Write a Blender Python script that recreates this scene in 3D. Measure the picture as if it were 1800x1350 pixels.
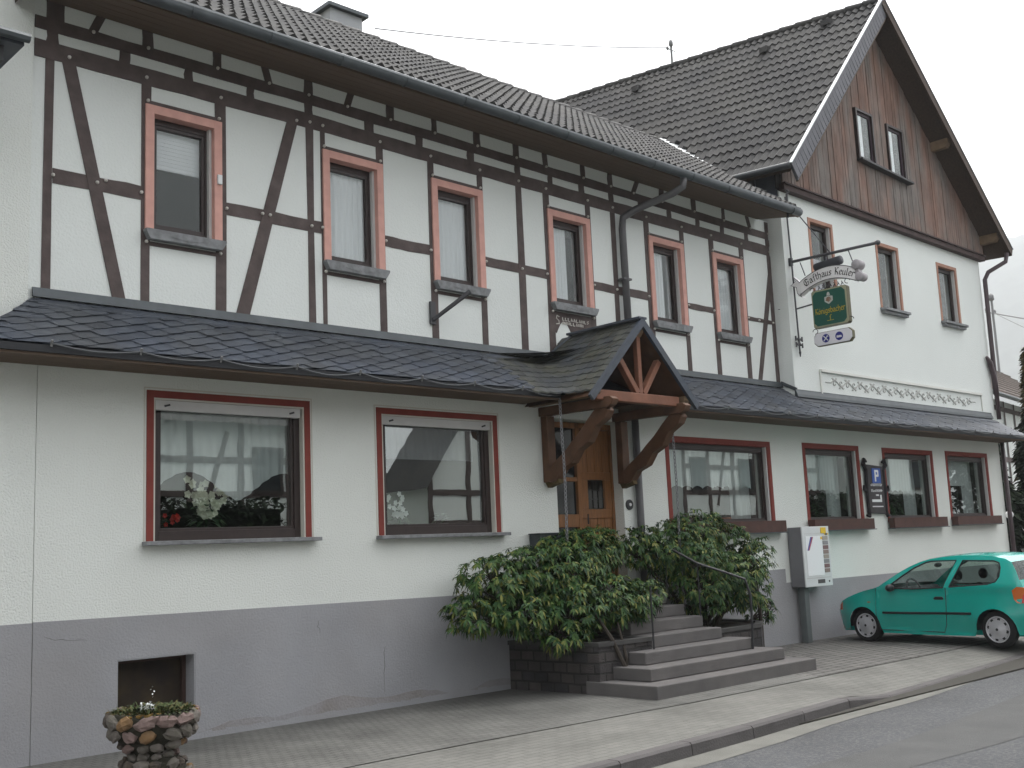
import bpy, bmesh, math, random
from math import sin, cos, pi, radians, sqrt, atan2, floor
from mathutils import Vector, Matrix
from mathutils.geometry import delaunay_2d_cdt

S = bpy.context.scene
for o in list(bpy.data.objects):
    bpy.data.objects.remove(o)
COL = S.collection
rnd = random.Random(7)

# ------------------------------------------------------------------ camera
cam = bpy.data.cameras.new("camera")
cam.sensor_width = 36.0
cam.lens = 1949.5 / 1800 * 36.0
cam.clip_end = 4000
co = bpy.data.objects.new("camera", cam)
COL.objects.link(co)
YAW, PIT, ROL = radians(43.573), radians(8.588), radians(-2.521)
Fv = Vector((sin(YAW) * cos(PIT), cos(YAW) * cos(PIT), sin(PIT)))
Rv = Vector((cos(YAW), -sin(YAW), 0))
Uv = Rv.cross(Fv)
R2 = Rv * cos(ROL) + Uv * sin(ROL)
U2 = -Rv * sin(ROL) + Uv * cos(ROL)
mw = Matrix(((R2.x, U2.x, -Fv.x, 0), (R2.y, U2.y, -Fv.y, -10.6385), (R2.z, U2.z, -Fv.z, 1.72), (0, 0, 0, 1)))
co.matrix_world = mw
S.camera = co

# ------------------------------------------------------------------ light
SUN_EL, SUN_AZ = radians(66), radians(70)       # high beyond the right end of the inn, veiled by cloud
W = bpy.data.worlds.new("World")
S.world = W
W.use_nodes = True
wn = W.node_tree
wn.nodes.clear()
sky = wn.nodes.new("ShaderNodeTexSky")
sky.sky_type = 'NISHITA'
sky.sun_disc = False
sky.sun_elevation = SUN_EL
sky.sun_rotation = SUN_AZ
sky.air_density = 1.0
sky.dust_density = 4.0
hs = wn.nodes.new("ShaderNodeHueSaturation")     # an overcast sky: nearly without colour
hs.inputs['Saturation'].default_value = 0.10
bg = wn.nodes.new("ShaderNodeBackground")
bg.inputs['Strength'].default_value = 0.15
wo = wn.nodes.new("ShaderNodeOutputWorld")
wn.links.new(sky.outputs[0], hs.inputs['Color'])
wn.links.new(hs.outputs[0], bg.inputs[0])
wn.links.new(bg.outputs[0], wo.inputs[0])
sl = bpy.data.lights.new("sun", 'SUN')
sl.energy = 0.5
sl.angle = radians(25)
sl.color = (1.0, 0.97, 0.92)
so = bpy.data.objects.new("sun", sl)
COL.objects.link(so)
sd = Vector((cos(SUN_EL) * sin(SUN_AZ), cos(SUN_EL) * cos(SUN_AZ), sin(SUN_EL)))
so.rotation_euler = sd.to_track_quat('Z', 'Y').to_euler()
so.location = (0, -30, 40)
S.view_settings.view_transform = 'Standard'
S.view_settings.look = 'None'
S.view_settings.exposure = 2.08
S.view_settings.gamma = 1.0
S.view_settings.use_curve_mapping = False

# ------------------------------------------------------------------ materials
MATS = {}

def mat(name, col, rough=0.8, var=0.0, vs=3.0, col2=None, cs=2.0, cmix=0.5, bump=0.0, bs=60.0, spec=0.3,
        metal=0.0, island=0.0, stretch=None, emit=None, ramp=(0.35, 0.65), bdet=4.0):
    """procedural surface: base colour, large soft variation, second colour in patches, fine bump, all in world metres"""
    if name in MATS:
        return MATS[name]
    m = bpy.data.materials.new(name)
    m.use_nodes = True
    nt = m.node_tree
    nt.nodes.clear()
    N, L = nt.nodes.new, nt.links.new
    out = N("ShaderNodeOutputMaterial")
    p = N("ShaderNodeBsdfPrincipled")
    L(p.outputs[0], out.inputs[0])
    p.inputs['Roughness'].default_value = rough
    p.inputs['Metallic'].default_value = metal
    p.inputs['Specular IOR Level'].default_value = spec
    geo = N("ShaderNodeNewGeometry")
    src = geo.outputs['Position']
    if stretch:
        mp = N("ShaderNodeMapping")
        mp.inputs['Scale'].default_value = stretch
        L(src, mp.inputs[0])
        src = mp.outputs[0]
    rgb = N("ShaderNodeRGB")
    rgb.outputs[0].default_value = (*col, 1)
    c = rgb.outputs[0]
    if col2:
        n2 = N("ShaderNodeTexNoise")
        n2.inputs['Scale'].default_value = cs
        n2.inputs['Detail'].default_value = 6
        L(src, n2.inputs['Vector'])
        rp = N("ShaderNodeValToRGB")
        rp.color_ramp.elements[0].position = ramp[0]
        rp.color_ramp.elements[1].position = ramp[1]
        rp.color_ramp.elements[0].color = (0, 0, 0, 1)
        rp.color_ramp.elements[1].color = (cmix, cmix, cmix, 1)
        L(n2.outputs[0], rp.inputs[0])
        mx = N("ShaderNodeMix")
        mx.data_type = 'RGBA'
        L(rp.outputs[0], mx.inputs[0])
        L(c, mx.inputs[6])
        mx.inputs[7].default_value = (*col2, 1)
        c = mx.outputs[2]
    if var or island:
        hsv = N("ShaderNodeHueSaturation")
        L(c, hsv.inputs['Color'])
        if island:
            mr = N("ShaderNodeMapRange")
            mr.inputs[3].default_value = 1 - island
            mr.inputs[4].default_value = 1 + island
            L(geo.outputs['Random Per Island'], mr.inputs[0])
            val = mr.outputs[0]
        if var:
            n1 = N("ShaderNodeTexNoise")
            n1.inputs['Scale'].default_value = vs
            n1.inputs['Detail'].default_value = 5
            L(src, n1.inputs['Vector'])
            mr1 = N("ShaderNodeMapRange")
            mr1.inputs[1].default_value = 0.25
            mr1.inputs[2].default_value = 0.75
            mr1.inputs[3].default_value = 1 - var
            mr1.inputs[4].default_value = 1 + var
            L(n1.outputs[0], mr1.inputs[0])
            if island:
                mu = N("ShaderNodeMath")
                mu.operation = 'MULTIPLY'
                L(val, mu.inputs[0])
                L(mr1.outputs[0], mu.inputs[1])
                val = mu.outputs[0]
            else:
                val = mr1.outputs[0]
        L(val, hsv.inputs['Value'])
        c = hsv.outputs[0]
    L(c, p.inputs['Base Color'])
    if bump:
        nb = N("ShaderNodeTexNoise")
        nb.inputs['Scale'].default_value = bs
        nb.inputs['Detail'].default_value = bdet
        L(src, nb.inputs['Vector'])
        b = N("ShaderNodeBump")
        b.inputs['Strength'].default_value = 1.0
        b.inputs['Distance'].default_value = bump
        L(nb.outputs[0], b.inputs['Height'])
        L(b.outputs[0], p.inputs['Normal'])
    if emit:
        p.inputs['Emission Color'].default_value = (*col, 1)
        p.inputs['Emission Strength'].default_value = emit
    MATS[name] = m
    m["p"] = 1
    return m

def brick_mat(name, c1, c2, cm, bw, bh, mort=0.01, rot=0.0, bump=0.004, rough=0.9, var=0.15, off=0.5, plane='xy', moss=None):
    if name in MATS:
        return MATS[name]
    m = bpy.data.materials.new(name)
    m.use_nodes = True
    nt = m.node_tree
    nt.nodes.clear()
    N, L = nt.nodes.new, nt.links.new
    out = N("ShaderNodeOutputMaterial")
    p = N("ShaderNodeBsdfPrincipled")
    L(p.outputs[0], out.inputs[0])
    p.inputs['Roughness'].default_value = rough
    p.inputs['Specular IOR Level'].default_value = 0.25
    geo = N("ShaderNodeNewGeometry")
    mp = N("ShaderNodeMapping")
    if plane == 'xz':
        mp.inputs['Rotation'].default_value = (radians(-90), 0, rot)
    elif plane == 'yz':
        sx = N("ShaderNodeSeparateXYZ")
        cb = N("ShaderNodeCombineXYZ")
        L(geo.outputs['Position'], sx.inputs[0])
        L(sx.outputs[1], cb.inputs[0])
        L(sx.outputs[2], cb.inputs[1])
    else:
        mp.inputs['Rotation'].default_value = (0, 0, rot)
    if plane == 'yz':
        L(cb.outputs[0], mp.inputs[0])
    else:
        L(geo.outputs['Position'], mp.inputs[0])
    # slight waviness so that the courses are not ruler-straight
    nw = N("ShaderNodeTexNoise")
    nw.inputs['Scale'].default_value = 2.5
    L(mp.outputs[0], nw.inputs['Vector'])
    ad = N("ShaderNodeVectorMath")
    ad.operation = 'MULTIPLY_ADD'
    L(nw.outputs[1], ad.inputs[0])
    ad.inputs[1].default_value = (bh * 0.25,) * 3
    L(mp.outputs[0], ad.inputs[2])
    br = N("ShaderNodeTexBrick")
    br.offset = off
    br.inputs['Scale'].default_value = 1.0
    br.inputs['Brick Width'].default_value = bw
    br.inputs['Row Height'].default_value = bh
    br.inputs['Mortar Size'].default_value = mort
    br.inputs['Mortar Smooth'].default_value = 0.3
    br.inputs['Color1'].default_value = (*c1, 1)
    br.inputs['Color2'].default_value = (*c2, 1)
    br.inputs['Mortar'].default_value = (*cm, 1)
    L(ad.outputs[0], br.inputs['Vector'])
    n1 = N("ShaderNodeTexNoise")
    n1.inputs['Scale'].default_value = 0.9
    n1.inputs['Detail'].default_value = 8
    n1.inputs['Roughness'].default_value = 0.65
    L(geo.outputs['Position'], n1.inputs['Vector'])
    mr1 = N("ShaderNodeMapRange")
    mr1.inputs[1].default_value = 0.3
    mr1.inputs[2].default_value = 0.7
    mr1.inputs[3].default_value = 1 - var
    mr1.inputs[4].default_value = 1 + var
    L(n1.outputs[0], mr1.inputs[0])
    hsv = N("ShaderNodeHueSaturation")
    L(br.outputs[0], hsv.inputs['Color'])
    L(mr1.outputs[0], hsv.inputs['Value'])
    L(hsv.outputs[0], p.inputs['Base Color'])
    nb = N("ShaderNodeTexNoise")
    nb.inputs['Scale'].default_value = 90
    L(geo.outputs['Position'], nb.inputs['Vector'])
    ma = N("ShaderNodeMath")
    ma.operation = 'MULTIPLY_ADD'
    L(br.outputs['Fac'], ma.inputs[0])
    ma.inputs[1].default_value = -1.0
    L(nb.outputs[0], ma.inputs[2])
    b = N("ShaderNodeBump")
    b.inputs['Distance'].default_value = bump
    L(ma.outputs[0], b.inputs['Height'])
    L(b.outputs[0], p.inputs['Normal'])
    MATS[name] = m
    return m

def glass_mat(name, tint=(0.9, 0.93, 0.92), ior=2.3):
    m = bpy.data.materials.new(name)
    m.use_nodes = True
    nt = m.node_tree
    nt.nodes.clear()
    N, L = nt.nodes.new, nt.links.new
    out = N("ShaderNodeOutputMaterial")
    tr = N("ShaderNodeBsdfTransparent")
    tr.inputs[0].default_value = (*tint, 1)
    gl = N("ShaderNodeBsdfGlossy")
    gl.inputs['Roughness'].default_value = 0.0
    gl.inputs['Color'].default_value = (0.95, 1.0, 0.98, 1)
    fr = N("ShaderNodeFresnel")
    fr.inputs['IOR'].default_value = ior
    mx = N("ShaderNodeMixShader")
    nb = N("ShaderNodeTexNoise")
    nb.inputs['Scale'].default_value = 1.6
    geo = N("ShaderNodeNewGeometry")
    L(geo.outputs['Position'], nb.inputs['Vector'])
    b = N("ShaderNodeBump")
    b.inputs['Distance'].default_value = 0.0012
    b.inputs['Strength'].default_value = 0.5
    L(nb.outputs[0], b.inputs['Height'])
    L(b.outputs[0], gl.inputs['Normal'])
    iv = N("ShaderNodeMath")                         # only the outer face of the thin pane mirrors
    iv.operation = 'MULTIPLY_ADD'
    L(geo.outputs['Backfacing'], iv.inputs[0])
    iv.inputs[1].default_value = -1.0
    iv.inputs[2].default_value = 1.0
    mu = N("ShaderNodeMath")
    mu.operation = 'MULTIPLY'
    L(fr.outputs[0], mu.inputs[0])
    L(iv.outputs[0], mu.inputs[1])
    L(mu.outputs[0], mx.inputs[0])
    L(tr.outputs[0], mx.inputs[1])
    L(gl.outputs[0], mx.inputs[2])
    L(mx.outputs[0], out.inputs[0])
    MATS[name] = m
    return m

def leaf_mat(name, cols, rough=0.45, spec=0.4, trans=0.0):
    m = bpy.data.materials.new(name)
    m.use_nodes = True
    nt = m.node_tree
    nt.nodes.clear()
    N, L = nt.nodes.new, nt.links.new
    out = N("ShaderNodeOutputMaterial")
    p = N("ShaderNodeBsdfPrincipled")
    p.inputs['Roughness'].default_value = rough
    p.inputs['Specular IOR Level'].default_value = spec
    geo = N("ShaderNodeNewGeometry")
    rp = N("ShaderNodeValToRGB")
    e = rp.color_ramp.elements
    while len(e) < len(cols):
        e.new(0.5)
    for i, c in enumerate(cols):
        e[i].position = i / (len(cols) - 1)
        e[i].color = (*c, 1)
    L(geo.outputs['Random Per Island'], rp.inputs[0])
    L(rp.outputs[0], p.inputs['Base Color'])
    if trans:
        t = N("ShaderNodeBsdfTranslucent")
        L(rp.outputs[0], t.inputs[0])
        mx = N("ShaderNodeMixShader")
        mx.inputs[0].default_value = trans
        L(p.outputs[0], mx.inputs[1])
        L(t.outputs[0], mx.inputs[2])
        L(mx.outputs[0], out.inputs[0])
    else:
        L(p.outputs[0], out.inputs[0])
    MATS[name] = m
    return m

PLASTER = mat("white_roughcast_plaster", (0.70, 0.72, 0.685), 0.95, var=0.03, vs=0.8, col2=(0.62, 0.63, 0.585), cs=0.6, cmix=0.35, bump=0.010, bs=55, bdet=2.0)
PLASTER2 = mat("white_smooth_plaster", (0.69, 0.715, 0.69), 0.95, var=0.03, vs=0.7, bump=0.006, bs=45, bdet=2.0)
PLINTH = mat("grey_plinth_paint", (0.295, 0.297, 0.312), 0.9, var=0.09, vs=1.3, col2=(0.295, 0.285, 0.285), cs=0.8, cmix=0.6, bump=0.006, bs=50)
TIMBER = mat("dark_brown_timber_paint", (0.098, 0.076, 0.071), 0.7, var=0.25, vs=7, col2=(0.06, 0.042, 0.04), cs=3, cmix=0.6, bump=0.003, bs=30)
PEG = mat("pale_wooden_peg", (0.55, 0.52, 0.48), 0.6)
PINK = mat("pink_sandstone_paint", (0.60, 0.335, 0.285), 0.85, var=0.1, vs=8, bump=0.002, bs=120)
RED = mat("dark_red_window_band", (0.20, 0.043, 0.033), 0.8, var=0.12, vs=6)
OCHRE = mat("terracotta_window_band", (0.36, 0.20, 0.145), 0.85, var=0.12, vs=6)
PALE = mat("pale_grey_line_paint", (0.55, 0.53, 0.47), 0.8)
FRAME = mat("dark_brown_window_frame", (0.028, 0.017, 0.015), 0.45, var=0.2, vs=14, spec=0.5)
WHITE = mat("white_plastic", (0.7, 0.7, 0.7), 0.5)
ALU = mat("grey_white_aluminium", (0.5, 0.49, 0.48), 0.45, var=0.06, vs=5)
SILL = mat("grey_weathered_sill", (0.19, 0.195, 0.2), 0.7, var=0.35, vs=12, bump=0.002, bs=40)
TILE = mat("dark_concrete_roof_tile", (0.034, 0.033, 0.034), 0.75, var=0.22, vs=5, col2=(0.06, 0.057, 0.052), cs=1.1, cmix=0.7, island=0.18, bump=0.003, bs=70)
SLATEB = mat("pale_slate_strip", (0.105, 0.105, 0.12), 0.55, var=0.15, vs=8, island=0.12)
SLATE = mat("blue_grey_slate", (0.040, 0.050, 0.070), 0.55, var=0.2, vs=8, col2=(0.068, 0.068, 0.06), cs=1.3, cmix=0.4, island=0.22, spec=0.45, bump=0.002, bs=60)
SLATEM = mat("mossy_slate", (0.048, 0.053, 0.06), 0.62, var=0.2, vs=8, col2=(0.09, 0.085, 0.045), cs=2.6, cmix=0.5, island=0.25, spec=0.35, bump=0.004, bs=60)
ZINC = mat("weathered_zinc", (0.06, 0.07, 0.076), 0.5, var=0.2, vs=6, metal=0.2, spec=0.5)
ZINCL = mat("bright_zinc_edge", (0.42, 0.44, 0.45), 0.4, var=0.1, vs=4, metal=0.2)
PIPE = mat("grey_painted_downpipe", (0.085, 0.083, 0.086), 0.5, var=0.12, vs=5, spec=0.45)
PIPEB = mat("brown_downpipe", (0.06, 0.04, 0.045), 0.5, var=0.15, vs=5, spec=0.45)
SOFFIT = mat("brown_soffit_boards", (0.118, 0.082, 0.058), 0.75, var=0.2, vs=4, stretch=(0.4, 14, 14), bump=0.004, bs=6)
SOFFITD = mat("dark_brown_soffit_boards", (0.055, 0.036, 0.026), 0.8, var=0.3, vs=4, stretch=(2, 8, 8), bump=0.003, bs=8)
WOODR = mat("reddish_stained_beam", (0.19, 0.082, 0.05), 0.6, var=0.25, vs=5, bump=0.002, bs=25)
WOODD = mat("brown_stained_bracket", (0.10, 0.05, 0.028), 0.6, var=0.3, vs=6, bump=0.003, bs=25)
DOORW = mat("orange_brown_door_wood", (0.21, 0.088, 0.028), 0.5, var=0.3, vs=5, stretch=(10, 10, 0.8), spec=0.4, bump=0.002, bs=12)
CLAD = mat("weathered_cladding_board", (0.188, 0.115, 0.09), 0.85, var=0.3, vs=5, col2=(0.165, 0.145, 0.132), cs=1.1, cmix=1.0, island=0.06, stretch=(1.6, 1.6, 0.45), bump=0.004, bs=20, ramp=(0.38, 0.60))
CURTAIN = mat("white_net_curtain", (0.82, 0.84, 0.85), 0.9)
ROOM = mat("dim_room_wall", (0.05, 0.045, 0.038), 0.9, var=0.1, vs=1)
IRON = mat("black_wrought_iron", (0.02, 0.02, 0.022), 0.5, spec=0.5)
IRONG = mat("dark_grey_iron", (0.05, 0.05, 0.055), 0.5, spec=0.5)
GLASS = glass_mat("window_glass", ior=1.6, tint=(0.97, 0.98, 0.98))
GLASSG = glass_mat("coated_window_glass", ior=3.2)
CARGLASS = glass_mat("car_glass", (0.72, 0.78, 0.76), 1.5)

def curtain_translucent():
    m = CURTAIN
    nt = m.node_tree
    p = [n for n in nt.nodes if n.type == 'BSDF_PRINCIPLED'][0]
    out = [n for n in nt.nodes if n.type == 'OUTPUT_MATERIAL'][0]
    t = nt.nodes.new("ShaderNodeBsdfTranslucent")
    t.inputs[0].default_value = (0.6, 0.62, 0.62, 1)
    mx = nt.nodes.new("ShaderNodeMixShader")
    mx.inputs[0].default_value = 0.3
    nt.links.new(p.outputs[0], mx.inputs[1])
    nt.links.new(t.outputs[0], mx.inputs[2])
    nt.links.new(mx.outputs[0], out.inputs[0])
curtain_translucent()

# ------------------------------------------------------------------ mesh builder
def warp_left(v):
    """the old left wing sags a little towards its right end"""
    x, y, z = v
    return (x, y, z - 0.00135 * z * max(0.0, x - 7.0))

class MB:
    def __init__(s, warp=False):
        s.v, s.f, s.mi, s.sm = [], [], [], []
        s.cur, s.smooth, s.warp = 0, False, warp

    def add(s, vs, fs):
        b = len(s.v)
        s.v += [tuple(v) for v in vs]
        for f in fs:
            s.f.append(tuple(b + i for i in f))
            s.mi.append(s.cur)
            s.sm.append(s.smooth)
        return s

    def box(s, x0, x1, y0, y1, z0, z1):
        vs = [(x0, y0, z0), (x1, y0, z0), (x1, y1, z0), (x0, y1, z0), (x0, y0, z1), (x1, y0, z1), (x1, y1, z1), (x0, y1, z1)]
        return s.add(vs, [(0, 3, 2, 1), (4, 5, 6, 7), (0, 1, 5, 4), (1, 2, 6, 5), (2, 3, 7, 6), (3, 0, 4, 7)])

    def bar(s, a, b, w, h, up=(0, 0, 1)):
        """rectangular bar from a to b: w across, h along 'up'"""
        a, b = Vector(a), Vector(b)
        d = (b - a).normalized()
        sd = d.cross(Vector(up))
        if sd.length < 1e-5:
            sd = d.cross(Vector((1, 0, 0)))
        sd.normalize()
        u = sd.cross(d).normalized()
        sd, u = sd * w / 2, u * h / 2
        vs = [a - sd - u, a + sd - u, a + sd + u, a - sd + u, b - sd - u, b + sd - u, b + sd + u, b - sd + u]
        return s.add(vs, [(0, 3, 2, 1), (4, 5, 6, 7), (0, 1, 5, 4), (1, 2, 6, 5), (2, 3, 7, 6), (3, 0, 4, 7)])

    def prism(s, poly, axis, a, b):
        """2-D polygon extruded along axis from a to b; poly coords: y->(x,z)  x->(y,z)  z->(x,y)"""
        n = len(poly)
        def p3(p, t):
            if axis == 'y':
                return (p[0], t, p[1])
            if axis == 'x':
                return (t, p[0], p[1])
            return (p[0], p[1], t)
        vs = [p3(p, a) for p in poly] + [p3(p, b) for p in poly]
        fs = [tuple(range(n)), tuple(range(2 * n - 1, n - 1, -1))]
        fs += [(i, i + n, (i + 1) % n + n, (i + 1) % n) for i in range(n)]
        return s.add(vs, fs)

    def tube(s, pts, r, n=8, cap=True):
        pts = [Vector(p) for p in pts]
        rs = r if isinstance(r, (list, tuple)) else [r] * len(pts)
        vs, fs = [], []
        ref = None
        for i, p in enumerate(pts):
            d = (pts[min(i + 1, len(pts) - 1)] - pts[max(i - 1, 0)]).normalized()
            if ref is None:
                ref = d.orthogonal().normalized()
            else:
                ref = (ref - d * ref.dot(d))
                ref = ref.normalized() if ref.length > 1e-6 else d.orthogonal().normalized()
            u = d.cross(ref)
            for k in range(n):
                a = 2 * pi * k / n
                vs.append(p + (ref * cos(a) + u * sin(a)) * rs[i])
        for i in range(len(pts) - 1):
            for k in range(n):
                k2 = (k + 1) % n
                fs.append((i * n + k, i * n + k2, (i + 1) * n + k2, (i + 1) * n + k))
        if cap:
            fs.append(tuple(range(n - 1, -1, -1)))
            fs.append(tuple(range((len(pts) - 1) * n, len(pts) * n)))
        return s.add(vs, fs)

    def lathe(s, prof, center, axis=(0, 0, 1), n=24, cap=True):
        c, ax = Vector(center), Vector(axis).normalized()
        e1 = ax.orthogonal().normalized()
        e2 = ax.cross(e1)
        vs, fs = [], []
        for r, h in prof:
            for k in range(n):
                a = 2 * pi * k / n
                vs.append(c + ax * h + (e1 * cos(a) + e2 * sin(a)) * r)
        for i in range(len(prof) - 1):
            for k in range(n):
                k2 = (k + 1) % n
                fs.append((i * n + k, i * n + k2, (i + 1) * n + k2, (i + 1) * n + k))
        if cap:
            fs.append(tuple(range(n - 1, -1, -1)))
            fs.append(tuple(range((len(prof) - 1) * n, len(prof) * n)))
        return s.add(vs, fs)

    def quadgrid(s, fn, nu, nv):
        vs = [fn(i / nu, j / nv) for j in range(nv + 1) for i in range(nu + 1)]
        fs = [(j * (nu + 1) + i, j * (nu + 1) + i + 1, (j + 1) * (nu + 1) + i + 1, (j + 1) * (nu + 1) + i) for j in range(nv) for i in range(nu)]
        return s.add(vs, fs)

    def sphere(s, c, r, nu=10, nv=6, jit=0.0, rg=None, sc=(1, 1, 1)):
        vs, fs = [], []
        for j in range(1, nv):
            for i in range(nu):
                a, t = 2 * pi * i / nu, pi * j / nv
                k = 1 + (rg.uniform(-jit, jit) if jit else 0)
                vs.append((c[0] + r * sc[0] * k * sin(t) * cos(a), c[1] + r * sc[1] * k * sin(t) * sin(a), c[2] + r * sc[2] * k * cos(t)))
        vs.append((c[0], c[1], c[2] + r * sc[2]))
        vs.append((c[0], c[1], c[2] - r * sc[2]))
        top, bot = len(vs) - 2, len(vs) - 1
        for j in range(nv - 2):
            for i in range(nu):
                i2 = (i + 1) % nu
                fs.append((j * nu + i, (j + 1) * nu + i, (j + 1) * nu + i2, j * nu + i2))
        for i in range(nu):
            i2 = (i + 1) % nu
            fs.append((i, i2, top))
            fs.append(((nv - 2) * nu + i2, (nv - 2) * nu + i, bot))
        return s.add(vs, fs)

    def build(s, name, mats, parent=None, origin=None, bevel=0.0, label=None, fix=True):
        if not isinstance(mats, (list, tuple)):
            mats = [mats]
        vs = [warp_left(v) for v in s.v] if s.warp else s.v
        off = Vector((0, 0, 0))
        if parent is not None and not s.__dict__.get('local'):
            q = parent
            while q is not None:
                off += q.location
                q = q.parent
        if origin is not None:
            off = off + Vector(origin) if parent is not None else Vector(origin)
        me = bpy.data.meshes.new(name)
        me.from_pydata([tuple(Vector(v) - off) for v in vs], [], s.f)
        for m in mats:
            me.materials.append(m)
        for p, a, b in zip(me.polygons, s.mi, s.sm):
            p.material_index = a
            p.use_smooth = b
        me.update()
        if fix:
            bm = bmesh.new()
            bm.from_mesh(me)
            bmesh.ops.recalc_face_normals(bm, faces=bm.faces)
            bm.to_mesh(me)
            bm.free()
        o = bpy.data.objects.new(name, me)
        COL.objects.link(o)
        if parent is not None:
            o.parent = parent
        if origin is not None:
            o.location = origin
        if bevel:
            b = o.modifiers.new("bevel", 'BEVEL')
            b.width = bevel
            b.segments = 2
            b.limit_method = 'ANGLE'
        if label:
            o['label'] = label
        return o

def tag(o, label, cat, group=None, kind=None):
    if label:
        o['label'] = label
    if cat:
        o['category'] = cat
    if group:
        o['group'] = group
    if kind:
        o['kind'] = kind
    return o

def thing(name, loc, label, cat, group=None, rz=0.0):
    o = bpy.data.objects.new(name, None)
    o.empty_display_size = 0.2
    COL.objects.link(o)
    o.location = loc
    o.rotation_euler = (0, 0, rz)
    return tag(o, label, cat, group)

def structure(o):
    o['kind'] = 'structure'
    return o

def holed_wall(mb, x0, x1, z0, z1, y, th, holes, P=None):
    """wall in plane y with rectangular holes (x0,x1,z0,z1), thickness th behind, with reveals"""
    P = P or (lambda x, d, z: (x, y + d, z))
    xs = sorted({x0, x1, *[h[0] for h in holes], *[h[1] for h in holes]})
    zs = sorted({z0, z1, *[h[2] for h in holes], *[h[3] for h in holes]})
    def hole(xa, za):
        return any(h[0] < xa < h[1] and h[2] < za < h[3] for h in holes)
    for i in range(len(xs) - 1):
        for j in range(len(zs) - 1):
            a, b, c, d = xs[i], xs[i + 1], zs[j], zs[j + 1]
            if hole((a + b) / 2, (c + d) / 2):
                continue
            for dd in (0, th):
                q = [P(a, dd, c), P(b, dd, c), P(b, dd, d), P(a, dd, d)]
                mb.add(q if dd == 0 else q[::-1], [(0, 1, 2, 3)])
    for h in holes:
        a, b, c, d = h
        mb.add([P(a, 0, c), P(a, th, c), P(a, th, d), P(a, 0, d)], [(0, 1, 2, 3)])
        mb.add([P(b, 0, c), P(b, 0, d), P(b, th, d), P(b, th, c)], [(0, 1, 2, 3)])
        mb.add([P(a, 0, d), P(a, th, d), P(b, th, d), P(b, 0, d)], [(0, 1, 2, 3)])
        mb.add([P(a, 0, c), P(b, 0, c), P(b, th, c), P(a, th, c)], [(0, 1, 2, 3)])
    a, b, c, d = x0, x1, z0, z1
    mb.add([P(a, 0, c), P(a, 0, d), P(a, th, d), P(a, th, c)], [(0, 1, 2, 3)])
    mb.add([P(b, 0, c), P(b, th, c), P(b, th, d), P(b, 0, d)], [(0, 1, 2, 3)])
    mb.add([P(a, 0, d), P(b, 0, d), P(b, th, d), P(a, th, d)], [(0, 1, 2, 3)])
    mb.add([P(a, 0, c), P(a, th, c), P(b, th, c), P(b, 0, c)], [(0, 1, 2, 3)])
    return mb

def frame_ring(mb, x0, x1, z0, z1, w, y0, y1, wt=None, wb=None):
    wt = w if wt is None else wt
    wb = w if wb is None else wb
    mb.box(x0, x0 + w, y0, y1, z0, z1)
    mb.box(x1 - w, x1, y0, y1, z0, z1)
    if wt:
        mb.box(x0 + w, x1 - w, y0, y1, z1 - wt, z1)
    if wb:
        mb.box(x0 + w, x1 - w, y0, y1, z0, z0 + wb)
    return mb

def pleats(mb, x0, x1, z0, z1, y, n, amp=0.03, hem=None, rg=rnd):
    """hanging pleated cloth; hem(t) gives how far up the lower edge is lifted at fraction t"""
    ph = rg.uniform(0, 6)
    N = n * 5
    vs, fs = [], []
    for i in range(N + 1):
        t = i / N
        x = x0 + (x1 - x0) * t
        yy = y + amp * sin(2 * pi * n * t + ph + 0.8 * sin(7 * t + ph)) * (0.7 + 0.3 * sin(11 * t))
        zb = z0 + (hem(t) if hem else 0)
        vs += [(x, yy * 0.4 + y * 0.6, z1), (x, yy, (z1 + zb) / 2), (x, yy, zb)]
    for i in range(N):
        for k in (0, 1):
            fs.append((i * 3 + k, i * 3 + k + 1, i * 3 + 4 + k, i * 3 + 3 + k))
    mb.smooth = True
    mb.add(vs, fs)
    mb.smooth = False
    return mb
# ------------------------------------------------------------------ the setting: ground, road, kerb, pavement
ASPH = mat("worn_asphalt", (0.058, 0.060, 0.064), 0.9, var=0.22, vs=0.7, col2=(0.115, 0.112, 0.108), cs=38, cmix=0.75, bump=0.008, bs=110, ramp=(0.45, 0.7))
GUTT = mat("pale_gutter_concrete", (0.125, 0.123, 0.11), 0.9, var=0.16, vs=2.5, bump=0.004, bs=60)
KERB = mat("grey_kerb_stone", (0.085, 0.079, 0.078), 0.9, var=0.16, vs=3.0, bump=0.006, bs=50, island=0.08)
PAVE = brick_mat("beige_paving_blocks", (0.142, 0.139, 0.127), (0.130, 0.128, 0.117), (0.106, 0.104, 0.095), 0.2, 0.1, 0.007, var=0.24)
COBB = brick_mat("grey_paving_setts", (0.132, 0.130, 0.120), (0.118, 0.116, 0.108), (0.095, 0.093, 0.086), 0.1, 0.1, 0.008, var=0.32, bump=0.006)
COBD = brick_mat("dark_forecourt_blocks", (0.165, 0.158, 0.146), (0.135, 0.13, 0.122), (0.065, 0.062, 0.058), 0.24, 0.16, 0.016, var=0.18, bump=0.01)
EARTH = mat("grass_and_earth", (0.07, 0.085, 0.04), 0.95, var=0.3, vs=0.3)

g = MB()
g.add([(-2250, -2250, -0.3), (2250, -2250, -0.3), (2250, 2250, -0.3), (-2250, 2250, -0.3)], [(0, 1, 2, 3)])
structure(g.build("ground", EARTH))

KP = [(-40, -4.6), (4, -4.40), (7, -4.36), (9, -4.26), (10.8, -4.12), (12.9, -4.0), (16.3, -3.72), (20, -3.3), (26, -2.3), (34, -0.6), (44, 2.0), (60, 7), (90, 18)]

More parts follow.
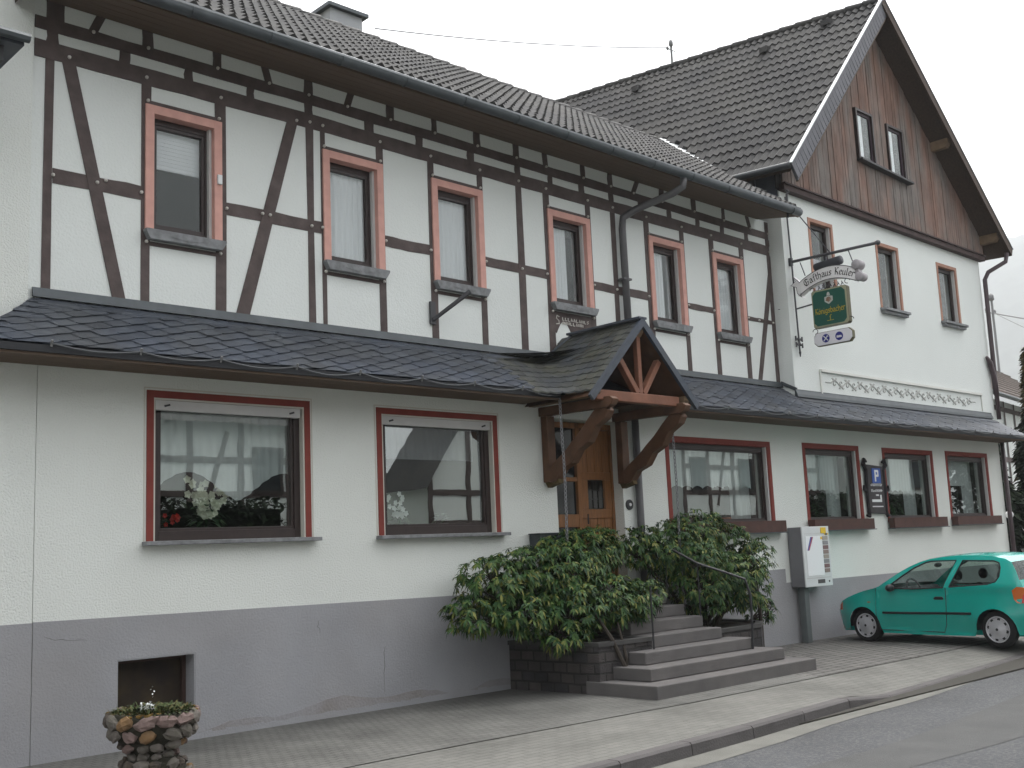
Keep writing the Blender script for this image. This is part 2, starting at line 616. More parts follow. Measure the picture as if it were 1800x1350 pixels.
def kerb_y(x):
    for (a, b), (c, d) in zip(KP, KP[1:]):
        if x <= c:
            t = max(0.0, (x - a) / (c - a))
            return b + (d - b) * t
    return KP[-1][1]

def smooth(a, b, x):
    t = min(1, max(0, (x - a) / (b - a)))
    return t * t * (3 - 2 * t)

def kerb_top(x):
    return 0.0 - 0.085 * smooth(11.0, 12.1, x) + 0.0

XS = [-40, -20, -8, 0, 3, 5, 6, 7, 8, 9, 10, 10.5, 11, 11.3, 11.6, 11.9, 12.2, 12.6, 13, 14, 15, 16, 17, 18, 20, 22, 24, 26, 28, 31, 34, 38, 44, 52, 60, 75, 90]
# road: one sheet from kerb to the far pavement
r = MB()
vs, fs = [], []
for x in XS:
    vs += [(x, kerb_y(x) + 0.05, -0.12), (x, kerb_y(x) - 5.9, -0.12)]
for i in range(len(XS) - 1):
    fs.append((2 * i, 2 * i + 1, 2 * i + 3, 2 * i + 2))
r.add(vs, fs)
structure(r.build("road", ASPH))
# pale concrete channel along the kerb, broken up towards the right
r = MB()
vs, fs = [], []
for i, x in enumerate(XS):
    w = 0.30 + 0.03 * sin(x * 1.7)
    vs += [(x, kerb_y(x) + 0.02, -0.116), (x, kerb_y(x) - w, -0.116)]
for i in range(len(XS) - 1):
    fs.append((2 * i, 2 * i + 1, 2 * i + 3, 2 * i + 2))
r.add(vs, fs)
structure(r.build("road_gutter", GUTT))
# dark seal joint and lighter repair strip in the carriageway
r = MB()
vs, fs = [], []
for i, x in enumerate([3 + 0.5 * k for k in range(40)]):
    y = kerb_y(x) - 1.05 - 0.10 * sin(x * 0.8) - 0.035 * (x - 8)
    vs += [(x, y, -0.117), (x, y - 0.75 - 0.1 * sin(x * 1.3), -0.117)]
for i in range(39):
    fs.append((2 * i, 2 * i + 1, 2 * i + 3, 2 * i + 2))
r.add(vs, fs)
structure(r.build("road_patch", mat("rolled_repair_asphalt", (0.072, 0.072, 0.071), 0.95, var=0.12, vs=2.5, bump=0.008, bs=90)))

# kerb stones, one metre each, with joints
k = MB()
x = -6.0
while x < 40:
    a, b = x + 0.006, x + 0.994
    vs = []
    for xx in (a, b):
        y, z = kerb_y(xx), kerb_top(xx)
        vs += [(xx, y + 0.14, z), (xx, y + 0.02, z), (xx, y, z - 0.02), (xx, y - 0.012, -0.16), (xx, y + 0.14, -0.16)]
    n = 5
    fs = [(i, (i + 1) % n, n + (i + 1) % n, n + i) for i in range(n)] + [tuple(range(n)), tuple(range(2 * n - 1, n - 1, -1))]
    k.add(vs, fs)
    x += 1.0
structure(k.build("kerb", KERB))

def joint_y(x):
    return -2.60 - 0.05 * max(0, x - 6.5) if x < 10 else -2.78 + 0.0 * x

# pavement (outer beige blocks), sloping to the dropped kerb on the right
p = MB()
vs, fs = [], []
for x in XS:
    ya, yb = kerb_y(x) + 0.14, joint_y(x) - 0.03 if x < 24 else kerb_y(x) + 1.6
    for t in (0, 0.5, 1):
        y = ya + (yb - ya) * t
        vs.append((x, y, kerb_top(x) * (1 - t) ** 1.2 - 0.002))
for i in range(len(XS) - 1):
    for j in (0, 1):
        fs.append((3 * i + j, 3 * i + 3 + j, 3 * i + 4 + j, 3 * i + 1 + j))
p.add(vs, fs)
structure(p.build("pavement", PAVE))
# bedding below the joints so that the gaps read dark
p = MB()
p.box(-40, 24, -4.2, 0.3, -0.2, -0.10)
structure(p.build("pavement_bed", mat("joint_dirt", (0.045, 0.042, 0.036), 1.0)))
p = MB()
vs, fs = [], []
XA = [x for x in XS if x <= 12.6]
for x in XA:
    vs += [(x, joint_y(x), -0.001), (x, 0.1, 0.0)]
for i in range(len(XA) - 1):
    fs.append((2 * i, 2 * i + 2, 2 * i + 3, 2 * i + 1))
p.add(vs, fs)
structure(p.build("forecourt", COBB))
p = MB()
vs, fs = [], []
XA = [x for x in XS if 12.6 <= x <= 26]
for x in XA:
    vs += [(x, joint_y(x) if x < 24 else kerb_y(x) + 1.6, -0.001), (x, 6.0 if x > 25.1 else 0.1, 0.0)]
for i in range(len(XA) - 1):
    fs.append((2 * i, 2 * i + 2, 2 * i + 3, 2 * i + 1))
p.add(vs, fs)
structure(p.build("parking_area", COBD))
p = MB()
p.add([(25.3, 0, -0.02), (70, 2.5, -0.02), (70, 40, -0.02), (25.3, 40, -0.02)], [(0, 1, 2, 3)])
structure(p.build("yard", COBB))
# pavement on the photographer's side
p = MB()
vs, fs = [], []
for x in XS:
    y = kerb_y(x) - 5.9
    vs += [(x, y, -0.121), (x, y, 0), (x, y - 7, 0)]
for i in range(len(XS) - 1):
    for j in (0, 1):
        fs.append((3 * i + j, 3 * i + 3 + j, 3 * i + 4 + j, 3 * i + 1 + j))
p.add(vs, fs)
structure(p.build("opposite_pavement", PAVE))

# wooded hill far beyond the village
h = MB()
rg = random.Random(3)
def hillz(u, v):
    x = 650 + 1500 * v
    y = -350 + 1500 * u
    z = 620 * smooth(0.12, 0.95, v) * (0.74 + 0.2 * sin(2.4 * u + 0.9) + 0.05 * sin(9 * u)) + rg.uniform(-6, 6) * (v > 0.1)
    return (x, y, z - 3)
h.smooth = True
h.quadgrid(hillz, 90, 60)
structure(h.build("hill", mat("wooded_hillside", (0.05, 0.062, 0.05), 0.95, var=0.5, vs=0.05)))
# ------------------------------------------------------------------ the inn
INN = thing("inn_building", (14, 0, 0), "white inn with half-timbered upper floor, slate canopy and brown boarded gable", "inn")

# --- ground floor wall
GW = [(4.99, 6.93, 1.98, 3.51), (7.86, 9.81, 1.975, 3.495), (13.27, 16.08, 1.96, 3.37), (17.08, 19.0, 1.96, 3.395), (19.88, 21.95, 1.96, 3.395), (22.52, 24.53, 1.98, 3.41)]
BAND = 0.075
GH = [(a + BAND, b - BAND, c, d - BAND) for a, b, c, d in GW]
DOOR = (10.88, 12.25, 1.2, 3.52)
CEL = (4.70, 5.52, 0.10, 0.85)
w = MB()
holed_wall(w, 3.9, 25.2, -0.2, 3.72, 0.0, 0.28, GH + [DOOR, CEL])
w.build("ground_floor_wall", PLASTER, INN)
# painted plinth, a skin 12 mm proud; its upper edge is not quite level
p = MB()
holed_wall(p, 3.9, 10.86, -0.2, 1.15, -0.012, 0.010, [CEL])
p.prism([(3.9, 1.15), (10.86, 1.15), (10.86, 1.215), (9.1, 1.215), (3.9, 1.268)], 'y', -0.012, -0.002)
p.prism([(12.27, -0.2), (16.25, -0.2), (16.25, 1.235), (12.27, 1.215)], 'y', -0.012, -0.002)
p.prism([(16.25, -0.2), (25.212, -0.2), (25.212, 1.0), (16.25, 1.005)], 'y', -0.012, -0.002)
p.box(25.2, 25.212, -0.002, 6, -0.2, 1.0)
# rough mortar fillet where wall and paving meet
for i in range(46):
    x = 3.9 + i * 0.15
    p.prism([(x, 0.0), (x + 0.15, 0.0), (x + 0.15, 0.05 + 0.03 * rnd.random()), (x, 0.05 + 0.03 * rnd.random())], 'y', -0.017, -0.0121)
PL = p.build("plinth", PLINTH, INN)
p = MB()                                              # patched strip of older render along the ground, uneven top
xs_ = [3.9 + 0.11 * i for i in range(64)]
hs_ = [0.14 + 0.05 * sin(x * 1.9) + 0.035 * sin(x * 5.3 + 1) + rnd.uniform(-.012, .012) for x in xs_]
for i in range(63):
    if xs_[i] > CEL[1]:
        p.prism([(xs_[i], 0.0), (xs_[i + 1], 0.0), (xs_[i + 1], hs_[i + 1]), (xs_[i], hs_[i])], 'y', -0.0165, -0.0121)
p.build("repair_strip", mat("older_plinth_render", (0.285, 0.28, 0.288), 0.95, var=0.12, vs=2.5, col2=(0.235, 0.215, 0.205), cs=1.6, cmix=0.8, bump=0.008, bs=40), PL)
p = MB()
rc = random.Random(4)
for x, z, L_, dx in ((7.0, 1.06, 0.10, 0.02), (7.9, 0.7, 0.55, -0.06), (4.0, 1.13, 0.06, 0.35)):
    pts = [(x, -0.013, z)]
    for _ in range(7):
        pts.append((pts[-1][0] + dx / 7 + rc.uniform(-.02, .02), -0.013, pts[-1][2] - L_ / 7 + rc.uniform(-.015, .015)))
    p.tube(pts, [0.001, 0.002, 0.0015, 0.0025, 0.0015, 0.0015, 0.001, 0.0005], 4)
p.build("crack", mat("dark_crack", (0.07, 0.065, 0.065), 1.0), PL)
# cellar opening
c = MB()
frame_ring(c, CEL[0] + 0.0005, CEL[1] - 0.0005, CEL[2] + 0.0005, CEL[3] - 0.0005, 0.012, -0.008, 0.169)
c.build("cellar_reveal", PLINTH, INN)
c = MB()
c.box(CEL[0] - 0.02, CEL[1] + 0.02, 0.22, 0.25, CEL[2] - 0.02, CEL[3] + 0.02)
ce = c.build("cellar_hatch", mat("stained_dark_board", (0.022, 0.015, 0.012), 0.7, col2=(0.06, 0.042, 0.018), cs=3.0, cmix=0.7, var=0.3, vs=3), INN)
c = MB()
frame_ring(c, CEL[0] + 0.002, CEL[1] - 0.002, CEL[2] + 0.002, CEL[3] - 0.002, 0.05, 0.17, 0.219)
c.build("frame", mat("dark_rusty_frame", (0.05, 0.03, 0.025), 0.7), ce)

# --- upper wall of the timber-framed wing
UW = [(5.09, 6.0), (7.36, 8.27), (9.07, 9.98), (11.25, 12.16), (13.54, 14.44), (15.23, 16.12)]
UZ0, UZ1 = 5.285, 6.70
Y1 = 0.30
UH = [(a + 0.09, b - 0.09, UZ0, UZ1 - 0.09) for a, b in UW]
w = MB(warp=True)
holed_wall(w, 3.9, 17.02, 4.2, 7.58, Y1, 0.26, UH)
w.build("upper_wall", PLASTER2, INN)

# --- timber frame: belts as the part's own mesh, every other member a sub-part
TY0, TY1 = Y1 - 0.012, Y1 + 0.02
def belt(mb, x0, x1, z0, z1, n=40, jit=0.006, y=0.0):
    lo = [(x0 + (x1 - x0) * i / n, z0 + rnd.uniform(-jit, jit)) for i in range(n + 1)]
    hi = [(x0 + (x1 - x0) * i / n, z1 + rnd.uniform(-jit, jit)) for i in range(n + 1)]
    for i in range(n):
        mb.prism([lo[i], lo[i + 1], hi[i + 1], hi[i]], 'y', TY0 + y, TY1)
b = MB(warp=True)
belt(b, 3.91, 17.0, 7.225, 7.36)
belt(b, 3.91, 17.0, 6.92, 7.105)
TF = b.build("timber_frame", TIMBER, INN)
PEGS = []
def beam(name, pts, dy=0.002):
    m = MB(warp=True)
    m.prism(pts, 'y', TY0 + dy, TY1)
    return m.build(name, TIMBER, TF)
def post(x0, x1, z0, z1, nm="post"):
    j = lambda: rnd.uniform(-0.008, 0.008)
    zm = (z0 + z1) / 2
    return beam(nm, [(x0 + j(), z0), (x1 + j(), z0), (x1 + j(), zm), (x1 + j(), z1), (x0 + j(), z1), (x0 + j(), zm)])
ZB = 4.22
post(4.02, 4.115, ZB, 6.92)
post(4.03, 4.20, 7.36, 7.56)
post(4.03, 4.15, 7.105, 7.225)
for x0, x1, z1 in ((5.05, 5.155, 6.92), (5.93, 6.06, 6.92), (7.14, 7.235, 6.92), (7.345, 7.40, 6.92), (8.19, 8.295, 6.92), (9.025, 9.13, 6.92), (9.90, 10.005, 6.92),
                   (10.635, 10.755, 6.92), (11.185, 11.31, 6.92), (12.095, 12.195, 6.92), (12.665, 12.765, 6.92), (13.465, 13.58, 6.92), (14.38, 14.485, 6.92),
                   (15.175, 15.295, 6.92), (16.055, 16.175, 6.92), (16.92, 17.06, 6.92)):
    # posts beside a window show above and below its casing only through the narrow side strip
    post(x0, x1, ZB, z1)
    PEGS.append(((x0 + x1) / 2, 7.0))
for x0, x1 in ((4.80, 4.92), (5.55, 5.65), (6.33, 6.43), (7.12, 7.235), (8.01, 8.15), (8.84, 8.96), (9.74, 9.86), (10.64, 10.745), (11.31, 11.41), (11.97, 12.09), (12.65, 12.76),
               (13.36, 13.48), (14.08, 14.19), (14.84, 14.95), (15.54, 15.64), (16.26, 16.36), (16.90, 17.04)):
    post(x0, x1, 7.104, 7.226, "strut")
for x0, x1 in ((5.06, 5.18), (5.90, 6.01), (7.12, 7.24), (8.36, 8.49), (9.12, 9.21), (9.87, 9.99), (10.62, 10.73), (12.03, 12.13), (12.65, 12.76), (13.91, 14.03), (14.76, 14.88), (15.61, 15.70), (16.92, 17.06)):
    post(x0, x1, 7.355, 7.56, "strut")
    PEGS.append(((x0 + x1) / 2, 7.345))
for a, b_ in ((4.51, 4.60), (6.63, 6.57), (7.75, 7.82), (11.28, 11.26), (13.25, 13.36), (16.44, 16.37)):
    beam("strut", [(a - 0.05, 7.355), (a + 0.05, 7.355), (b_ + 0.05, 7.56), (b_ - 0.05, 7.56)])
    PEGS.append((a, 7.345))
for x0, x1, z0, z1 in ((4.115, 5.05, 5.61, 5.765), (6.06, 7.345, 5.625, 5.77), (8.295, 9.03, 5.625, 5.765), (10.005, 11.19, 5.63, 5.765), (12.195, 13.47, 5.61, 5.74), (14.485, 15.18, 5.61, 5.71), (16.175, 16.93, 5.62, 5.69)):
    m = MB(warp=True)
    lo = [(x0 + (x1 - x0) * i / 6, z0 + rnd.uniform(-.006, .006)) for i in range(7)]
    hi = [(x0 + (x1 - x0) * i / 6, z1 + rnd.uniform(-.006, .006)) for i in range(7)]
    m.prism(lo + hi[::-1], 'y', TY0 + 0.004, TY1)
    m.build("rail", TIMBER, TF)
    PEGS += [(x0 + 0.0, (z0 + z1) / 2), (x1 - 0.0, (z0 + z1) / 2)]
for a, b_ in UW:                                     # thin lintel and sill rails between the window posts
    for z0, z1 in ((UZ1 + 0.002, UZ1 + 0.05), (UZ0 - 0.165, UZ0 - 0.12)):
        beam("rail", [(a + 0.03, z0), (b_ - 0.03, z0), (b_ - 0.03, z1), (a + 0.03, z1)], 0.003)
    PEGS += [(a + 0.03, UZ1 + 0.04), (b_ - 0.03, UZ1 + 0.04), (a + 0.02, UZ0 - 0.13), (b_ - 0.02, UZ0 - 0.13)]
for pts in ([(4.19, 6.93), (4.33, 6.93), (4.95, ZB), (4.81, ZB)], [(6.87, 6.93), (7.01, 6.93), (6.27, ZB), (6.10, ZB)], [(16.92, 6.6), (16.99, 6.4), (16.36, ZB), (16.26, ZB)]):
    beam("brace", pts, -0.003)
PEGS += [(4.26, 6.99), (4.57, 5.70), (4.66, 5.74), (6.52, 5.72), (6.62, 5.72), (7.0, 6.97), (16.5, 5.65), (10.69, 5.70), (7.19, 5.69), (12.71, 5.68)]
pm = MB()
pm.smooth = True
pm.sphere((0, 0, 0), 0.02, 8, 5, sc=(1, 1.2, 1))
pm.local = True
pg0 = None
for x, z in PEGS[:100]:
    xx, yy, zz = warp_left((x, TY0 - 0.008, z))
    if pg0 is None:
        pg0 = pm.build("peg", PEG, TF)
        q = pg0
    else:
        q = pg0.copy()
        COL.objects.link(q)
        q.parent = TF
    q.location = (xx - 14, yy, zz)

# inscription board under the fourth window: two arches cut below, pale carved lettering
m = MB(warp=True)
arch = [(11.31, 5.12), (12.10, 5.12), (12.10, 4.84)]
for k in range(9):
    t = k / 8
    arch.append((12.05 - 0.30 * t, 4.82 + 0.13 * sin(pi * t)))
arch.append((11.70, 4.86))
for k in range(9):
    t = k / 8
    arch.append((11.66 - 0.32 * t, 4.84 + 0.19 * sin(pi * t)))
arch.append((11.31, 4.86))
m.prism(arch, 'y', TY0 + 0.005, TY1)
ins = m.build("inscription_board", TIMBER, TF)
m = MB(warp=True)
def carve(pts, r=0.008):
    m.tube([(x, TY0 + 0.002, z) for x, z in pts], r, 5)
carve([(11.40, 5.09), (11.355, 5.105), (11.34, 5.06), (11.39, 5.03), (11.395, 4.985), (11.33, 4.975)], 0.009)
rg = random.Random(11)
for row, (xa, xb, z) in enumerate(((11.47, 12.02, 5.045), (11.46, 11.9, 4.985))):
    x = xa
    while x < xb:
        hgt = 0.042
        kind = rg.randrange(4)
        if kind == 0:
            carve([(x, z), (x, z + hgt)])
            carve([(x + 0.03, z), (x + 0.03, z + hgt)])
        elif kind == 1:
            carve([(x, z), (x + 0.016, z + hgt), (x + 0.032, z)])
        elif kind == 2:
            carve([(x + 0.03, z + hgt), (x, z + hgt * 0.7), (x + 0.03, z + hgt * 0.3), (x, z)])
        else:
            carve([(x, z + hgt), (x, z), (x + 0.03, z)])
        x += 0.058
m.build("lettering", PEG, ins)

# --- windows
def upper_window(a, b_, i):
    m = MB(warp=True)
    frame_ring(m, a, b_, UZ0, UZ1, 0.098, Y1 - 0.035, Y1 + 0.14, 0.098, 0.0)
    cas = m.build("window", PINK, INN, bevel=0.004)
    x0, x1, z0, z1 = a + 0.098, b_ - 0.098, UZ0, UZ1 - 0.098
    m = MB(warp=True)
    frame_ring(m, x0, x1, z0, z1, 0.055, Y1 + 0.09, Y1 + 0.15, 0.07, 0.085)
    frame_ring(m, x0 + 0.055, x1 - 0.055, z0 + 0.085, z1 - 0.07, 0.035, Y1 + 0.10, Y1 + 0.16)
    m.build("frame", FRAME, cas, bevel=0.003)
    m = MB(warp=True)
    m.box(x1 - 0.032, x1 - 0.0005, Y1 + 0.035, Y1 + 0.088, z0, z1)
    m.build("shutter_rail", ALU, cas)
    m = MB(warp=True)
    m.box(x0 + 0.0005, x0 + 0.032, Y1 + 0.035, Y1 + 0.088, z0, z1)
    m.build("shutter_rail", ALU, cas)
    m = MB(warp=True)
    m.box(x0 + 0.09, x1 - 0.09, Y1 + 0.125, Y1 + 0.135, z0 + 0.12, z1 - 0.105)
    m.build("pane", GLASS, cas)
    m = MB(warp=True)
    m.prism([(a - 0.015, UZ0), (b_ + 0.015, UZ0), (b_ + 0.015, UZ0 - 0.025), (b_ - 0.04, UZ0 - 0.11), (a + 0.03, UZ0 - 0.11), (a - 0.015, UZ0 - 0.025)], 'y', Y1 - 0.10, Y1 - 0.013)
    m.prism([(a + 0.25, UZ0 - 0.06), (a + 0.45, UZ0 - 0.035), (a + 0.66, UZ0 - 0.06), (a + 0.45, UZ0 - 0.085)], 'y', Y1 - 0.105, Y1 - 0.0995)
    m.build("sill", SILL, cas)
    m = MB(warp=True)
    if i == 0:
        m.box(x0 + 0.02, x1 - 0.02, Y1 + 0.19, Y1 + 0.20, z0 + 0.78, z1)
        for k in range(12):
            m.box(x0 + 0.02, x1 - 0.02, Y1 + 0.186, Y1 + 0.19, z0 + 0.79 + k * 0.044, z0 + 0.815 + k * 0.044)
    else:
        if i in (1, 2, 5):
            pleats(m, x0 - 0.02, x1 + 0.02, z0, z1, Y1 + 0.175, 9, 0.018)
        else:
            pleats(m, x0 - 0.02, x0 + 0.46, z0, z1, Y1 + 0.175, 7, 0.02)
            pleats(m, x1 - 0.10, x1 + 0.02, z0, z1, Y1 + 0.20, 2, 0.02)
    m.build("curtain", CURTAIN, cas)
    return cas
for i, (a, b_) in enumerate(UW):
    upper_window(a, b_, i)

def ground_window(r, i):
    a, b_, z0, z1 = r
    left = i < 2
    m = MB()
    # painted band on the wall face
    m.box(a, a + BAND, -0.010, 0.002, z0, z1)
    m.box(b_ - BAND, b_, -0.010, 0.002, z0, z1)
    m.box(a + BAND, b_ - BAND, -0.010, 0.002, z1 - BAND, z1)
    if left:      # thin pale outline round the band, pale reveal
        m.cur = 1
        for e in (0.012,):
            m.box(a - 0.03, a - 0.018, -0.006, 0.002, z0, z1 + 0.03)
            m.box(b_ + 0.018, b_ + 0.03, -0.006, 0.002, z0, z1 + 0.03)
            m.box(a - 0.018, b_ + 0.018, -0.006, 0.002, z1 + 0.018, z1 + 0.03)
    m.box(a + BAND + 0.001, a + BAND + 0.018, -0.004, 0.11, z0, z1 - BAND)
    m.box(b_ - BAND - 0.018, b_ - BAND - 0.001, -0.004, 0.11, z0, z1 - BAND)
    m.box(a + BAND + 0.018, b_ - BAND - 0.018, -0.004, 0.11, z1 - BAND - 0.018, z1 - BAND - 0.001)
    cas = m.build("window", [RED, PALE if left else RED], INN)
    x0, x1, t = a + BAND + 0.018, b_ - BAND - 0.018, z1 - BAND - 0.018
    m = MB()
    fw = 0.075 if left else 0.06
    bot = z0 + (0.03 if left else 0.05)
    frame_ring(m, x0, x1, z0, t, fw, 0.07, 0.15, 0.07, 0.10)
    frame_ring(m, x0 + fw, x1 - fw, z0 + 0.10, t - 0.07, 0.03, 0.09, 0.16)
    m.build("frame", FRAME, cas, bevel=0.004)
    m = MB()
    m.box(x0 + fw + 0.02, x1 - fw - 0.02, 0.115, 0.125, z0 + 0.12, t - 0.09)
    m.build("pane", GLASSG, cas)
    if left:
        m = MB()
        m.box(x0 + 0.005, x1 - 0.03, 0.0, 0.068, t - 0.105, t - 0.005)
        m.cur = 1
        for xx in (x0 + 0.10, x1 - 0.17):
            m.bar((xx, -0.004, t - 0.065), (xx + 0.06, -0.004, t - 0.048), 0.008, 0.02)
        m.build("shutter_box", [ALU, IRON], cas)
        m = MB()
        m.box(a - 0.05, b_ + 0.06, -0.13, -0.0125, z0 - 0.045, z0 - 0.004)
        m.build("sill", SILL, cas, bevel=0.005)
    else:
        m = MB()
        m.box(x1 - 0.035, x1 - 0.001, 0.01, 0.069, z0, t)
        m.build("shutter_rail", ALU, cas)
        m = MB()
        m.box(a - 0.04, b_ + 0.14, -0.165, -0.0125, z0 - 0.125, z0 - 0.11)
        m.build("sill", ZINC, cas)
    m = MB()
    if i == 0:      # gathered valance with scalloped lower edge, three swags
        pleats(m, x0, x1, z0 + 0.40, t, 0.22, 15, 0.025, hem=lambda q: 0.02 + 0.30 * abs(sin(1.5 * pi * q + 0.3)) ** 1.5)
    elif i == 1:
        pleats(m, x0, x1, z0 + 0.95, t, 0.40, 18, 0.015, hem=lambda q: 0.0)
    elif i == 2:
        pleats(m, x0, x1 - 0.25, z0 + 0.62, t, 0.205, 18, 0.02, hem=lambda q: 0.05 * abs(sin(9 * pi * q)))
        pleats(m, x1 - 0.55, x1, z0 + 0.05, t, 0.40, 4, 0.04)
    elif i == 5:
        pleats(m, x0, x1 - 0.5, z0 + 0.72, t, 0.205, 10, 0.015)
        pleats(m, x1 - 0.5, x1, z0 + 0.05, t, 0.36, 3, 0.04)
    else:
        pleats(m, x0, x1 - 0.5, z0 + 0.60, t, 0.205, 12, 0.015, hem=lambda q: 0.03 * abs(sin(7 * pi * q)))
        pleats(m, x1 - 0.45, x1, z0 + 0.05, t, 0.40, 3, 0.05)
    m.build("curtain", CURTAIN if i != 1 else mat("grey_lilac_curtain", (0.32, 0.31, 0.34), 0.9), cas)
    return cas
for i, r_ in enumerate(GW):
    ground_window(r_, i)

# --- gabled wing: front wall, left flank, boarded gable
KX = -0.2                                            # the wing stands slightly askew: its flank runs back to the left
RW = [(17.95, 18.72, 6.22, 7.60), (20.44, 21.28, 6.22, 7.545), (23.06, 23.92, 6.245, 7.505)]
w = MB()
holed_wall(w, 17.06, 25.2, 3.9, 8.0, 0.0, 0.28, RW)
w.box(17.02, 17.0599, 0.0, 0.5, 4.1, 8.0)            # plain corner strip beside the timber frame
w.box(25.2, 25.4, 0.29, 9, -0.2, 8.0)
w.add([(17.06, 0.28, 3.9), (17.06 + KX * 9, 9.28, 3.9), (17.06 + KX * 9, 9.28, 8.1), (17.06, 0.28, 8.1)], [(0, 1, 2, 3)])
w.build("gable_wing_wall", PLASTER2, INN)
w = MB()
w.add([(16.98, 0.0, 7.62), (16.98 + KX * 3, 3, 7.62), (16.98 + KX * 3, 3, 9.0), (16.98, 0.0, 8.5)], [(0, 1, 2, 3)])
w.bar((16.93, 0.45, 7.75), (16.93, 0.45, 8.4), 0.10, 0.10)
w.build("flank_cladding", SLATE, INN)

def wing_window(r, i):
    a, b_, z0, z1 = r
    m = MB()
    m.box(a + 0.0005, a + 0.02, -0.012, 0.13, z0, z1)
    m.box(b_ - 0.02, b_ - 0.0005, -0.012, 0.13, z0, z1)
    m.box(a + 0.02, b_ - 0.02, -0.012, 0.13, z1 - 0.02, z1 - 0.0005)
    m.box(a - 0.05, a - 0.0005, -0.012, -0.0005, z0, z1 + 0.05)
    m.box(b_ + 0.0005, b_ + 0.05, -0.012, -0.0005, z0, z1 + 0.05)
    m.box(a, b_, -0.012, -0.0005, z1 + 0.0005, z1 + 0.05)
    cas = m.build("window", OCHRE, INN)
    m = MB()
    frame_ring(m, a + 0.02, b_ - 0.02, z0, z1 - 0.02, 0.075, 0.085, 0.15, 0.08, 0.08)
    m.build("frame", FRAME, cas, bevel=0.003)
    m = MB()
    m.box(b_ - 0.05, b_ - 0.021, 0.02, 0.084, z0, z1 - 0.02)
    m.build("shutter_rail", ALU, cas)
    m = MB()
    m.box(a + 0.021, a + 0.05, 0.02, 0.084, z0, z1 - 0.02)
    m.build("shutter_rail", ALU, cas)
    m = MB()
    m.box(a + 0.09, b_ - 0.09, 0.12, 0.13, z0 + 0.07, z1 - 0.09)
    m.build("pane", GLASS, cas)
    m = MB()
    m.box(a - 0.08, b_ + 0.12, -0.13, -0.0005, z0 - 0.055, z0 - 0.002)
    m.box(a - 0.05, b_ + 0.09, -0.09, -0.0005, z0 - 0.11, z0 - 0.056)
    m.build("sill", SILL, cas, bevel=0.006)
    m = MB()
    if i == 0:
        pleats(m, a + 0.02, b_, z0, z0 + 0.75, 0.22, 6, 0.015)
    else:
        pleats(m, a + 0.02, a + 0.25 + 0.1 * i, z0, z1, 0.22, 4, 0.02)
    m.build("curtain", mat("grey_lilac_curtain", (0.32, 0.31, 0.34), 0.9), cas)
for i, r_ in enumerate(RW):
    wing_window(r_, i)

# gable triangle
A0, P0, E0 = Vector((16.7, -0.5, 8.27)), Vector((20.7, -0.5, 12.66)), Vector((25.8, -0.5, 8.15))
def roof_under(x):
    if x < 20.7:
        return 8.27 + (x - 16.7) * (12.66 - 8.27) / 4.0
    return 12.66 + (x - 20.7) * (8.15 - 12.66) / 5.1
GWN = [(19.93, 20.62, 9.19, 10.30), (21.19, 21.88, 9.13, 10.26)]
m = MB()
x = 17.07
gz0 = lambda x: 8.085 - (x - 16.7) * 0.0118
while x < 25.3:
    xa, xb = x + 0.004, x + 0.096
    xm = (xa + xb) / 2
    top = roof_under(xm) - 0.02
    segs = [(gz0(xm), top)]
    for g_ in GWN:
        if g_[0] - 0.05 < xm < g_[1] + 0.05:
            segs = [(gz0(xm), g_[2] - 0.03), (g_[3] + 0.0, top)]
    dy = rnd.uniform(-0.006, 0.006)
    for s0, s1 in segs:
        if s1 > s0:
            m.box(xa, xb, -0.065 + dy, -0.03, s0, s1)
    x += 0.1
gc = m.build("gable_cladding", CLAD, INN)
m = MB()
m.prism([(16.9, 8.0), (25.3, 7.9), (25.3, 8.54), (20.7, 12.6), (16.9, 8.44)], 'y', -0.029, -0.012)
m.build("backing", mat("black_backing", (0.01, 0.008, 0.007), 0.9), gc)
m = MB()
m.prism([(17.0, 7.985), (25.28, 7.885), (25.28, 7.99), (17.0, 8.09)], 'y', -0.13, -0.001)
m.prism([(17.0, 8.09), (25.28, 7.99), (25.28, 8.02), (17.0, 8.12)], 'y', -0.16, -0.068)
m.build("gable_beam", mat("dark_red_brown_beam", (0.055, 0.035, 0.033), 0.75, var=0.2, vs=5), INN)
for a, b_, z0, z1 in GWN:
    m = MB()
    frame_ring(m, a, b_, z0, z1, 0.05, -0.10, -0.028)
    cas = m.build("window", FRAME, INN)
    m = MB()
    frame_ring(m, a + 0.05, b_ - 0.05, z0 + 0.05, z1 - 0.05, 0.06, -0.058, -0.0285)
    m.build("frame", mat("dark_violet_brown_frame", (0.035, 0.02, 0.028), 0.5), cas)
    m = MB()
    m.box(a + 0.08, b_ - 0.08, -0.042, -0.034, z0 + 0.08, z1 - 0.08)
    m.build("pane", GLASS, cas)
    m = MB()
    m.box(a + 0.07, a + 0.30, -0.0335, -0.0295, z0 + 0.06, z1 - 0.06)
    m.build("curtain", CURTAIN, cas)
m = MB()
m.prism([(19.86, 9.16), (21.98, 9.06), (21.98, 9.10), (19.86, 9.2)], 'y', -0.2, -0.066)
m.build("gable_sill", IRON, INN)

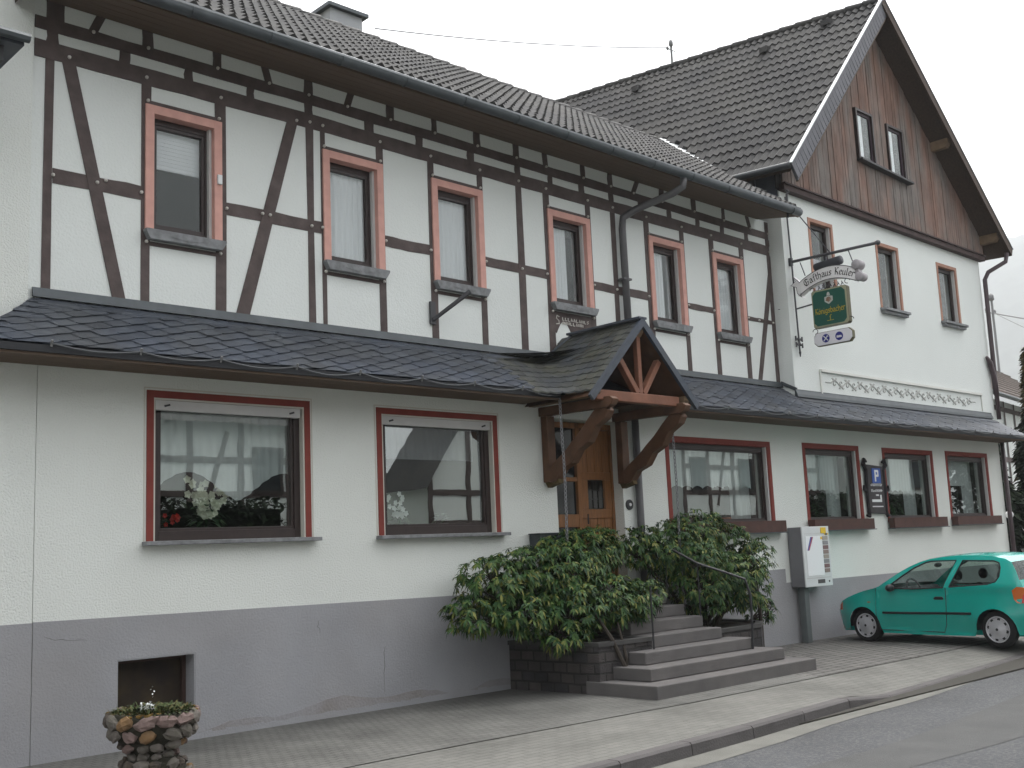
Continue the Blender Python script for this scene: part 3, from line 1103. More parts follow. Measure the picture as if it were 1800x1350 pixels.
# --- rooms behind the glass
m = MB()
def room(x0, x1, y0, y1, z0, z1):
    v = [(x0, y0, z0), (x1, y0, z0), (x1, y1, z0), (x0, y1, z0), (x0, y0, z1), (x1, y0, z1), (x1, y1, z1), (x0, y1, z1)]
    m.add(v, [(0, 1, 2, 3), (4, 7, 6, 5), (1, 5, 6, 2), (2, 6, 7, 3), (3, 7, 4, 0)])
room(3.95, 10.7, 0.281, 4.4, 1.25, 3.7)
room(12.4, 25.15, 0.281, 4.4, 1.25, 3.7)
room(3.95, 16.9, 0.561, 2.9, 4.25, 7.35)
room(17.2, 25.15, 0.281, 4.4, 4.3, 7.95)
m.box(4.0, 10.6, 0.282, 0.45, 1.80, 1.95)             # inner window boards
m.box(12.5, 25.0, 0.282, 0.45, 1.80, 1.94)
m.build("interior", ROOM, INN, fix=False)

# --- frieze panel with scrollwork
m = MB()
m.prism([(17.88, 4.72), (24.56, 4.71), (24.56, 4.755), (17.88, 4.765)], 'y', -0.045, -0.0005)
m.box(17.86, 17.90, -0.025, -0.0005, 4.30, 4.76)
m.box(24.54, 24.57, -0.025, -0.0005, 4.36, 4.75)
fz = m.build("frieze", mat("frieze_plaster", (0.66, 0.66, 0.62), 0.95), INN)
m = MB()
N = 25
for k in range(N):
    x0 = 18.25 + k * 0.231
    zc = 4.545 - k * 0.001
    sgn = 1 if k % 2 == 0 else -1
    m.tube([(x0 + 0.231 * t / 6, -0.006, zc + sgn * 0.055 * sin(pi * t / 6)) for t in range(7)], 0.011, 5)
    sp = []
    for t in range(12):
        a = 0.5 + t * 0.55
        rr = 0.062 * (1 - t / 14)
        sp.append((x0 + 0.115 + rr * cos(a) * 1.3, -0.006, zc - sgn * 0.015 + rr * sin(a) * sgn))
    m.tube(sp, 0.010, 5)
    for q in (-1, 1):
        m.prism([(x0 + 0.115, zc + sgn * 0.06), (x0 + 0.115 + q * 0.05, zc + sgn * 0.10), (x0 + 0.115 + q * 0.10, zc + sgn * 0.085), (x0 + 0.115 + q * 0.05, zc + sgn * 0.06)], 'y', -0.010, -0.0005)
for xa, xb in ((18.05, 18.25), (24.02, 24.24)):
    m.tube([(xa, -0.006, 4.54), (xb, -0.006, 4.545)], 0.009, 5)
m.build("ornament", mat("grey_scroll_paint", (0.44, 0.44, 0.42), 0.95), fz)
# ------------------------------------------------------------------ roofs
SL = 0.704                                            # pitch of the left roof
EY, EZ = -0.60, 7.45
def zleft(y):
    return EZ + SL * (y - EY)

def tiles(mb, O, U, V, ulen0, ulen1, vlen, keep=None, w=0.30, h=0.34, rg=rnd, lift=0.024):
    """interlocking concrete tiles, each a small moulded sheet overlapping the course below"""
    O, U, V = Vector(O), Vector(U).normalized(), Vector(V).normalized()
    n = U.cross(V).normalized()
    if n.z < 0:
        n = -n
    nrow = int(math.ceil(vlen / h))
    prof = [0, 0.12, 0.25, 0.38, 0.5, 0.62, 0.75, 0.88, 1.0]
    for j in range(nrow):
        v0, v1 = j * h, min((j + 1) * h + 0.05, vlen)
        nc = int((ulen1 - ulen0) / w) + 1
        for i in range(nc):
            u0 = ulen0 + i * w
            if u0 + w > ulen1 + w * 0.6:
                continue
            pc = O + U * (u0 + w / 2) + V * (v0 + h / 2)
            if keep and not keep(pc):
                continue
            j1, j2 = rg.uniform(-0.004, 0.004), rg.uniform(-0.004, 0.006)
            vs = []
            for t in prof:
                hh = 0.052 * (1 - cos(4 * pi * t)) / 2
                u = u0 + t * w
                vs.append(O + U * u + V * (v0 + j2) + n * (-0.03))
                vs.append(O + U * u + V * (v0 + j2) + n * (lift + hh + j1))
                vs.append(O + U * u + V * v1 + n * (0.004 + hh * 0.9))
            L = len(prof)
            fs = []
            for q in range(L - 1):
                fs.append((q * 3, q * 3 + 3, q * 3 + 4, q * 3 + 1))
                fs.append((q * 3 + 1, q * 3 + 4, q * 3 + 5, q * 3 + 2))
            mb.add(vs, fs)

RY = 3.0
RZ = zleft(RY)
def sag(v):
    return (v[0], v[1], v[2] - 0.0085 * max(0, v[0] - 7))
m = MB()
def keepL(p):
    if p.y < 0.96:
        return p.x < 16.62
    return p.x < 16.60 + (p.y - 0.96) * 0.5
tiles(m, (3.6, EY - 0.03, EZ), (1, 0, 0), (0, 1, SL), 0, 14.4, sqrt((RY - EY) ** 2 + (RZ - EZ) ** 2), keepL, lift=0.042)
m.v = [sag(v) for v in m.v]
ROOF = m.build("roof", TILE, INN, fix=False, label="long dark tiled roof over the timber-framed wing")
m = MB()                                              # roof body: deck, back slope, ends
def deck(x):
    return [(x, EY + 0.02, EZ - 0.05), (x, RY, RZ - 0.05), (x, 6.6, EZ - 0.05)]
m.add([sag(q) for q in deck(3.7)] + [sag(q) for q in deck(16.58)] + [sag((17.6, RY, RZ - 0.05)), sag((17.6, 6.6, EZ))], [(0, 3, 6, 1), (3, 4, 6), (1, 6, 7, 2), (0, 1, 2)])
m.build("roof_deck", SOFFITD, ROOF)
m = MB()                                              # ridge caps
x = 3.6
while x < 17.55:
    z = RZ + 0.02 - 0.0085 * max(0, x - 7)
    m.smooth = True
    m.tube([(x, RY, z), (x + 0.40, RY, z + 0.012)], [0.085, 0.10], 10)
    x += 0.37
m.smooth = False
m.build("ridge_tile", TILE, ROOF)
m = MB()                                              # bright valley strip against the wing roof
m.bar((16.57, 0.90, 8.50), (17.58, 2.98, 10.03), 0.17, 0.03, up=(-0.3, -0.6, 1))
m.build("valley_flashing", ZINCL, ROOF)
m = MB()                                              # boarded eaves
n = 5
for k in range(n):
    ya, yb = -0.55 + k * 0.168, -0.55 + (k + 1) * 0.168 - 0.006
    za = lambda y: 7.545 + (y - 0.29) * 0.19
    vs = [(3.7, ya, za(ya)), (16.66, ya, za(ya)), (16.66, yb, za(yb)), (3.7, yb, za(yb))]
    m.add([sag(v) for v in vs] + [sag((v[0], v[1], v[2] + 0.02)) for v in vs], [(0, 1, 2, 3), (7, 6, 5, 4), (0, 4, 5, 1), (1, 5, 6, 2), (2, 6, 7, 3), (3, 7, 4, 0)])
vs = [(3.7, -0.585, 7.36), (16.66, -0.585, 7.36), (16.66, -0.585, 7.47), (3.7, -0.585, 7.47)]
m.add([sag(v) for v in vs] + [sag((v[0], -0.557, v[2])) for v in vs], [(0, 1, 2, 3), (7, 6, 5, 4), (0, 4, 5, 1), (1, 5, 6, 2), (2, 6, 7, 3), (3, 7, 4, 0)])
m.add([sag((16.661, -0.585, 7.37)), sag((16.661, 0.28, 7.54)), sag((16.661, 0.28, 7.9)), sag((16.661, -0.585, 7.45))], [(0, 1, 2, 3)])
m.build("eaves_soffit", SOFFIT, ROOF)
m = MB()
m.smooth = True
m.tube([sag((3.6 + t * 0.648, -0.665, 7.405)) for t in range(21)], 0.068, 14)
m.smooth = False
for t in range(14):
    xx = 4.2 + t * 0.93
    m.tube([sag((xx, -0.665 + 0.073 * cos(a), 7.405 + 0.073 * sin(a))) for a in [pi * (0.95 + q * 0.11) for q in range(11)]], 0.008, 5)
m.add([sag((3.6, -0.74, 7.43)), sag((16.5, -0.74, 7.43)), sag((16.5, -0.732, 7.46)), sag((3.6, -0.732, 7.46))], [(0, 1, 2, 3)])
GUT = m.build("gutter", ZINC, ROOF)
m = MB()
m.box(9.6, 10.22, 3.3, 3.92, 9.7, 10.50)
m.cur = 1
m.box(9.52, 10.30, 3.22, 4.0, 10.50, 10.56)
m.add([(9.55, 3.25, 10.56), (10.27, 3.25, 10.56), (10.27, 3.97, 10.56), (9.55, 3.97, 10.56), (9.91, 3.61, 10.66)], [(0, 1, 4), (1, 2, 4), (2, 3, 4), (3, 0, 4)])
m.build("chimney", [mat("grey_chimney_sheet", (0.36, 0.37, 0.38), 0.7, var=0.12, vs=4), ZINC], ROOF)
m = MB()
m.tube([(16.28, -0.60, 7.2), (16.30, -0.60, 7.62), (16.33, -0.62, 7.66), (16.30, -0.6, 7.70)], 0.022, 7)
m.build("finial", IRON, ROOF)

# wing roof (its ridge runs back askew)
K = Vector((KX, 1, 0))
m = MB()
V = P0 - A0
def keepR(p):
    return not (p.y < 3.0 and p.z < zleft(p.y) - 0.0085 * 9.5 + 0.02)
tiles(m, A0, K, V, 0, 9.6, V.length, keepR, h=0.335, lift=0.03)
V2 = P0 - E0
tiles(m, E0, K, V2, 0, 9.6, V2.length, None, h=0.335)
ROOF2 = m.build("roof", TILE, INN, fix=False, label="steep dark tiled roof over the gabled wing")
m = MB()
x = -0.02
m.smooth = True
while x < 9.6:
    a = P0 + K * x + Vector((0, 0, 0.03))
    b_ = P0 + K * (x + 0.39) + Vector((0, 0, 0.042))
    m.tube([a, b_], [0.075, 0.088], 10)
    x += 0.36
m.smooth = False
for t, sv in ((2.2, 0.86), (5.3, 0.87), (1.0, 0.93)):      # vent tiles
    q = A0 + K * t + V * sv
    m2 = MB()
    m2.box(q.x - 0.12, q.x + 0.1, q.y - 0.1, q.y + 0.1, q.z, q.z + 0.12)
    m2.build("vent_tile", TILE, ROOF2)
m.build("ridge_tile", TILE, ROOF2)
m = MB()                                              # boarded undersides showing at the verge
d1 = Vector((-4.39, 0, 4.0)).normalized() * -0.055     # down-normal of the left slope
nl = V.cross(K).normalized()
nl = -nl if nl.z > 0 else nl
nr = V2.cross(K).normalized()
nr = -nr if nr.z > 0 else nr
for (a, b_, nn) in ((A0 - V * 0.02, P0, nl), (E0 - V2 * 0.02, P0, nr)):
    k1 = Vector((KX * 9.6, 9.6, 0))
    o1 = nn * 0.06
    vs = [a + o1, b_ + o1, b_ + o1 + k1, a + o1 + k1]
    m.add(vs, [(0, 1, 2, 3)])
    vs = [a + nn * 0.04, b_ + nn * 0.04, b_ + nn * 0.04 + k1, a + nn * 0.04 + k1]
    m.add(vs, [(3, 2, 1, 0)])
m.build("roof_boarding", SOFFITD, ROOF2, fix=False)
for sgn, a, b_, VV in ((-1, A0, P0, V), (1, E0, P0, V2)):
    m = MB()
    nn = nl if sgn < 0 else nr
    up = -nn
    f = Vector((0, -0.012, 0))
    bd = (P0 - a).normalized()
    a_ = a - bd * 0.06
    dep = 0.36 if sgn < 0 else 0.22
    q0, q1 = a_ + up * 0.055, b_ + up * 0.055 + bd * 0.02
    vs = [q0, q1, q1 - up * dep, q0 - up * dep]
    vs = vs + [v + Vector((0, -0.045, 0)) for v in vs]
    m.add(vs, [(0, 1, 2, 3), (7, 6, 5, 4), (0, 4, 5, 1), (1, 5, 6, 2), (2, 6, 7, 3), (3, 7, 4, 0)])
    if sgn < 0:                                       # narrow slate strips nailed on the board
        L = (q1 - q0).length
        for k in range(int(L / 0.14)):
            s0 = q0 + bd * (k * 0.14 + 0.004) + Vector((0, -0.046, 0))
            s1 = s0 + bd * 0.133
            vs = [s0, s1, s1 - up * (dep - 0.03) + Vector((0, -0.012, 0)), s0 - up * (dep - 0.03) + Vector((0, -0.016, 0))]
            m.add(vs + [v + Vector((0, 0.02, 0)) for v in vs], [(0, 1, 2, 3), (7, 6, 5, 4), (0, 4, 5, 1), (1, 5, 6, 2), (2, 6, 7, 3), (3, 7, 4, 0)])
    bb = m.build("bargeboard", SLATEB if sgn < 0 else SOFFITD, ROOF2)
    m = MB()
    e0, e1 = q0 + up * 0.02 + Vector((0, -0.03, 0)), q1 + up * 0.02 + Vector((0, -0.03, 0))
    m.bar(e0, e1, 0.06, 0.02, up=up)
    m.build("edge_strip", ZINCL if sgn < 0 else ZINC, bb)
    if sgn < 0:
        m = MB()
        m.bar(q0 - up * (dep + 0.012) + Vector((0, -0.02, 0)), q1 - up * (dep + 0.012) + Vector((0, -0.02, 0)), 0.05, 0.022, up=up)
        m.build("lower_batten", SOFFIT, bb)
for x, dz in ((25.33, 0.17), (23.28, 0.17), (18.65, 0.18), (17.35, 0.2), (20.7, 0.25)):
    m = MB()
    z = roof_under(x) - dz
    prof = [(-0.46, z - 0.02), (-0.40, z - 0.10), (0.2, z - 0.12), (0.2, z + 0.09), (-0.46, z + 0.09)]
    m.prism(prof, 'x', x - 0.08, x + 0.08)
    m.build("purlin_end", mat("pale_worn_beam", (0.17, 0.115, 0.07), 0.75, var=0.3, vs=6), ROOF2)
m = MB()                                              # gutter of the wing's left eave
m.smooth = True
g0 = A0 + Vector((-0.10, 0.0, -0.03))
m.tube([g0 + K * (t * 0.17 - 0.03) for t in range(11)], 0.062, 12)
m.smooth = False
for t in (0.25, 1.0):
    q = g0 + K * t
m.build("gutter", mat("dark_gutter", (0.03, 0.034, 0.037), 0.5, spec=0.5), ROOF2)
m = MB()
e = P0 + K * 4.75
m.tube([e, e + Vector((0, 0, 0.66))], 0.028, 8)
m.tube([e + Vector((-0.14, 0, 0.44)), e + Vector((0.14, 0, 0.44))], 0.014, 6)
m.smooth = True
m.sphere(e + Vector((-0.14, 0, 0.44)), 0.035, 8, 5, sc=(1, 1, 1.5))
m.lathe([(0.02, 0.5), (0.055, 0.56), (0.05, 0.64), (0.02, 0.7)], e, n=10)
m.build("wire_mast", mat("grey_mast", (0.2, 0.2, 0.2), 0.5), ROOF2)

# ------------------------------------------------------------------ slate canopy along both wings
CS = 0.663
CY, CZ = -0.70, 3.735
def zcan(y):
    return CZ + CS * (y - CY)

def slate_shape(mb, o, a, b, n, w, h, rg, tilt=0.014):
    """one round-cornered scale: o lower-left, a along the course, b up the course, n outward"""
    pts = [(-0.04, 1.15), (-0.04, 0.22), (0.0, 0.07), (0.09, 0.0), (0.55, -0.025), (0.95, 0.0), (1.05, 0.10), (1.06, 1.15)]
    j = rg.uniform(-0.003, 0.004)
    vs = []
    for x, y in pts:
        lift = tilt * (1 - y / 1.15) + 0.006 * (x < 0.1) + j
        vs.append(o + a * (x * w) + b * (y * h) + n * (0.004 + lift))
    k = len(vs)
    lo = [v - n * 0.007 for v in vs]
    mb.add(vs + lo, [tuple(range(k - 1, -1, -1))] + [(i, (i + 1) % k, k + (i + 1) % k, k + i) for i in range(1, k - 2)])

def clip(mb, planes):
    bm = bmesh.new()
    vv = [bm.verts.new(v) for v in mb.v]
    for f in mb.f:
        try:
            bm.faces.new([vv[i] for i in f])
        except ValueError:
            pass
    for co_, no_ in planes:
        geom = bm.verts[:] + bm.edges[:] + bm.faces[:]
        bmesh.ops.bisect_plane(bm, geom=geom, dist=1e-5, plane_co=co_, plane_no=no_, clear_outer=True)
    bm.verts.index_update()
    out = MB()
    out.add([v.co.copy() for v in bm.verts], [[v.index for v in f.verts] for f in bm.faces])
    bm.free()
    return out

def canopy_slates(x0, x1, ytop, planes):
    m = MB()
    rg = random.Random(int(x0 * 10))
    U, Vd = Vector((1, 0, 0)), Vector((0, 1, CS)).normalized()
    n = U.cross(Vd).normalized()
    th = radians(27)
    a = U * cos(th) + Vd * sin(th)
    b = -U * sin(th) + Vd * cos(th)
    w, h = 0.25, 0.145
    L = (ytop - CY) / Vd.y
    O = Vector((x0, CY, CZ))
    nj = int((x1 - x0 + 3) / h)
    for j in range(-nj, nj + 1):
        for i in range(-4, int((x1 - x0) / w) + 8):
            p = a * (i * w + (j % 2) * 0.07) + b * (j * h)
            u, v = p.x, p.dot(Vd)
            if -0.3 < u < x1 - x0 + 0.2 and -0.25 < v < L + 0.1:
                slate_shape(m, O + p, a * (1 + rg.uniform(-.04, .04)), b, n, w, h, rg)
    m = clip(m, [(O, Vector((0, -1, 0))), (O + Vd * L, Vector((0, 1, 0)))] + planes)
    return m

CXL, CXR = 3.08, 25.22
# porch position
PX, PZ, PW, PY = 11.385, 4.72, 1.05, -1.25
CAN = MB()
# body of the canopy: boarding under the slates
def canbody(mb, x0, x1, yt, x0t, x1t):
    d = 0.02
    mb.add([(x0, CY + 0.01, CZ - d), (x1, CY + 0.01, CZ - d), (x1t, yt, zcan(yt) - d), (x0t, yt, zcan(yt) - d)], [(0, 1, 2, 3)])
canbody(CAN, CXL, 17.0, 0.29, 3.95, 17.0)
canbody(CAN, 17.0, CXR, -0.005, 17.0, 24.92)
CAN.add([(CXL, CY, CZ - 0.02), (3.95, 0.29, zcan(0.29) - 0.02), (CXL, 0.29, CZ - 0.02)], [(0, 1, 2)])
CAN.add([(CXR, CY, CZ - 0.02), (24.92, -0.005, zcan(0) - 0.02), (CXR, -0.005, CZ - 0.02)], [(0, 1, 2)])
can = CAN.build("canopy", SLATE, INN)
hipL = Vector((3.95 - CXL, 0.99, 0.99 * CS))
m = canopy_slates(CXL, 10.15, 0.235, [(Vector((CXL, CY, CZ)), Vector((-0.99, 0.87, 0))), (Vector((9.9, 0, 0)), Vector((1, 0, 0)))])
m2 = canopy_slates(12.6, 17.0, 0.235, [(Vector((12.75, 0, 0)), Vector((-1, 0, 0))), (Vector((17.0, 0, 0)), Vector((1, 0, 0)))])
m3 = canopy_slates(17.0, CXR, -0.06, [(Vector((17.0, 0, 0)), Vector((-1, 0, 0))), (Vector((CXR, CY, CZ)), Vector((0.695, 0.30, 0)))])
for q in (m2, m3):
    m.add(q.v, q.f)
m.build("slate_covering", SLATE, can)
# left hip of the canopy, with three curved edge courses
m = MB()
for k in range(8):
    t0, t1 = k / 8, (k + 1.12) / 8
    p0 = Vector((CXL, CY, CZ)) + hipL * t0
    p1 = Vector((CXL, CY, CZ)) + hipL * min(t1, 1)
    off = Vector((0.20, 0, 0))
    nn = Vector((0, -CS, 1)).normalized() * 0.022
    m.add([p0 + nn, p0 + off + nn * 0.8, p0 + off * 1.9 + Vector((0, .05, .03)) + nn * 0.6, p1 + off * 1.9 + nn * 0.4, p1 + off + nn * 0.4, p1 + nn * 0.3], [(0, 1, 4, 5), (1, 2, 3, 4)])
    q = Vector((-0.015, 0, -0.03))
    m.add([p0 + nn, p1 + nn * 0.3, p1 + q, p0 + q], [(0, 1, 2, 3)])
m.build("hip_slates", SLATE, can)
m = MB()                                              # upper flat course and zinc upstand
for xa, xb, yt in ((3.93, 17.0, 0.235), (17.0, 24.95, -0.06)):
    n_ = int((xb - xa) / 0.42)
    for k in range(n_):
        u0, u1 = xa + (xb - xa) * k / n_, xa + (xb - xa) * (k + 1) / n_ - 0.006
        z = zcan(yt - 0.10) + 0.022
        m.add([(u0, yt - 0.12, z - 0.005), (u1, yt - 0.12, z - 0.005), (u1, yt + 0.04, zcan(yt + 0.04) + 0.015), (u0, yt + 0.04, zcan(yt + 0.04) + 0.015), (u0, yt - 0.12, z - 0.025), (u1, yt - 0.12, z - 0.025)], [(0, 1, 2, 3), (4, 5, 1, 0)])
m.build("top_course", SLATE, can)
m = MB()
m.prism([(0.27, 4.40), (0.235, 4.40), (0.245, 4.43), (0.268, 4.50), (0.285, 4.50)], 'x', 3.93, 17.02)
m.prism([(-0.015, 4.20), (-0.065, 4.20), (-0.055, 4.25), (-0.022, 4.325), (-0.012, 4.325)], 'x', 17.0, 24.96)
m.prism([(-0.0005, 4.20), (-0.0005, 4.345), (-0.02, 4.34), (-0.02, 4.20)], 'x', 17.0, 24.98)
m.bar((17.01, 0.27, 4.49), (17.03, -0.02, 4.335), 0.04, 0.06)
m.build("flashing", ZINC, can)
m = MB()                                              # boards under the canopy
def soff(xa, xb, ya, yb):
    nb_ = 6
    for k in range(nb_):
        y0_, y1_ = ya + (yb - ya) * k / nb_, ya + (yb - ya) * (k + 1) / nb_ - 0.006
        m.box(xa, xb, y0_, y1_, 3.672, 3.69)
soff(CXL, 10.3, -0.66, -0.002)
soff(12.5, CXR - 0.02, -0.66, -0.002)
m.box(CXL, 10.3, -0.69, -0.661, 3.64, 3.70)
m.box(12.5, CXR, -0.69, -0.661, 3.64, 3.70)
m.build("soffit", SOFFIT, can)
m = MB()
m.box(CXL, 10.32, -0.715, -0.691, 3.665, 3.733)
m.box(12.45, CXR + 0.01, -0.715, -0.691, 3.665, 3.733)
m.box(CXL - 0.012, CXL, -0.715, 0.0, 3.665, 3.72)
m.box(CXR, CXR + 0.012, -0.69, 0.0, 3.665, 3.72)
m.build("eave_edge", mat("black_eave_edge", (0.02, 0.021, 0.024), 0.6), can)

# ------------------------------------------------------------------ porch gable over the door
PSL = (PZ - 3.665) / PW
def porch_z(x):
    return PZ - PSL * abs(x - PX)
PO = MB()
for sg in (-1, 1):                                    # boarded deck
    e, r_ = (PX + sg * PW, 3.665), (PX, PZ)
    d = 0.03
    PO.add([(e[0], PY, e[1] - d), (r_[0], PY, r_[1] - d), (r_[0], 0.06, r_[1] - d), (PX + sg * 0.2, 0.3, 4.47), (e[0], 0.28, e[1] - d)], [(0, 1, 2, 3, 4)])
PO.add([(PX, 0.06, PZ - 0.02), (PX - 0.24, 0.29, 4.47), (PX + 0.24, 0.29, 4.47)], [(0, 1, 2)])
por = PO.build("porch", WOODD, INN, fix=False)
# slates in level courses that sweep from the canopy up on to the porch
def contour(z, sg, step):
    """points along one level line: from the canopy, round the valley, forward along the porch slope"""
    yc = CY + (z - CZ) / CS
    dx = (PZ - z) / PSL
    xp = PX + sg * dx
    pts = []
    R = 0.42
    xs = PX + sg * 1.62
    yb = min(yc, 0.24)
    a, b_, c = Vector((xs, yb)), Vector((xp, yb)), Vector((xp, PY - 0.02))
    if yc > 0.24:
        a = b_.copy()
    la = (b_ - a).length
    r1 = min(R, la * 0.8, (b_ - c).length * 0.9)
    n_ = int(max(la - r1, 0) / step)
    for k in range(n_ + 1):
        if la - r1 > 0.01:
            pts.append(a + (b_ - a).normalized() * ((la - r1) * k / max(n_, 1)))
    for k in range(1, 7):
        t = k / 7
        p0 = b_ + (a - b_).normalized() * r1 if la > 0.01 else b_
        p2 = b_ + (c - b_).normalized() * r1
        pts.append(p0 * (1 - t) ** 2 + b_ * 2 * t * (1 - t) + p2 * t * t)
    p2 = b_ + (c - b_).normalized() * r1
    L = (c - p2).length
    n_ = max(1, int(L / step))
    for k in range(n_ + 1):
        pts.append(p2 + (c - p2) * k / n_)
    return pts
m = MB()
rg = random.Random(5)
zs = [CZ - 0.035 + k * 0.092 for k in range(12)]
for sg in (-1, 1):
    for k, z in enumerate(zs):
        if z > PZ - 0.03:
            break
        P_ = contour(z, sg, 0.15)
        Q_ = contour(min(z + 0.125, PZ - 0.001), sg, 0.15)
        # resample both to the same number of points by arc length
        def res(pts, n):
            d = [0]
            for a, b_ in zip(pts, pts[1:]):
                d.append(d[-1] + (b_ - a).length)
            out = []
            for i in range(n + 1):
                s = d[-1] * i / n
                j = max(q for q in range(len(d)) if d[q] <= s + 1e-9)
                if j >= len(pts) - 1:
                    out.append(pts[-1].copy())
                else:
                    t = (s - d[j]) / max(d[j + 1] - d[j], 1e-9)
                    out.append(pts[j].lerp(pts[j + 1], t))
            return out
        tot = sum((b_ - a).length for a, b_ in zip(P_, P_[1:]))
        n_ = max(4, int(tot / 0.145))
        A_, B_ = res(P_, n_), res(Q_, n_)
        zt = min(z + 0.125, PZ - 0.001)
        for i in range(n_):
            j = rg.uniform(-0.004, 0.006)
            a0, a1, b0, b1 = A_[i], A_[i + 1], B_[i], B_[i + 1]
            mid = (a0 + a1) / 2
            dn = (mid - (b0 + b1) / 2)
            dn = dn.normalized() * 0.012 if dn.length > 1e-6 else Vector((0, 0))
            l0 = 0.026
            vs = [(a0.x, a0.y, z + l0 + j), (mid.x + dn.x, mid.y + dn.y, z + l0 - 0.012 + j), (a1.x, a1.y, z + l0 + 0.006 + j), (b1.x, b1.y, zt + 0.008), (b0.x, b0.y, zt + 0.008)]
            lo = [(v[0], v[1], v[2] - 0.022) for v in vs[:3]]
            m.add(vs + lo, [(0, 1, 2, 3, 4), (0, 5, 6, 1), (1, 6, 7, 2)])
m.build("porch_slates", SLATEM, por, fix=False)
m = MB()
m.bar((PX, PY - 0.03, PZ + 0.03), (PX, 0.08, PZ + 0.03), 0.16, 0.03)
m.bar((PX, 0.05, PZ + 0.02), (PX - 0.26, 0.27, 4.46), 0.10, 0.03)
m.build("porch_ridge", SLATE, por)
m = MB()                                              # verge
for sg in (-1, 1):
    e = Vector((PX + sg * (PW + 0.05), PY, porch_z(PX + sg * (PW + 0.05))))
    r_ = Vector((PX, PY, PZ + 0.0))
    dirv = (r_ - e).normalized()
    up = Vector((-dirv.z * sg, 0, abs(dirv.x)))
    up = Vector((sg * abs(dirv.z), 0, abs(dirv.x)))
    vs = [e + up * 0.03, r_ + Vector((0, 0, 0.045)), r_ + Vector((0, 0, -0.085)), e - up * 0.06]
    vs = [v + Vector((0, -0.03, 0)) for v in vs] + [v + Vector((0, 0.02, 0)) for v in vs]
    m.add(vs, [(0, 1, 2, 3), (7, 6, 5, 4), (0, 4, 5, 1), (1, 5, 6, 2), (2, 6, 7, 3), (3, 7, 4, 0)])
m.build("verge_board", SLATE, por)
TYB = -1.14
m = MB()                                              # tie beam with side plates
m.box(10.46, 12.16, TYB - 0.06, TYB + 0.06, 3.60, 3.735)
m.build("tie_beam", WOODR, por, bevel=0.012)
for x in (10.65, 12.15):
    m = MB()
    m.prism([(-1.32, 3.53), (-1.36, 3.60), (-1.30, 3.64), (0.0, 3.64), (0.0, 3.52), (-1.25, 3.50)], 'x', x - 0.06, x + 0.06)
    m.build("side_plate", WOODD, por, bevel=0.008)
m = MB()
m.bar((PX, TYB, 3.735), (PX, TYB, PZ - 0.12), 0.075, 0.075, up=(0, 1, 0))
m.build("king_post", WOODR, por, bevel=0.008)
for sg in (-1, 1):
    m = MB()
    m.bar((PX + sg * 0.06, TYB, 3.735), (PX + sg * 0.42, TYB, porch_z(PX + sg * 0.42) - 0.09), 0.08, 0.09, up=(0, 1, 0))
    m.build("fan_strut", WOODR, por, bevel=0.008)
for x, z in ((PX, PZ - 0.15), (PX - 0.92, 3.70), (PX + 0.92, 3.70)):
    m = MB()
    m.prism([(-1.22, z - 0.01), (-1.18, z - 0.06), (0.2, z - 0.06), (0.2, z + 0.05), (-1.22, z + 0.05)], 'x', x - 0.055, x + 0.055)
    m.build("purlin", mat("pale_worn_beam", (0.17, 0.115, 0.07), 0.75), por)
for x in (10.69, 12.21):                              # carved wall brackets
    m = MB()
    m.box(x - 0.075, x + 0.075, -0.13, -0.0125, 2.62, 3.52)
    m.build("wall_post", WOODD, por, bevel=0.01)
    m = MB()
    lo, hi = [], []
    for k in range(15):
        t = k / 14
        y = -0.10 - 1.08 * t
        z = 2.66 + 0.86 * t - 0.05 * sin(pi * t)
        wv = 0.028 * sin(t * 22)
        lo.append((y - 0.02 - (0.055 + wv) * 0.55, z - (0.075 + wv) * 0.75))
        hi.append((y + 0.07, z + 0.085 - wv * 0.2))
    m.prism(lo + hi[::-1], 'x', x - 0.07, x + 0.07)
    m.build("bracket", WOODD, por, bevel=0.008)
    m = MB()
    m.prism([(-0.28, 2.60), (-0.06, 2.55), (-0.02, 2.62), (-0.24, 2.72)], 'x', x - 0.045, x + 0.045)
    m.build("bracket_block", mat("mossy_wood_end", (0.085, 0.06, 0.025), 0.85, var=0.3, vs=10), por)

# ------------------------------------------------------------------ door
m = MB()
DX0, DX1 = 10.88, 12.25
dy = 0.20
m.box(DX0 + 0.001, DX0 + 0.06, dy - 0.03, dy + 0.06, 1.2, 3.5)
m.box(DX1 - 0.05, DX1 - 0.001, dy - 0.03, dy + 0.06, 1.2, 3.5)
m.box(11.48, 11.56, dy - 0.03, dy + 0.06, 1.2, 3.5)
m.box(DX0 + 0.06, DX1 - 0.05, dy - 0.03, dy + 0.06, 3.42, 3.5)
m.box(DX0 + 0.06, 11.48, dy - 0.025, dy + 0.05, 1.2, 1.5)
m.box(DX0 + 0.06, 11.48, dy - 0.025, dy + 0.05, 2.02, 2.2)
m.box(DX0 + 0.06, 11.48, dy - 0.025, dy + 0.05, 2.66, 2.72)
m.box(DX0 + 0.06, DX0 + 0.16, dy - 0.025, dy + 0.05, 1.5, 3.42)
door = m.build("door", DOORW, INN, bevel=0.006)
m = MB()
for k in range(4):                                    # vertical boards above and below the little window
    xa = 11.57 + k * 0.157
    m.box(xa, xa + 0.150, dy - 0.005, dy + 0.045, 1.2, 2.14)
    m.box(xa, xa + 0.150, dy - 0.005, dy + 0.045, 2.80, 3.41)
m.box(11.565, 12.198, dy - 0.02, dy + 0.045, 2.14, 2.27)
m.box(11.565, 12.198, dy - 0.02, dy + 0.045, 2.69, 2.80)
m.box(11.565, 11.70, dy - 0.02, dy + 0.045, 2.27, 2.69)
m.box(12.06, 12.198, dy - 0.02, dy + 0.045, 2.27, 2.69)
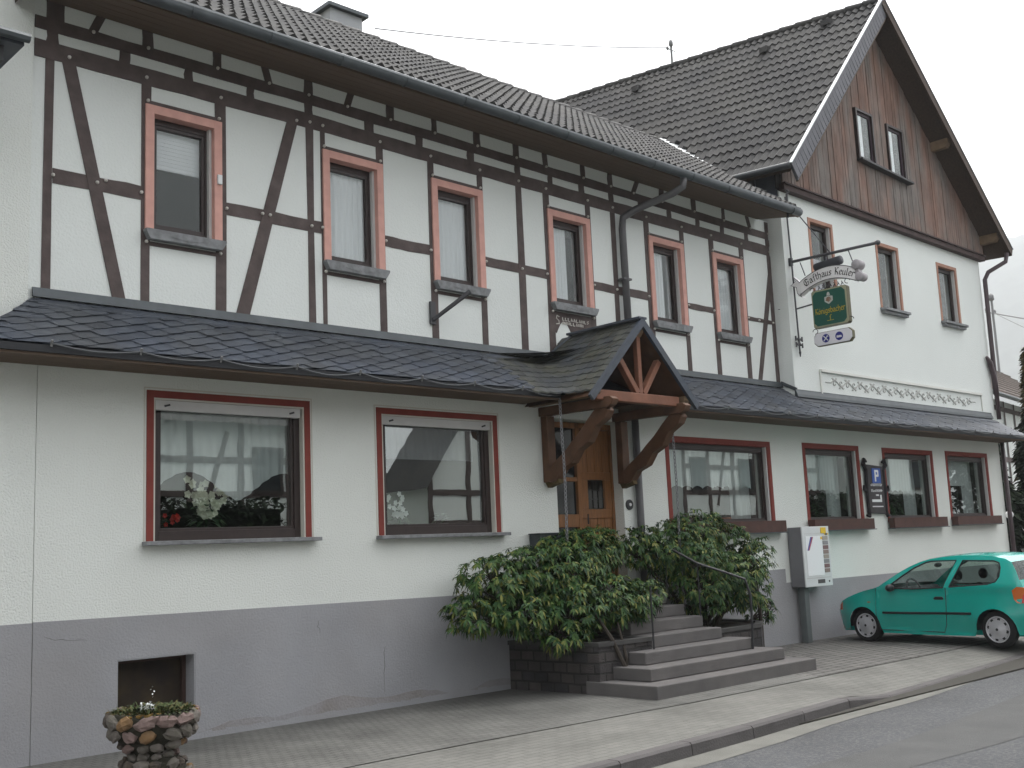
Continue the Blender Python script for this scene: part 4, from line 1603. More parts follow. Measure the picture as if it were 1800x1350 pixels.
m.build("door_leaf", DOORW, door, bevel=0.006)
m = MB()
m.box(11.71, 12.05, dy + 0.01, dy + 0.02, 2.28, 2.68)
for k in (1, 2):
    m.box(11.71 + k * 0.11, 11.72 + k * 0.11, dy - 0.004, dy + 0.01, 2.28, 2.68)
    m.box(11.71, 12.05, dy - 0.004, dy + 0.01, 2.28 + k * 0.13, 2.29 + k * 0.13)
m.build("pane", mat("dark_bullseye_glass", (0.02, 0.018, 0.016), 0.15, spec=0.6), door)
m = MB()
m.box(11.05, 11.475, dy + 0.015, dy + 0.02, 1.5, 2.02)
m.box(11.05, 11.475, dy + 0.015, dy + 0.02, 2.2, 2.66)
m.box(11.05, 11.475, dy + 0.015, dy + 0.02, 2.72, 3.42)
m.build("pane", mat("dark_side_glass", (0.012, 0.014, 0.016), 0.08, spec=0.6), door)
m = MB()
m.tube([(11.62, dy - 0.07, 2.2), (11.62, dy - 0.07, 2.06)], 0.012, 6)
m.build("handle", IRON, door)

# ------------------------------------------------------------------ downpipes
m = MB()
m.smooth = True
m.tube([sag((13.36, -0.64, 7.38)), sag((13.35, -0.62, 7.22)), (13.28, -0.46, 7.08), (12.98, 0.05, 6.90), (12.84, 0.19, 6.78), (12.82, 0.20, 6.6), (12.83, 0.20, 4.55)], 0.058, 10)
m.smooth = False
m.box(12.74, 12.92, 0.15, 0.29, 5.78, 5.81)
m.build("downpipe", PIPE, INN)
m = MB()
m.smooth = True
m.tube([(12.52, -0.075, 3.70), (12.52, -0.075, 0.05)], 0.055, 10)
m.build("downpipe", PIPE, INN)
m = MB()
m.smooth = True
m.tube([(25.62, -0.50, 8.05), (25.60, -0.46, 7.85), (25.30, -0.16, 7.62), (25.24, -0.09, 7.45), (25.22, -0.085, 5.3), (25.20, -0.085, 4.2)], 0.05, 10)
m.tube([(24.95, -0.06, 5.62), (25.06, -0.075, 5.5), (25.19, -0.08, 5.15), (25.22, -0.08, 4.75)], [0.035, 0.06, 0.06, 0.06], 10)
m.tube([(25.22, -0.08, 3.7), (25.23, -0.08, 0.05)], 0.05, 10)
m.smooth = False
m.build("downpipe", PIPEB, INN)
# ------------------------------------------------------------------ small things fixed to the inn
def cable():
    m = MB()
    m.smooth = True
    xs = []
    x = 3.75
    while x < 25.2:
        if not (10.5 < x < 12.4):
            xs.append(x)
        x += 0.86 + rnd.uniform(-0.06, 0.06)
    pts = []
    for a, b in zip(xs, xs[1:]):
        wide = b - a > 1.2
        s = rnd.uniform(0.035, 0.07) * (0.75 if a > 12.4 else 1)
        for k in range(8):
            t = k / 8
            if wide:
                break
                yy = -0.74 - 0.55 * smooth(0, 0.25, t) * smooth(0, 0.25, 1 - t)
                pts.append((a + (b - a) * t, yy, 3.70 - 0.06 * sin(pi * t)))
            else:
                pts.append((a + (b - a) * t, -0.735 - 0.012 * sin(pi * t), 3.745 - s * sin(pi * t)))
    pts.append((xs[-1], -0.735, 3.745))
    for sel in ([q for q in pts if q[0] < 10.5], [q for q in pts if q[0] > 12.4]):
        m.tube(sel, 0.0085, 6)
    o = m.build("light_cable", mat("grey_light_cable", (0.085, 0.09, 0.095), 0.5))
    tag(o, "thin grey light cable sagging between clips along the canopy eave", "cable")
    for x in xs:
        m = MB()
        m.bar((x, -0.717, 3.72), (x, -0.75, 3.775), 0.02, 0.02)
        m.build("clip", mat("pale_cable_clip", (0.2, 0.2, 0.2), 0.5), o)
cable()

def chain(x, y, z0, z1, label):
    m = MB()
    m.smooth = True
    z = z1
    k = 0
    while z > z0:
        pts = []
        for q in range(11):
            a = 2 * pi * q / 10
            r, h = 0.017 * cos(a), 0.034 * sin(a)
            pts.append((x + (r if k % 2 else 0) + 0.010 * sin(z * 3), y + (0 if k % 2 else r), z - 0.034 + h))
        m.tube(pts, 0.0065, 5, cap=False)
        z -= 0.053
        k += 1
    o = m.build("rain_chain", mat("grey_chain_steel", (0.22, 0.22, 0.23), 0.45, metal=0.5))
    tag(o, label, "chain", "rain chains at the porch")
chain(10.31, -0.70, 0.75, 3.66, "grey rain chain hanging from the eave left of the door, over the larger bush")
chain(12.60, -0.70, 0.75, 3.62, "grey rain chain hanging from the eave right of the porch, before the window")

m = MB()
m.box(10.30, 10.78, -0.22, -0.013, 1.72, 1.93)
m.box(10.28, 10.80, -0.24, -0.013, 1.93, 1.945)
o = m.build("wall_mailbox", mat("dark_green_grey_metal", (0.03, 0.038, 0.042), 0.45, spec=0.5), bevel=0.006)
tag(o, "low dark metal mailbox on the white wall left of the door", "mailbox")
m = MB()
m.lathe([(0.075, 0), (0.075, 0.02), (0.06, 0.025)], (12.36, -0.0005, 2.32), (0, -1, 0), 18)
o = m.build("doorbell", mat("dark_bell_plate", (0.03, 0.03, 0.032), 0.4))
m = MB()
m.lathe([(0.025, 0.0), (0.022, 0.012)], (12.36, -0.0256, 2.32), (0, -1, 0), 12)
m.build("button", WHITE, o)
tag(o, "round dark doorbell on the white wall beside the door", "doorbell")
m = MB()
m.box(8.97, 9.05, 0.255, 0.287, 4.68, 4.98)
o = m.build("flag_holder", IRONG)
m = MB()
m.tube([(9.01, 0.25, 4.74), (9.22, -0.02, 4.97), (9.33, -0.12, 5.08)], [0.028, 0.03, 0.034], 8)
m.build("socket", IRONG, o)
tag(o, "dark slanting flagpole socket on the post under the third upper window", "flag holder")
m = MB()
m.box(5.93, 5.985, 0.235, 0.264, 5.95, 6.06)
o = m.build("sensor_box", WHITE, bevel=0.006)
tag(o, "small white sensor box on the pink casing of the leftmost upper window", "sensor")

# ------------------------------------------------------------------ blackletter lettering, swept with a flat nib
GL = {
 'G': ([[(.78, .80), (.5, 1), (.2, .85), (.08, .45), (.3, .02), (.66, .06), (.78, .5), (.5, .46)], [(.42, .95), (.40, .1)]], .9),
 'a': ([[(.08, .52), (.28, .64), (.45, .5), (.45, .06), (.56, .02)], [(.45, .36), (.2, .34), (.06, .18), (.22, 0), (.45, .12)]], .6),
 'f': ([[(.5, .93), (.36, 1), (.24, .85), (.24, -.08)], [(.1, .6), (.26, .62)]], .42),
 't': ([[(.22, .88), (.22, .1), (.38, 0)], [(.04, .6), (.42, .62)]], .45),
 'h': ([[(.1, 1), (.1, 0)], [(.1, .5), (.3, .64), (.46, .48), (.46, .06), (.36, -.2)]], .6),
 'u': ([[(.08, .62), (.08, .1), (.2, 0), (.43, .14)], [(.43, .62), (.43, .08), (.54, 0)]], .6),
 's': ([[(.46, .54), (.26, .64), (.1, .48), (.42, .2), (.28, 0), (.06, .1)]], .54),
 'K': ([[(.18, 1), (.18, 0)], [(.05, .9), (.2, 1)], [(.2, .5), (.5, .98), (.64, .9)], [(.22, .52), (.52, .3), (.64, 0)]], .75),
 'e': ([[(.1, .3), (.42, .42), (.38, .58), (.24, .64), (.09, .46), (.11, .12), (.28, 0), (.46, .12)]], .53),
 'l': ([[(.12, 1), (.12, .1), (.26, 0)]], .34),
 'r': ([[(.1, .64), (.1, 0)], [(.1, .5), (.28, .64), (.42, .54)]], .46),
 'o': ([[(.09, .46), (.28, .64), (.47, .46), (.47, .18), (.28, 0), (.09, .18), (.09, .46)]], .57),
 'n': ([[(.1, .64), (.1, 0)], [(.1, .5), (.3, .64), (.46, .5), (.46, 0)]], .6),
 'i': ([[(.1, .64), (.1, .08), (.22, 0)], [(.08, .84), (.14, .9)]], .3),
 'g': ([[(.46, .5), (.28, .64), (.09, .46), (.09, .16), (.28, 0), (.46, .16)], [(.46, .64), (.46, -.14), (.3, -.3), (.08, -.22)]], .6),
 'b': ([[(.1, 1), (.1, .06), (.3, 0), (.47, .16), (.47, .46), (.3, .63), (.1, .5)]], .57),
 'c': ([[(.44, .53), (.28, .64), (.09, .46), (.09, .16), (.28, 0), (.45, .11)]], .5),
 ' ': ([], .4)}
GL['O'] = (GL['o'][0] + [[(.16, .82), (.2, .9)], [(.36, .82), (.4, .9)]], .57)

def write(mb, text, fn, size, nib=0.10, wide=1.0):
    """fn(s, t) -> 3-D point for s along the line and t above it, both in metres"""
    x = 0
    for ch in text:
        st, adv = GL[ch]
        for pl in st:
            for a, b in zip(pl, pl[1:]):
                nx, ny = nib * 0.75, nib * 0.62
                q = [(a[0] - nx / 2, a[1] - ny / 2), (a[0] + nx / 2, a[1] + ny / 2), (b[0] + nx / 2, b[1] + ny / 2), (b[0] - nx / 2, b[1] - ny / 2)]
                mb.add([fn((x + p_[0]) * size * wide, p_[1] * size) for p_ in q], [(0, 1, 2, 3)])
                nx = -nx * 0.5
                ny = ny * 0.5
                q = [(a[0] - nx / 2, a[1] - ny / 2), (a[0] + nx / 2, a[1] + ny / 2), (b[0] + nx / 2, b[1] + ny / 2), (b[0] - nx / 2, b[1] - ny / 2)]
                mb.add([fn((x + p_[0]) * size * wide, p_[1] * size) for p_ in q], [(0, 1, 2, 3)])
        x += adv
    return x * size * wide

# ------------------------------------------------------------------ the hanging sign (stands square to the wall)
SX = 17.17
SG = thing("hanging_sign", (SX, 0, 5), "wrought iron bracket with white scroll banner, green beer sign and small white pictogram board", "inn sign")
m = MB()
m.tube([(17.13, -0.05, 7.88), (17.17, -0.05, 6.5), (17.20, -0.05, 5.02)], 0.016, 8)
m.tube([(17.17, 0.06, 6.67), (17.17, -1.72, 6.63)], 0.027, 8)
m.sphere((17.17, -1.74, 6.63), 0.045, 8, 6)
m.tube([(17.19, -0.05, 5.80), (17.17, -0.42, 5.82)], 0.014, 6)
m.tube([(17.19, 0.0, 5.80), (17.0, 0.2, 5.82)], 0.006, 5)
for s in (-1, 1):
    m.tube([(17.20, -0.05, 5.20), (17.20 + s * 0.05, -0.05, 5.26), (17.20 + s * 0.10, -0.05, 5.22), (17.20 + s * 0.10, -0.05, 5.30)], 0.016, 6)
    m.tube([(17.20, -0.05, 5.20), (17.20 + s * 0.05, -0.05, 5.14), (17.20 + s * 0.10, -0.05, 5.18), (17.20 + s * 0.10, -0.05, 5.10)], 0.016, 6)
m.tube([(17.2, -0.05, 5.02), (17.2, -0.05, 4.93)], [0.024, 0.008], 6)
m.box(17.14, 17.20, -0.06, 0.06, 6.60, 6.74)
m.tube([(17.17, -0.85, 6.63), (16.62, -0.62, 7.28)], 0.011, 6)
for y in (-0.22, -1.18):                               # hanging links of the banner
    m.tube([(17.17, y, 6.62), (17.17, y - 0.08, 6.36)], 0.010, 5)
m.build("bracket", IRONG, SG)
# lamp above the banner
m = MB()
m.smooth = True
m.lathe([(0.075, 0), (0.08, 0.03), (0.08, 0.50), (0.07, 0.52)], (17.20, -0.50, 6.46), (0, -1, 0.08), 14)
m.smooth = False
m.box(17.18, 17.22, -0.73, -0.69, 6.5, 6.62)
m.build("sign_lamp", mat("dark_lamp_housing", (0.04, 0.042, 0.05), 0.5), SG)
# banner: an arched board with a scroll at either end
def ban(t, v):
    """t 0..1 from wall outward, v 0..1 bottom to top"""
    y = -0.20 - 1.10 * t
    zc = 6.145 + 0.155 * (1 - (2 * t - 1.0) ** 2) + 0.04 * t - 0.02
    return y, zc + (v - 0.5) * 0.235
BT = 0.06
m = MB()
n = 18
vs = []
for i in range(n + 1):
    for v in (0, 1):
        y, z = ban(i / n, v)
        vs += [(SX - BT, y, z), (SX + BT, y, z)]
fs = []
for i in range(n):
    o_ = i * 4
    fs += [(o_, o_ + 4, o_ + 6, o_ + 2), (o_ + 1, o_ + 3, o_ + 7, o_ + 5), (o_, o_ + 1, o_ + 5, o_ + 4), (o_ + 2, o_ + 6, o_ + 7, o_ + 3)]
m.add(vs, fs)
BAN = mat("cream_white_sign_paint", (0.76, 0.745, 0.74), 0.6, var=0.05, vs=6)
# swallow-tail at the wall end
m.prism([(-0.20, 6.03), (-0.20, 6.26), (-0.08, 6.38), (-0.13, 6.28), (-0.03, 6.22), (-0.14, 6.17), (-0.15, 6.06), (-0.17, 6.0), (-0.24, 5.97)], 'x', SX - BT, SX + BT)
banner = m.build("banner", BAN, SG)
m = MB()
m.smooth = True
for (y, z, r) in ((-1.34, 6.33, 0.085), (-1.38, 6.11, 0.075)):
    m.lathe([(r * 0.9, -0.005), (r, 0.0), (r, 0.17), (r * 0.9, 0.175)], (SX - 0.085, y, z), (1, 0, 0), 16)
m.smooth = False
m.prism([(-1.30, 6.14), (-1.30, 6.36), (-1.40, 6.36), (-1.36, 6.24), (-1.42, 6.10), (-1.34, 6.06)], 'x', SX - BT + 0.002, SX + BT - 0.002)
m.build("scroll_end", mat("grey_sign_paint", (0.33, 0.31, 0.32), 0.6, var=0.2, vs=9), banner)  # plain grey paint on the curled ends
m = MB()                                              # dark outline
for v in (0.02, 0.98):
    pts = [(SX - BT - 0.001, *ban(i / 20, v)) for i in range(21)]
    m.tube(pts, 0.007, 5)
m.tube([(SX - BT - 0.001, y, z) for y, z in [(-0.20, 6.26), (-0.08, 6.38), (-0.13, 6.28), (-0.03, 6.22), (-0.14, 6.17), (-0.15, 6.06), (-0.24, 5.97), (-0.22, 6.05)]], 0.006, 5)
m.build("outline", IRON, banner)
m = MB()
def onban(s, t):
    q = (s + 0.10) / 1.10
    y, z = ban(q, 0.5)
    y2, z2 = ban(q + 0.01, 0.5)
    L = sqrt((y2 - y) ** 2 + (z2 - z) ** 2)
    uy, uz = (y2 - y) / L, (z2 - z) / L
    tt = t - 0.052
    return (SX - BT - 0.004, y + uz * tt * 1.0, z - uy * tt)
write(m, "Gafthaus Keuler", onban, 0.125, 0.15, 0.96)
m.build("lettering", mat("dark_sign_lettering", (0.02, 0.016, 0.016), 0.6), banner, fix=False)
# brewery box
m = MB()
def octo(y0, y1, z0, z1, c):
    return [(y0 - c, z0), (y0, z0 + c), (y0, z1 - c), (y0 - c, z1), (y1 + c, z1), (y1, z1 - c), (y1, z0 + c), (y1 + c, z0)]
m.prism(octo(-0.42, -1.11, 5.36, 6.03, 0.03), 'x', SX - 0.05, SX + 0.05)
gb = m.build("beer_sign", mat("olive_gold_sign_edge", (0.11, 0.10, 0.05), 0.5, var=0.1, vs=5), SG)
m = MB()
m.prism(octo(-0.425, -1.105, 5.365, 6.025, 0.03), 'x', SX - 0.056, SX - 0.0505)
m.build("pale_border", mat("pale_gold_border", (0.34, 0.33, 0.22), 0.5), gb)
m = MB()
m.prism(octo(-0.445, -1.075, 5.39, 6.0, 0.06), 'x', SX - 0.063, SX - 0.0565)
m.build("green_panel", mat("bottle_green_sign_face", (0.008, 0.085, 0.06), 0.35, spec=0.5), gb)
m = MB()
XF = SX - 0.067
yc, zc = -0.76, 5.83
m.add([(XF, yc + 0.08, zc + 0.05), (XF, yc + 0.08, zc - 0.03), (XF, yc, zc - 0.085), (XF, yc - 0.08, zc - 0.03), (XF, yc - 0.08, zc + 0.05), (XF, yc, zc + 0.065)], [tuple(range(6))])
m.add([(XF, yc + 0.035, zc + 0.07), (XF, yc - 0.035, zc + 0.07), (XF, yc - 0.022, zc + 0.12), (XF, yc, zc + 0.135), (XF, yc + 0.022, zc + 0.12)], [tuple(range(5))])
m.build("crest", mat("silver_crest", (0.5, 0.52, 0.48), 0.5), gb, fix=False)
m = MB()
XF = SX - 0.069
for k in range(7):
    a = pi / 2 + (k - 3) * 0.5
    m.add([(XF, yc, zc - 0.05), (XF, yc + 0.055 * cos(a) + 0.012, zc - 0.01 + 0.055 * sin(a)), (XF, yc + 0.055 * cos(a) - 0.012, zc - 0.005 + 0.055 * sin(a))], [(0, 1, 2)])
m.build("crest_figure", mat("brown_crest_figure", (0.22, 0.12, 0.07), 0.6), gb, fix=False)
m = MB()
write(m, "KOnigsbacher", lambda s, t: (SX - 0.068, -0.475 - s, 5.595 + t), 0.105, 0.17, 0.85)
write(m, "f", lambda s, t: (SX - 0.068, -0.74 - s, 5.47 + t), 0.085, 0.2, 1.2)
m.add([(SX - 0.068, -0.70, 5.455), (SX - 0.068, -0.83, 5.455), (SX - 0.068, -0.83, 5.462), (SX - 0.068, -0.70, 5.462)], [(0, 1, 2, 3)])
m.build("lettering", mat("golden_yellow_lettering", (0.62, 0.47, 0.05), 0.5), gb, fix=False)
m = MB()
for (y, z, s) in ((-0.36, 5.32, 1), (-1.17, 5.42, -1), (-0.37, 6.06, 1), (-1.16, 6.10, -1)):
    m.tube([(SX, y - s * 0.05 + s * (0.05 * cos(a * 0.6)), z + 0.045 * sin(a * 0.6)) for a in range(9)], 0.007, 5)
for k in range(7):
    y = -0.55 - k * 0.075
    m.tube([(SX - 0.04, y, 6.03), (SX - 0.04, y - 0.03, 6.08), (SX - 0.04, y - 0.05, 6.05), (SX - 0.04, y - 0.02, 6.11)], 0.008, 5)
m.build("scrollwork", IRON, gb)
m = MB()
m.prism(octo(-0.40, -1.13, 5.05, 5.27, 0.06), 'x', SX - 0.045, SX + 0.04)
m.cur = 1
m.prism(octo(-0.39, -1.14, 5.04, 5.28, 0.06), 'x', SX - 0.03, SX + 0.044)
pb = m.build("pictogram_board", [mat("white_sign_face", (0.72, 0.71, 0.74), 0.5), mat("olive_gold_sign_edge", (0.2, 0.18, 0.09))], SG)
m = MB()
BLUE = mat("dark_blue_roundel", (0.03, 0.035, 0.22), 0.5)
for yc in (-0.63, -0.89):
    m.add([(SX - 0.048, yc + 0.075 * cos(2 * pi * k / 20), 5.16 + 0.075 * sin(2 * pi * k / 20)) for k in range(20)], [tuple(range(20))])
m.build("roundel", BLUE, pb, fix=False)
m = MB()
XF = SX - 0.0505
for s in (-1, 1):                                      # crossed knife and fork
    m.bar((XF, -0.63 + s * 0.042, 5.115), (XF, -0.63 - s * 0.042, 5.205), 0.016, 0.003, up=(1, 0, 0))
m.bar((XF, -0.65, 5.20), (XF, -0.68, 5.18), 0.012, 0.003, up=(1, 0, 0))
m.build("crossed_cutlery", WHITE, pb)
m = MB()
m.bar((XF, -0.84, 5.145), (XF, -0.94, 5.145), 0.022, 0.003, up=(1, 0, 0))   # bed
m.bar((XF, -0.845, 5.165), (XF, -0.865, 5.165), 0.02, 0.003, up=(1, 0, 0))
m.bar((XF, -0.875, 5.165), (XF, -0.935, 5.160), 0.016, 0.003, up=(1, 0, 0))
m.build("bed_symbol", WHITE, pb)

# ------------------------------------------------------------------ parking sign
m = MB()
m.prism([(19.13, 2.14), (19.72, 2.12), (19.74, 3.02), (19.16, 3.05)], 'y', -0.06, -0.015)
ps = m.build("parking_sign", mat("dark_grey_brown_plank", (0.045, 0.04, 0.042), 0.7, var=0.25, vs=8))
tag(ps, "dark carved plank parking sign with a blue P panel between two ground floor windows", "parking sign")
for s, x in ((-1, 19.12), (1, 19.76)):
    m = MB()
    m.tube([(x, -0.05, 2.10), (x + s * 0.02, -0.05, 2.5), (x - s * 0.01, -0.05, 2.95), (x + s * 0.09, -0.06, 3.05), (x + s * 0.05, -0.06, 3.14), (x - s * 0.03, -0.06, 3.10)], [0.03, 0.035, 0.04, 0.045, 0.04, 0.02], 7)
    m.tube([(x, -0.05, 2.55), (x + s * 0.12, -0.06, 2.58), (x + s * 0.13, -0.06, 2.66)], [0.035, 0.035, 0.02], 7)
    m.tube([(x, -0.05, 2.18), (x + s * 0.02, -0.06, 2.08), (x + s * 0.12, -0.06, 2.10)], [0.035, 0.035, 0.02], 7)
    m.build("carved_scroll", mat("near_black_carving", (0.018, 0.015, 0.017), 0.7), ps)
m = MB()
m.box(19.31, 19.62, -0.072, -0.0605, 2.70, 2.98)
pp = m.build("blue_panel", mat("traffic_blue", (0.03, 0.09, 0.36), 0.4), ps)
m = MB()
m.box(19.39, 19.435, -0.078, -0.0725, 2.73, 2.95)
m.box(19.435, 19.52, -0.078, -0.0725, 2.91, 2.95)
m.box(19.435, 19.52, -0.078, -0.0725, 2.82, 2.86)
m.box(19.49, 19.535, -0.0785, -0.073, 2.83, 2.94)
m.build("letter", WHITE, pp)
m = MB()
rg = random.Random(2)
for z, xa, xb in ((2.645, 19.24, 19.64), (2.535, 19.24, 19.64)):
    x = xa
    while x < xb:                                      # small worn lettering, no longer readable
        hh = rg.choice((0.035, 0.05, 0.05))
        m.box(x, x + 0.012, -0.066, -0.0605, z, z + hh)
        if rg.random() < 0.6:
            m.box(x + 0.012, x + 0.032, -0.066, -0.0605, z + rg.choice((0, 0.02)), z + 0.012 + rg.choice((0, 0.02)))
        x += 0.042
m.box(19.40, 19.50, -0.066, -0.0605, 2.46, 2.49)
m.box(19.24, 19.60, -0.067, -0.0605, 2.345, 2.395)      # white hooked bar
m.box(19.555, 19.60, -0.067, -0.0605, 2.395, 2.48)
for k in range(9):
    m.box(19.24 + k * 0.045, 19.275 + k * 0.045, -0.066, -0.0605, 2.25, 2.272)
m.build("markings", WHITE, ps)

# ------------------------------------------------------------------ vending machine
VM = thing("vending_machine", (16.55, -0.15, 0), "white cigarette vending machine on a grey steel post at the wall", "vending machine")
m = MB()
m.box(16.49, 16.63, -0.19, -0.07, 0.0, 0.92)
m.build("post", mat("grey_green_steel_post", (0.12, 0.135, 0.135), 0.5, var=0.1, vs=4), VM, bevel=0.01)
m = MB()
m.box(16.39, 17.22, -0.275, -0.015, 0.92, 1.915)
m.build("cabinet", mat("grey_cabinet_side", (0.17, 0.17, 0.18), 0.5, var=0.06, vs=4), VM, bevel=0.008)
m = MB()
m.box(16.385, 17.225, -0.30, -0.2755, 0.915, 1.92)
fr_ = m.build("front", mat("silver_white_front", (0.62, 0.63, 0.63), 0.4, var=0.03, vs=3), VM, bevel=0.008)
m = MB()
m.box(16.47, 16.98, -0.306, -0.3005, 1.10, 1.76)
m.build("white_panel", mat("white_poster", (0.78, 0.79, 0.8), 0.4), fr_)
m = MB()
m.prism([(16.50, 1.52), (16.62, 1.745), (16.66, 1.745), (16.53, 1.52)], 'y', -0.310, -0.3065)
m.cur = 1
m.prism([(16.53, 1.52), (16.66, 1.745), (16.70, 1.745), (16.56, 1.52)], 'y', -0.310, -0.3065)
m.build("stripe", [mat("blue_stripe", (0.08, 0.09, 0.3), 0.5), mat("dull_red_stripe", (0.35, 0.07, 0.1), 0.5)], fr_)
m = MB()
for k in range(8):
    m.cur = k % 4
    m.box(17.00, 17.16, -0.308, -0.3005, 1.14 + k * 0.078, 1.205 + k * 0.078)
m.build("brand_column", [mat("pack_tan", (0.26, 0.2, 0.18), 0.5), mat("pack_red_brown", (0.2, 0.12, 0.12), 0.5), mat("pack_grey", (0.25, 0.25, 0.26), 0.5), mat("pack_pale", (0.36, 0.32, 0.28), 0.5)], fr_)
m = MB()
m.box(16.96, 17.12, -0.309, -0.3005, 1.80, 1.90)
m.box(16.93, 16.98, -0.309, -0.3065, 1.70, 1.745)
m.box(17.07, 17.19, -0.309, -0.3005, 1.775, 1.80)
m.build("yellow_sticker", mat("yellow_sticker", (0.72, 0.48, 0.04), 0.5), fr_)
m = MB()
m.box(16.76, 16.98, -0.304, -0.3005, 0.965, 1.03)
m.box(17.10, 17.13, -0.308, -0.3005, 0.975, 1.005)
m.box(17.09, 17.15, -0.311, -0.3005, 1.772, 1.80)
m.build("slot", mat("dark_slot", (0.06, 0.055, 0.055), 0.5), fr_)
m = MB()
m.box(16.44, 17.17, -0.305, -0.3005, 1.055, 1.065)
m.box(16.44, 16.92, -0.305, -0.3005, 1.80, 1.805)
m.build("seam", ALU, fr_)

# ------------------------------------------------------------------ entrance steps
STN = mat("brown_grey_step_stone", (0.105, 0.099, 0.097), 0.85, var=0.14, vs=3.5, col2=(0.13, 0.12, 0.115), cs=1.5, cmix=0.7, bump=0.004, bs=60)
STP = thing("entrance_steps", (11.5, -1.2, 0), "broad flight of eight grey brown stone steps up to the door", "steps")
SXL = [9.93, 10.19, 10.47, 10.92, 10.92, 10.92, 10.92, 10.90]
SXR = [13.23, 12.96, 12.70, 12.42, 12.42, 12.42, 12.42, 12.42]
for k in range(8):
    m = MB()
    y0 = -2.35 + 0.30 * k
    yb = (-1.25 if k < 3 else 0.0) if k < 7 else 0.19
    if k < 3:
        yb = -2.35 + 0.30 * 3 + 0.2
    m.box(SXL[k], SXR[k], y0, yb - 0.001 * k, 0.15 * k - (0.02 if k == 0 else -0.002), 0.15 * (k + 1))
    m.build("step", STN, STP, bevel=0.012)

# ------------------------------------------------------------------ planters beside the steps
STONE = brick_mat("rough_stone_wall", (0.085, 0.075, 0.07), (0.055, 0.052, 0.055), (0.045, 0.042, 0.04), 0.21, 0.125, 0.014, plane='yz', bump=0.03, var=0.45)
STONEF = brick_mat("rough_stone_wall_front", (0.085, 0.075, 0.07), (0.055, 0.052, 0.055), (0.045, 0.042, 0.04), 0.21, 0.125, 0.014, plane='xz', bump=0.03, var=0.45)
SOIL = mat("dark_soil", (0.02, 0.016, 0.012), 1.0, bump=0.02, bs=20)
def planter(poly, zt, label):
    n = len(poly)
    m = MB()
    for i in range(n):
        a, b = poly[i], poly[(i + 1) % n]
        m.cur = 0 if abs(a[0] - b[0]) < abs(a[1] - b[1]) else 1
        m.add([(a[0], a[1], -0.03), (b[0], b[1], -0.03), (b[0], b[1], zt - 0.05), (a[0], a[1], zt - 0.05)], [(0, 1, 2, 3)])
    m.add([(a[0], a[1], zt - 0.05) for a in poly], [tuple(range(n))])
    o = m.build("planter_wall", [STONE, STONEF])
    tag(o, label, "planter", "stone planters flanking the steps")
    m = MB()
    c = (sum(a[0] for a in poly) / n, sum(a[1] for a in poly) / n)
    ins_ = [(c[0] + (a[0] - c[0]) * 0.84, c[1] + (a[1] - c[1]) * 0.84) for a in poly]
    out_ = [(c[0] + (a[0] - c[0]) * 1.02, c[1] + (a[1] - c[1]) * 1.02) for a in poly]
    vs = [(p_[0], p_[1], z) for z in (zt - 0.051, zt) for p_ in out_] + [(p_[0], p_[1], z) for z in (zt - 0.051, zt) for p_ in ins_]
    fs = []
    for i in range(n):
        j = (i + 1) % n
        fs += [(i, j, n + j, n + i), (2 * n + i, 3 * n + i, 3 * n + j, 2 * n + j), (n + i, n + j, 3 * n + j, 3 * n + i)]
    m.add(vs, fs)
    m.build("coping", mat("dark_coping_stone", (0.06, 0.058, 0.056), 0.9, var=0.2, vs=5), o)
    m = MB()
    m.add([(p_[0], p_[1], zt - 0.03) for p_ in ins_], [tuple(range(n))])
    m.build("soil", SOIL, o)
planter([(9.84, -0.03), (9.96, -1.46), (10.90, -1.50), (10.90, -0.03)], 0.60, "low dark stone planter on the left of the steps under the larger bush")
planter([(12.44, -0.03), (12.44, -1.36), (13.55, -1.30), (14.1, -0.95), (14.3, -0.03)], 0.56, "low curved stone planter on the right of the steps under the smaller bush")

# ------------------------------------------------------------------ handrails
HR = thing("handrail", (12.5, -1.0, 0), "dark iron handrail right of the steps, sloping down through the bush", "handrail", "handrails of the entrance steps")
m = MB()
m.tube([(12.30, -0.10, 1.98), (12.30, -0.6, 1.74), (12.32, -1.2, 1.45), (12.45, -1.55, 1.32), (12.62, -1.74, 1.22), (12.66, -1.78, 1.02), (12.66, -1.78, 0.75), (12.66, -1.76, 0.30)], 0.017, 8)
m.build("rail", IRON, HR)
for y, z0, z1 in ((-0.65, 1.05, 1.72), (-1.2, 0.75, 1.45)):
    m = MB()
    m.tube([(12.31, y, z0), (12.31, y, z1)], 0.010, 6)
    m.build("baluster", IRON, HR)
HR = thing("handrail", (10.9, -1.0, 0), "dark iron handrail left of the steps, mostly hidden in leaves", "handrail", "handrails of the entrance steps")
m = MB()
m.tube([(10.62, -0.02, 1.92), (10.62, -0.6, 1.62), (10.64, -0.8, 1.50), (10.66, -1.0, 1.36)], 0.015, 8)
m.build("rail", IRON, HR)
for y, z0, z1 in ((-1.56, 0.45, 1.22),):
    m = MB()
    m.tube([(10.86, y, z0), (10.86, y, z1)], 0.013, 6)
    m.build("baluster", IRON, HR)
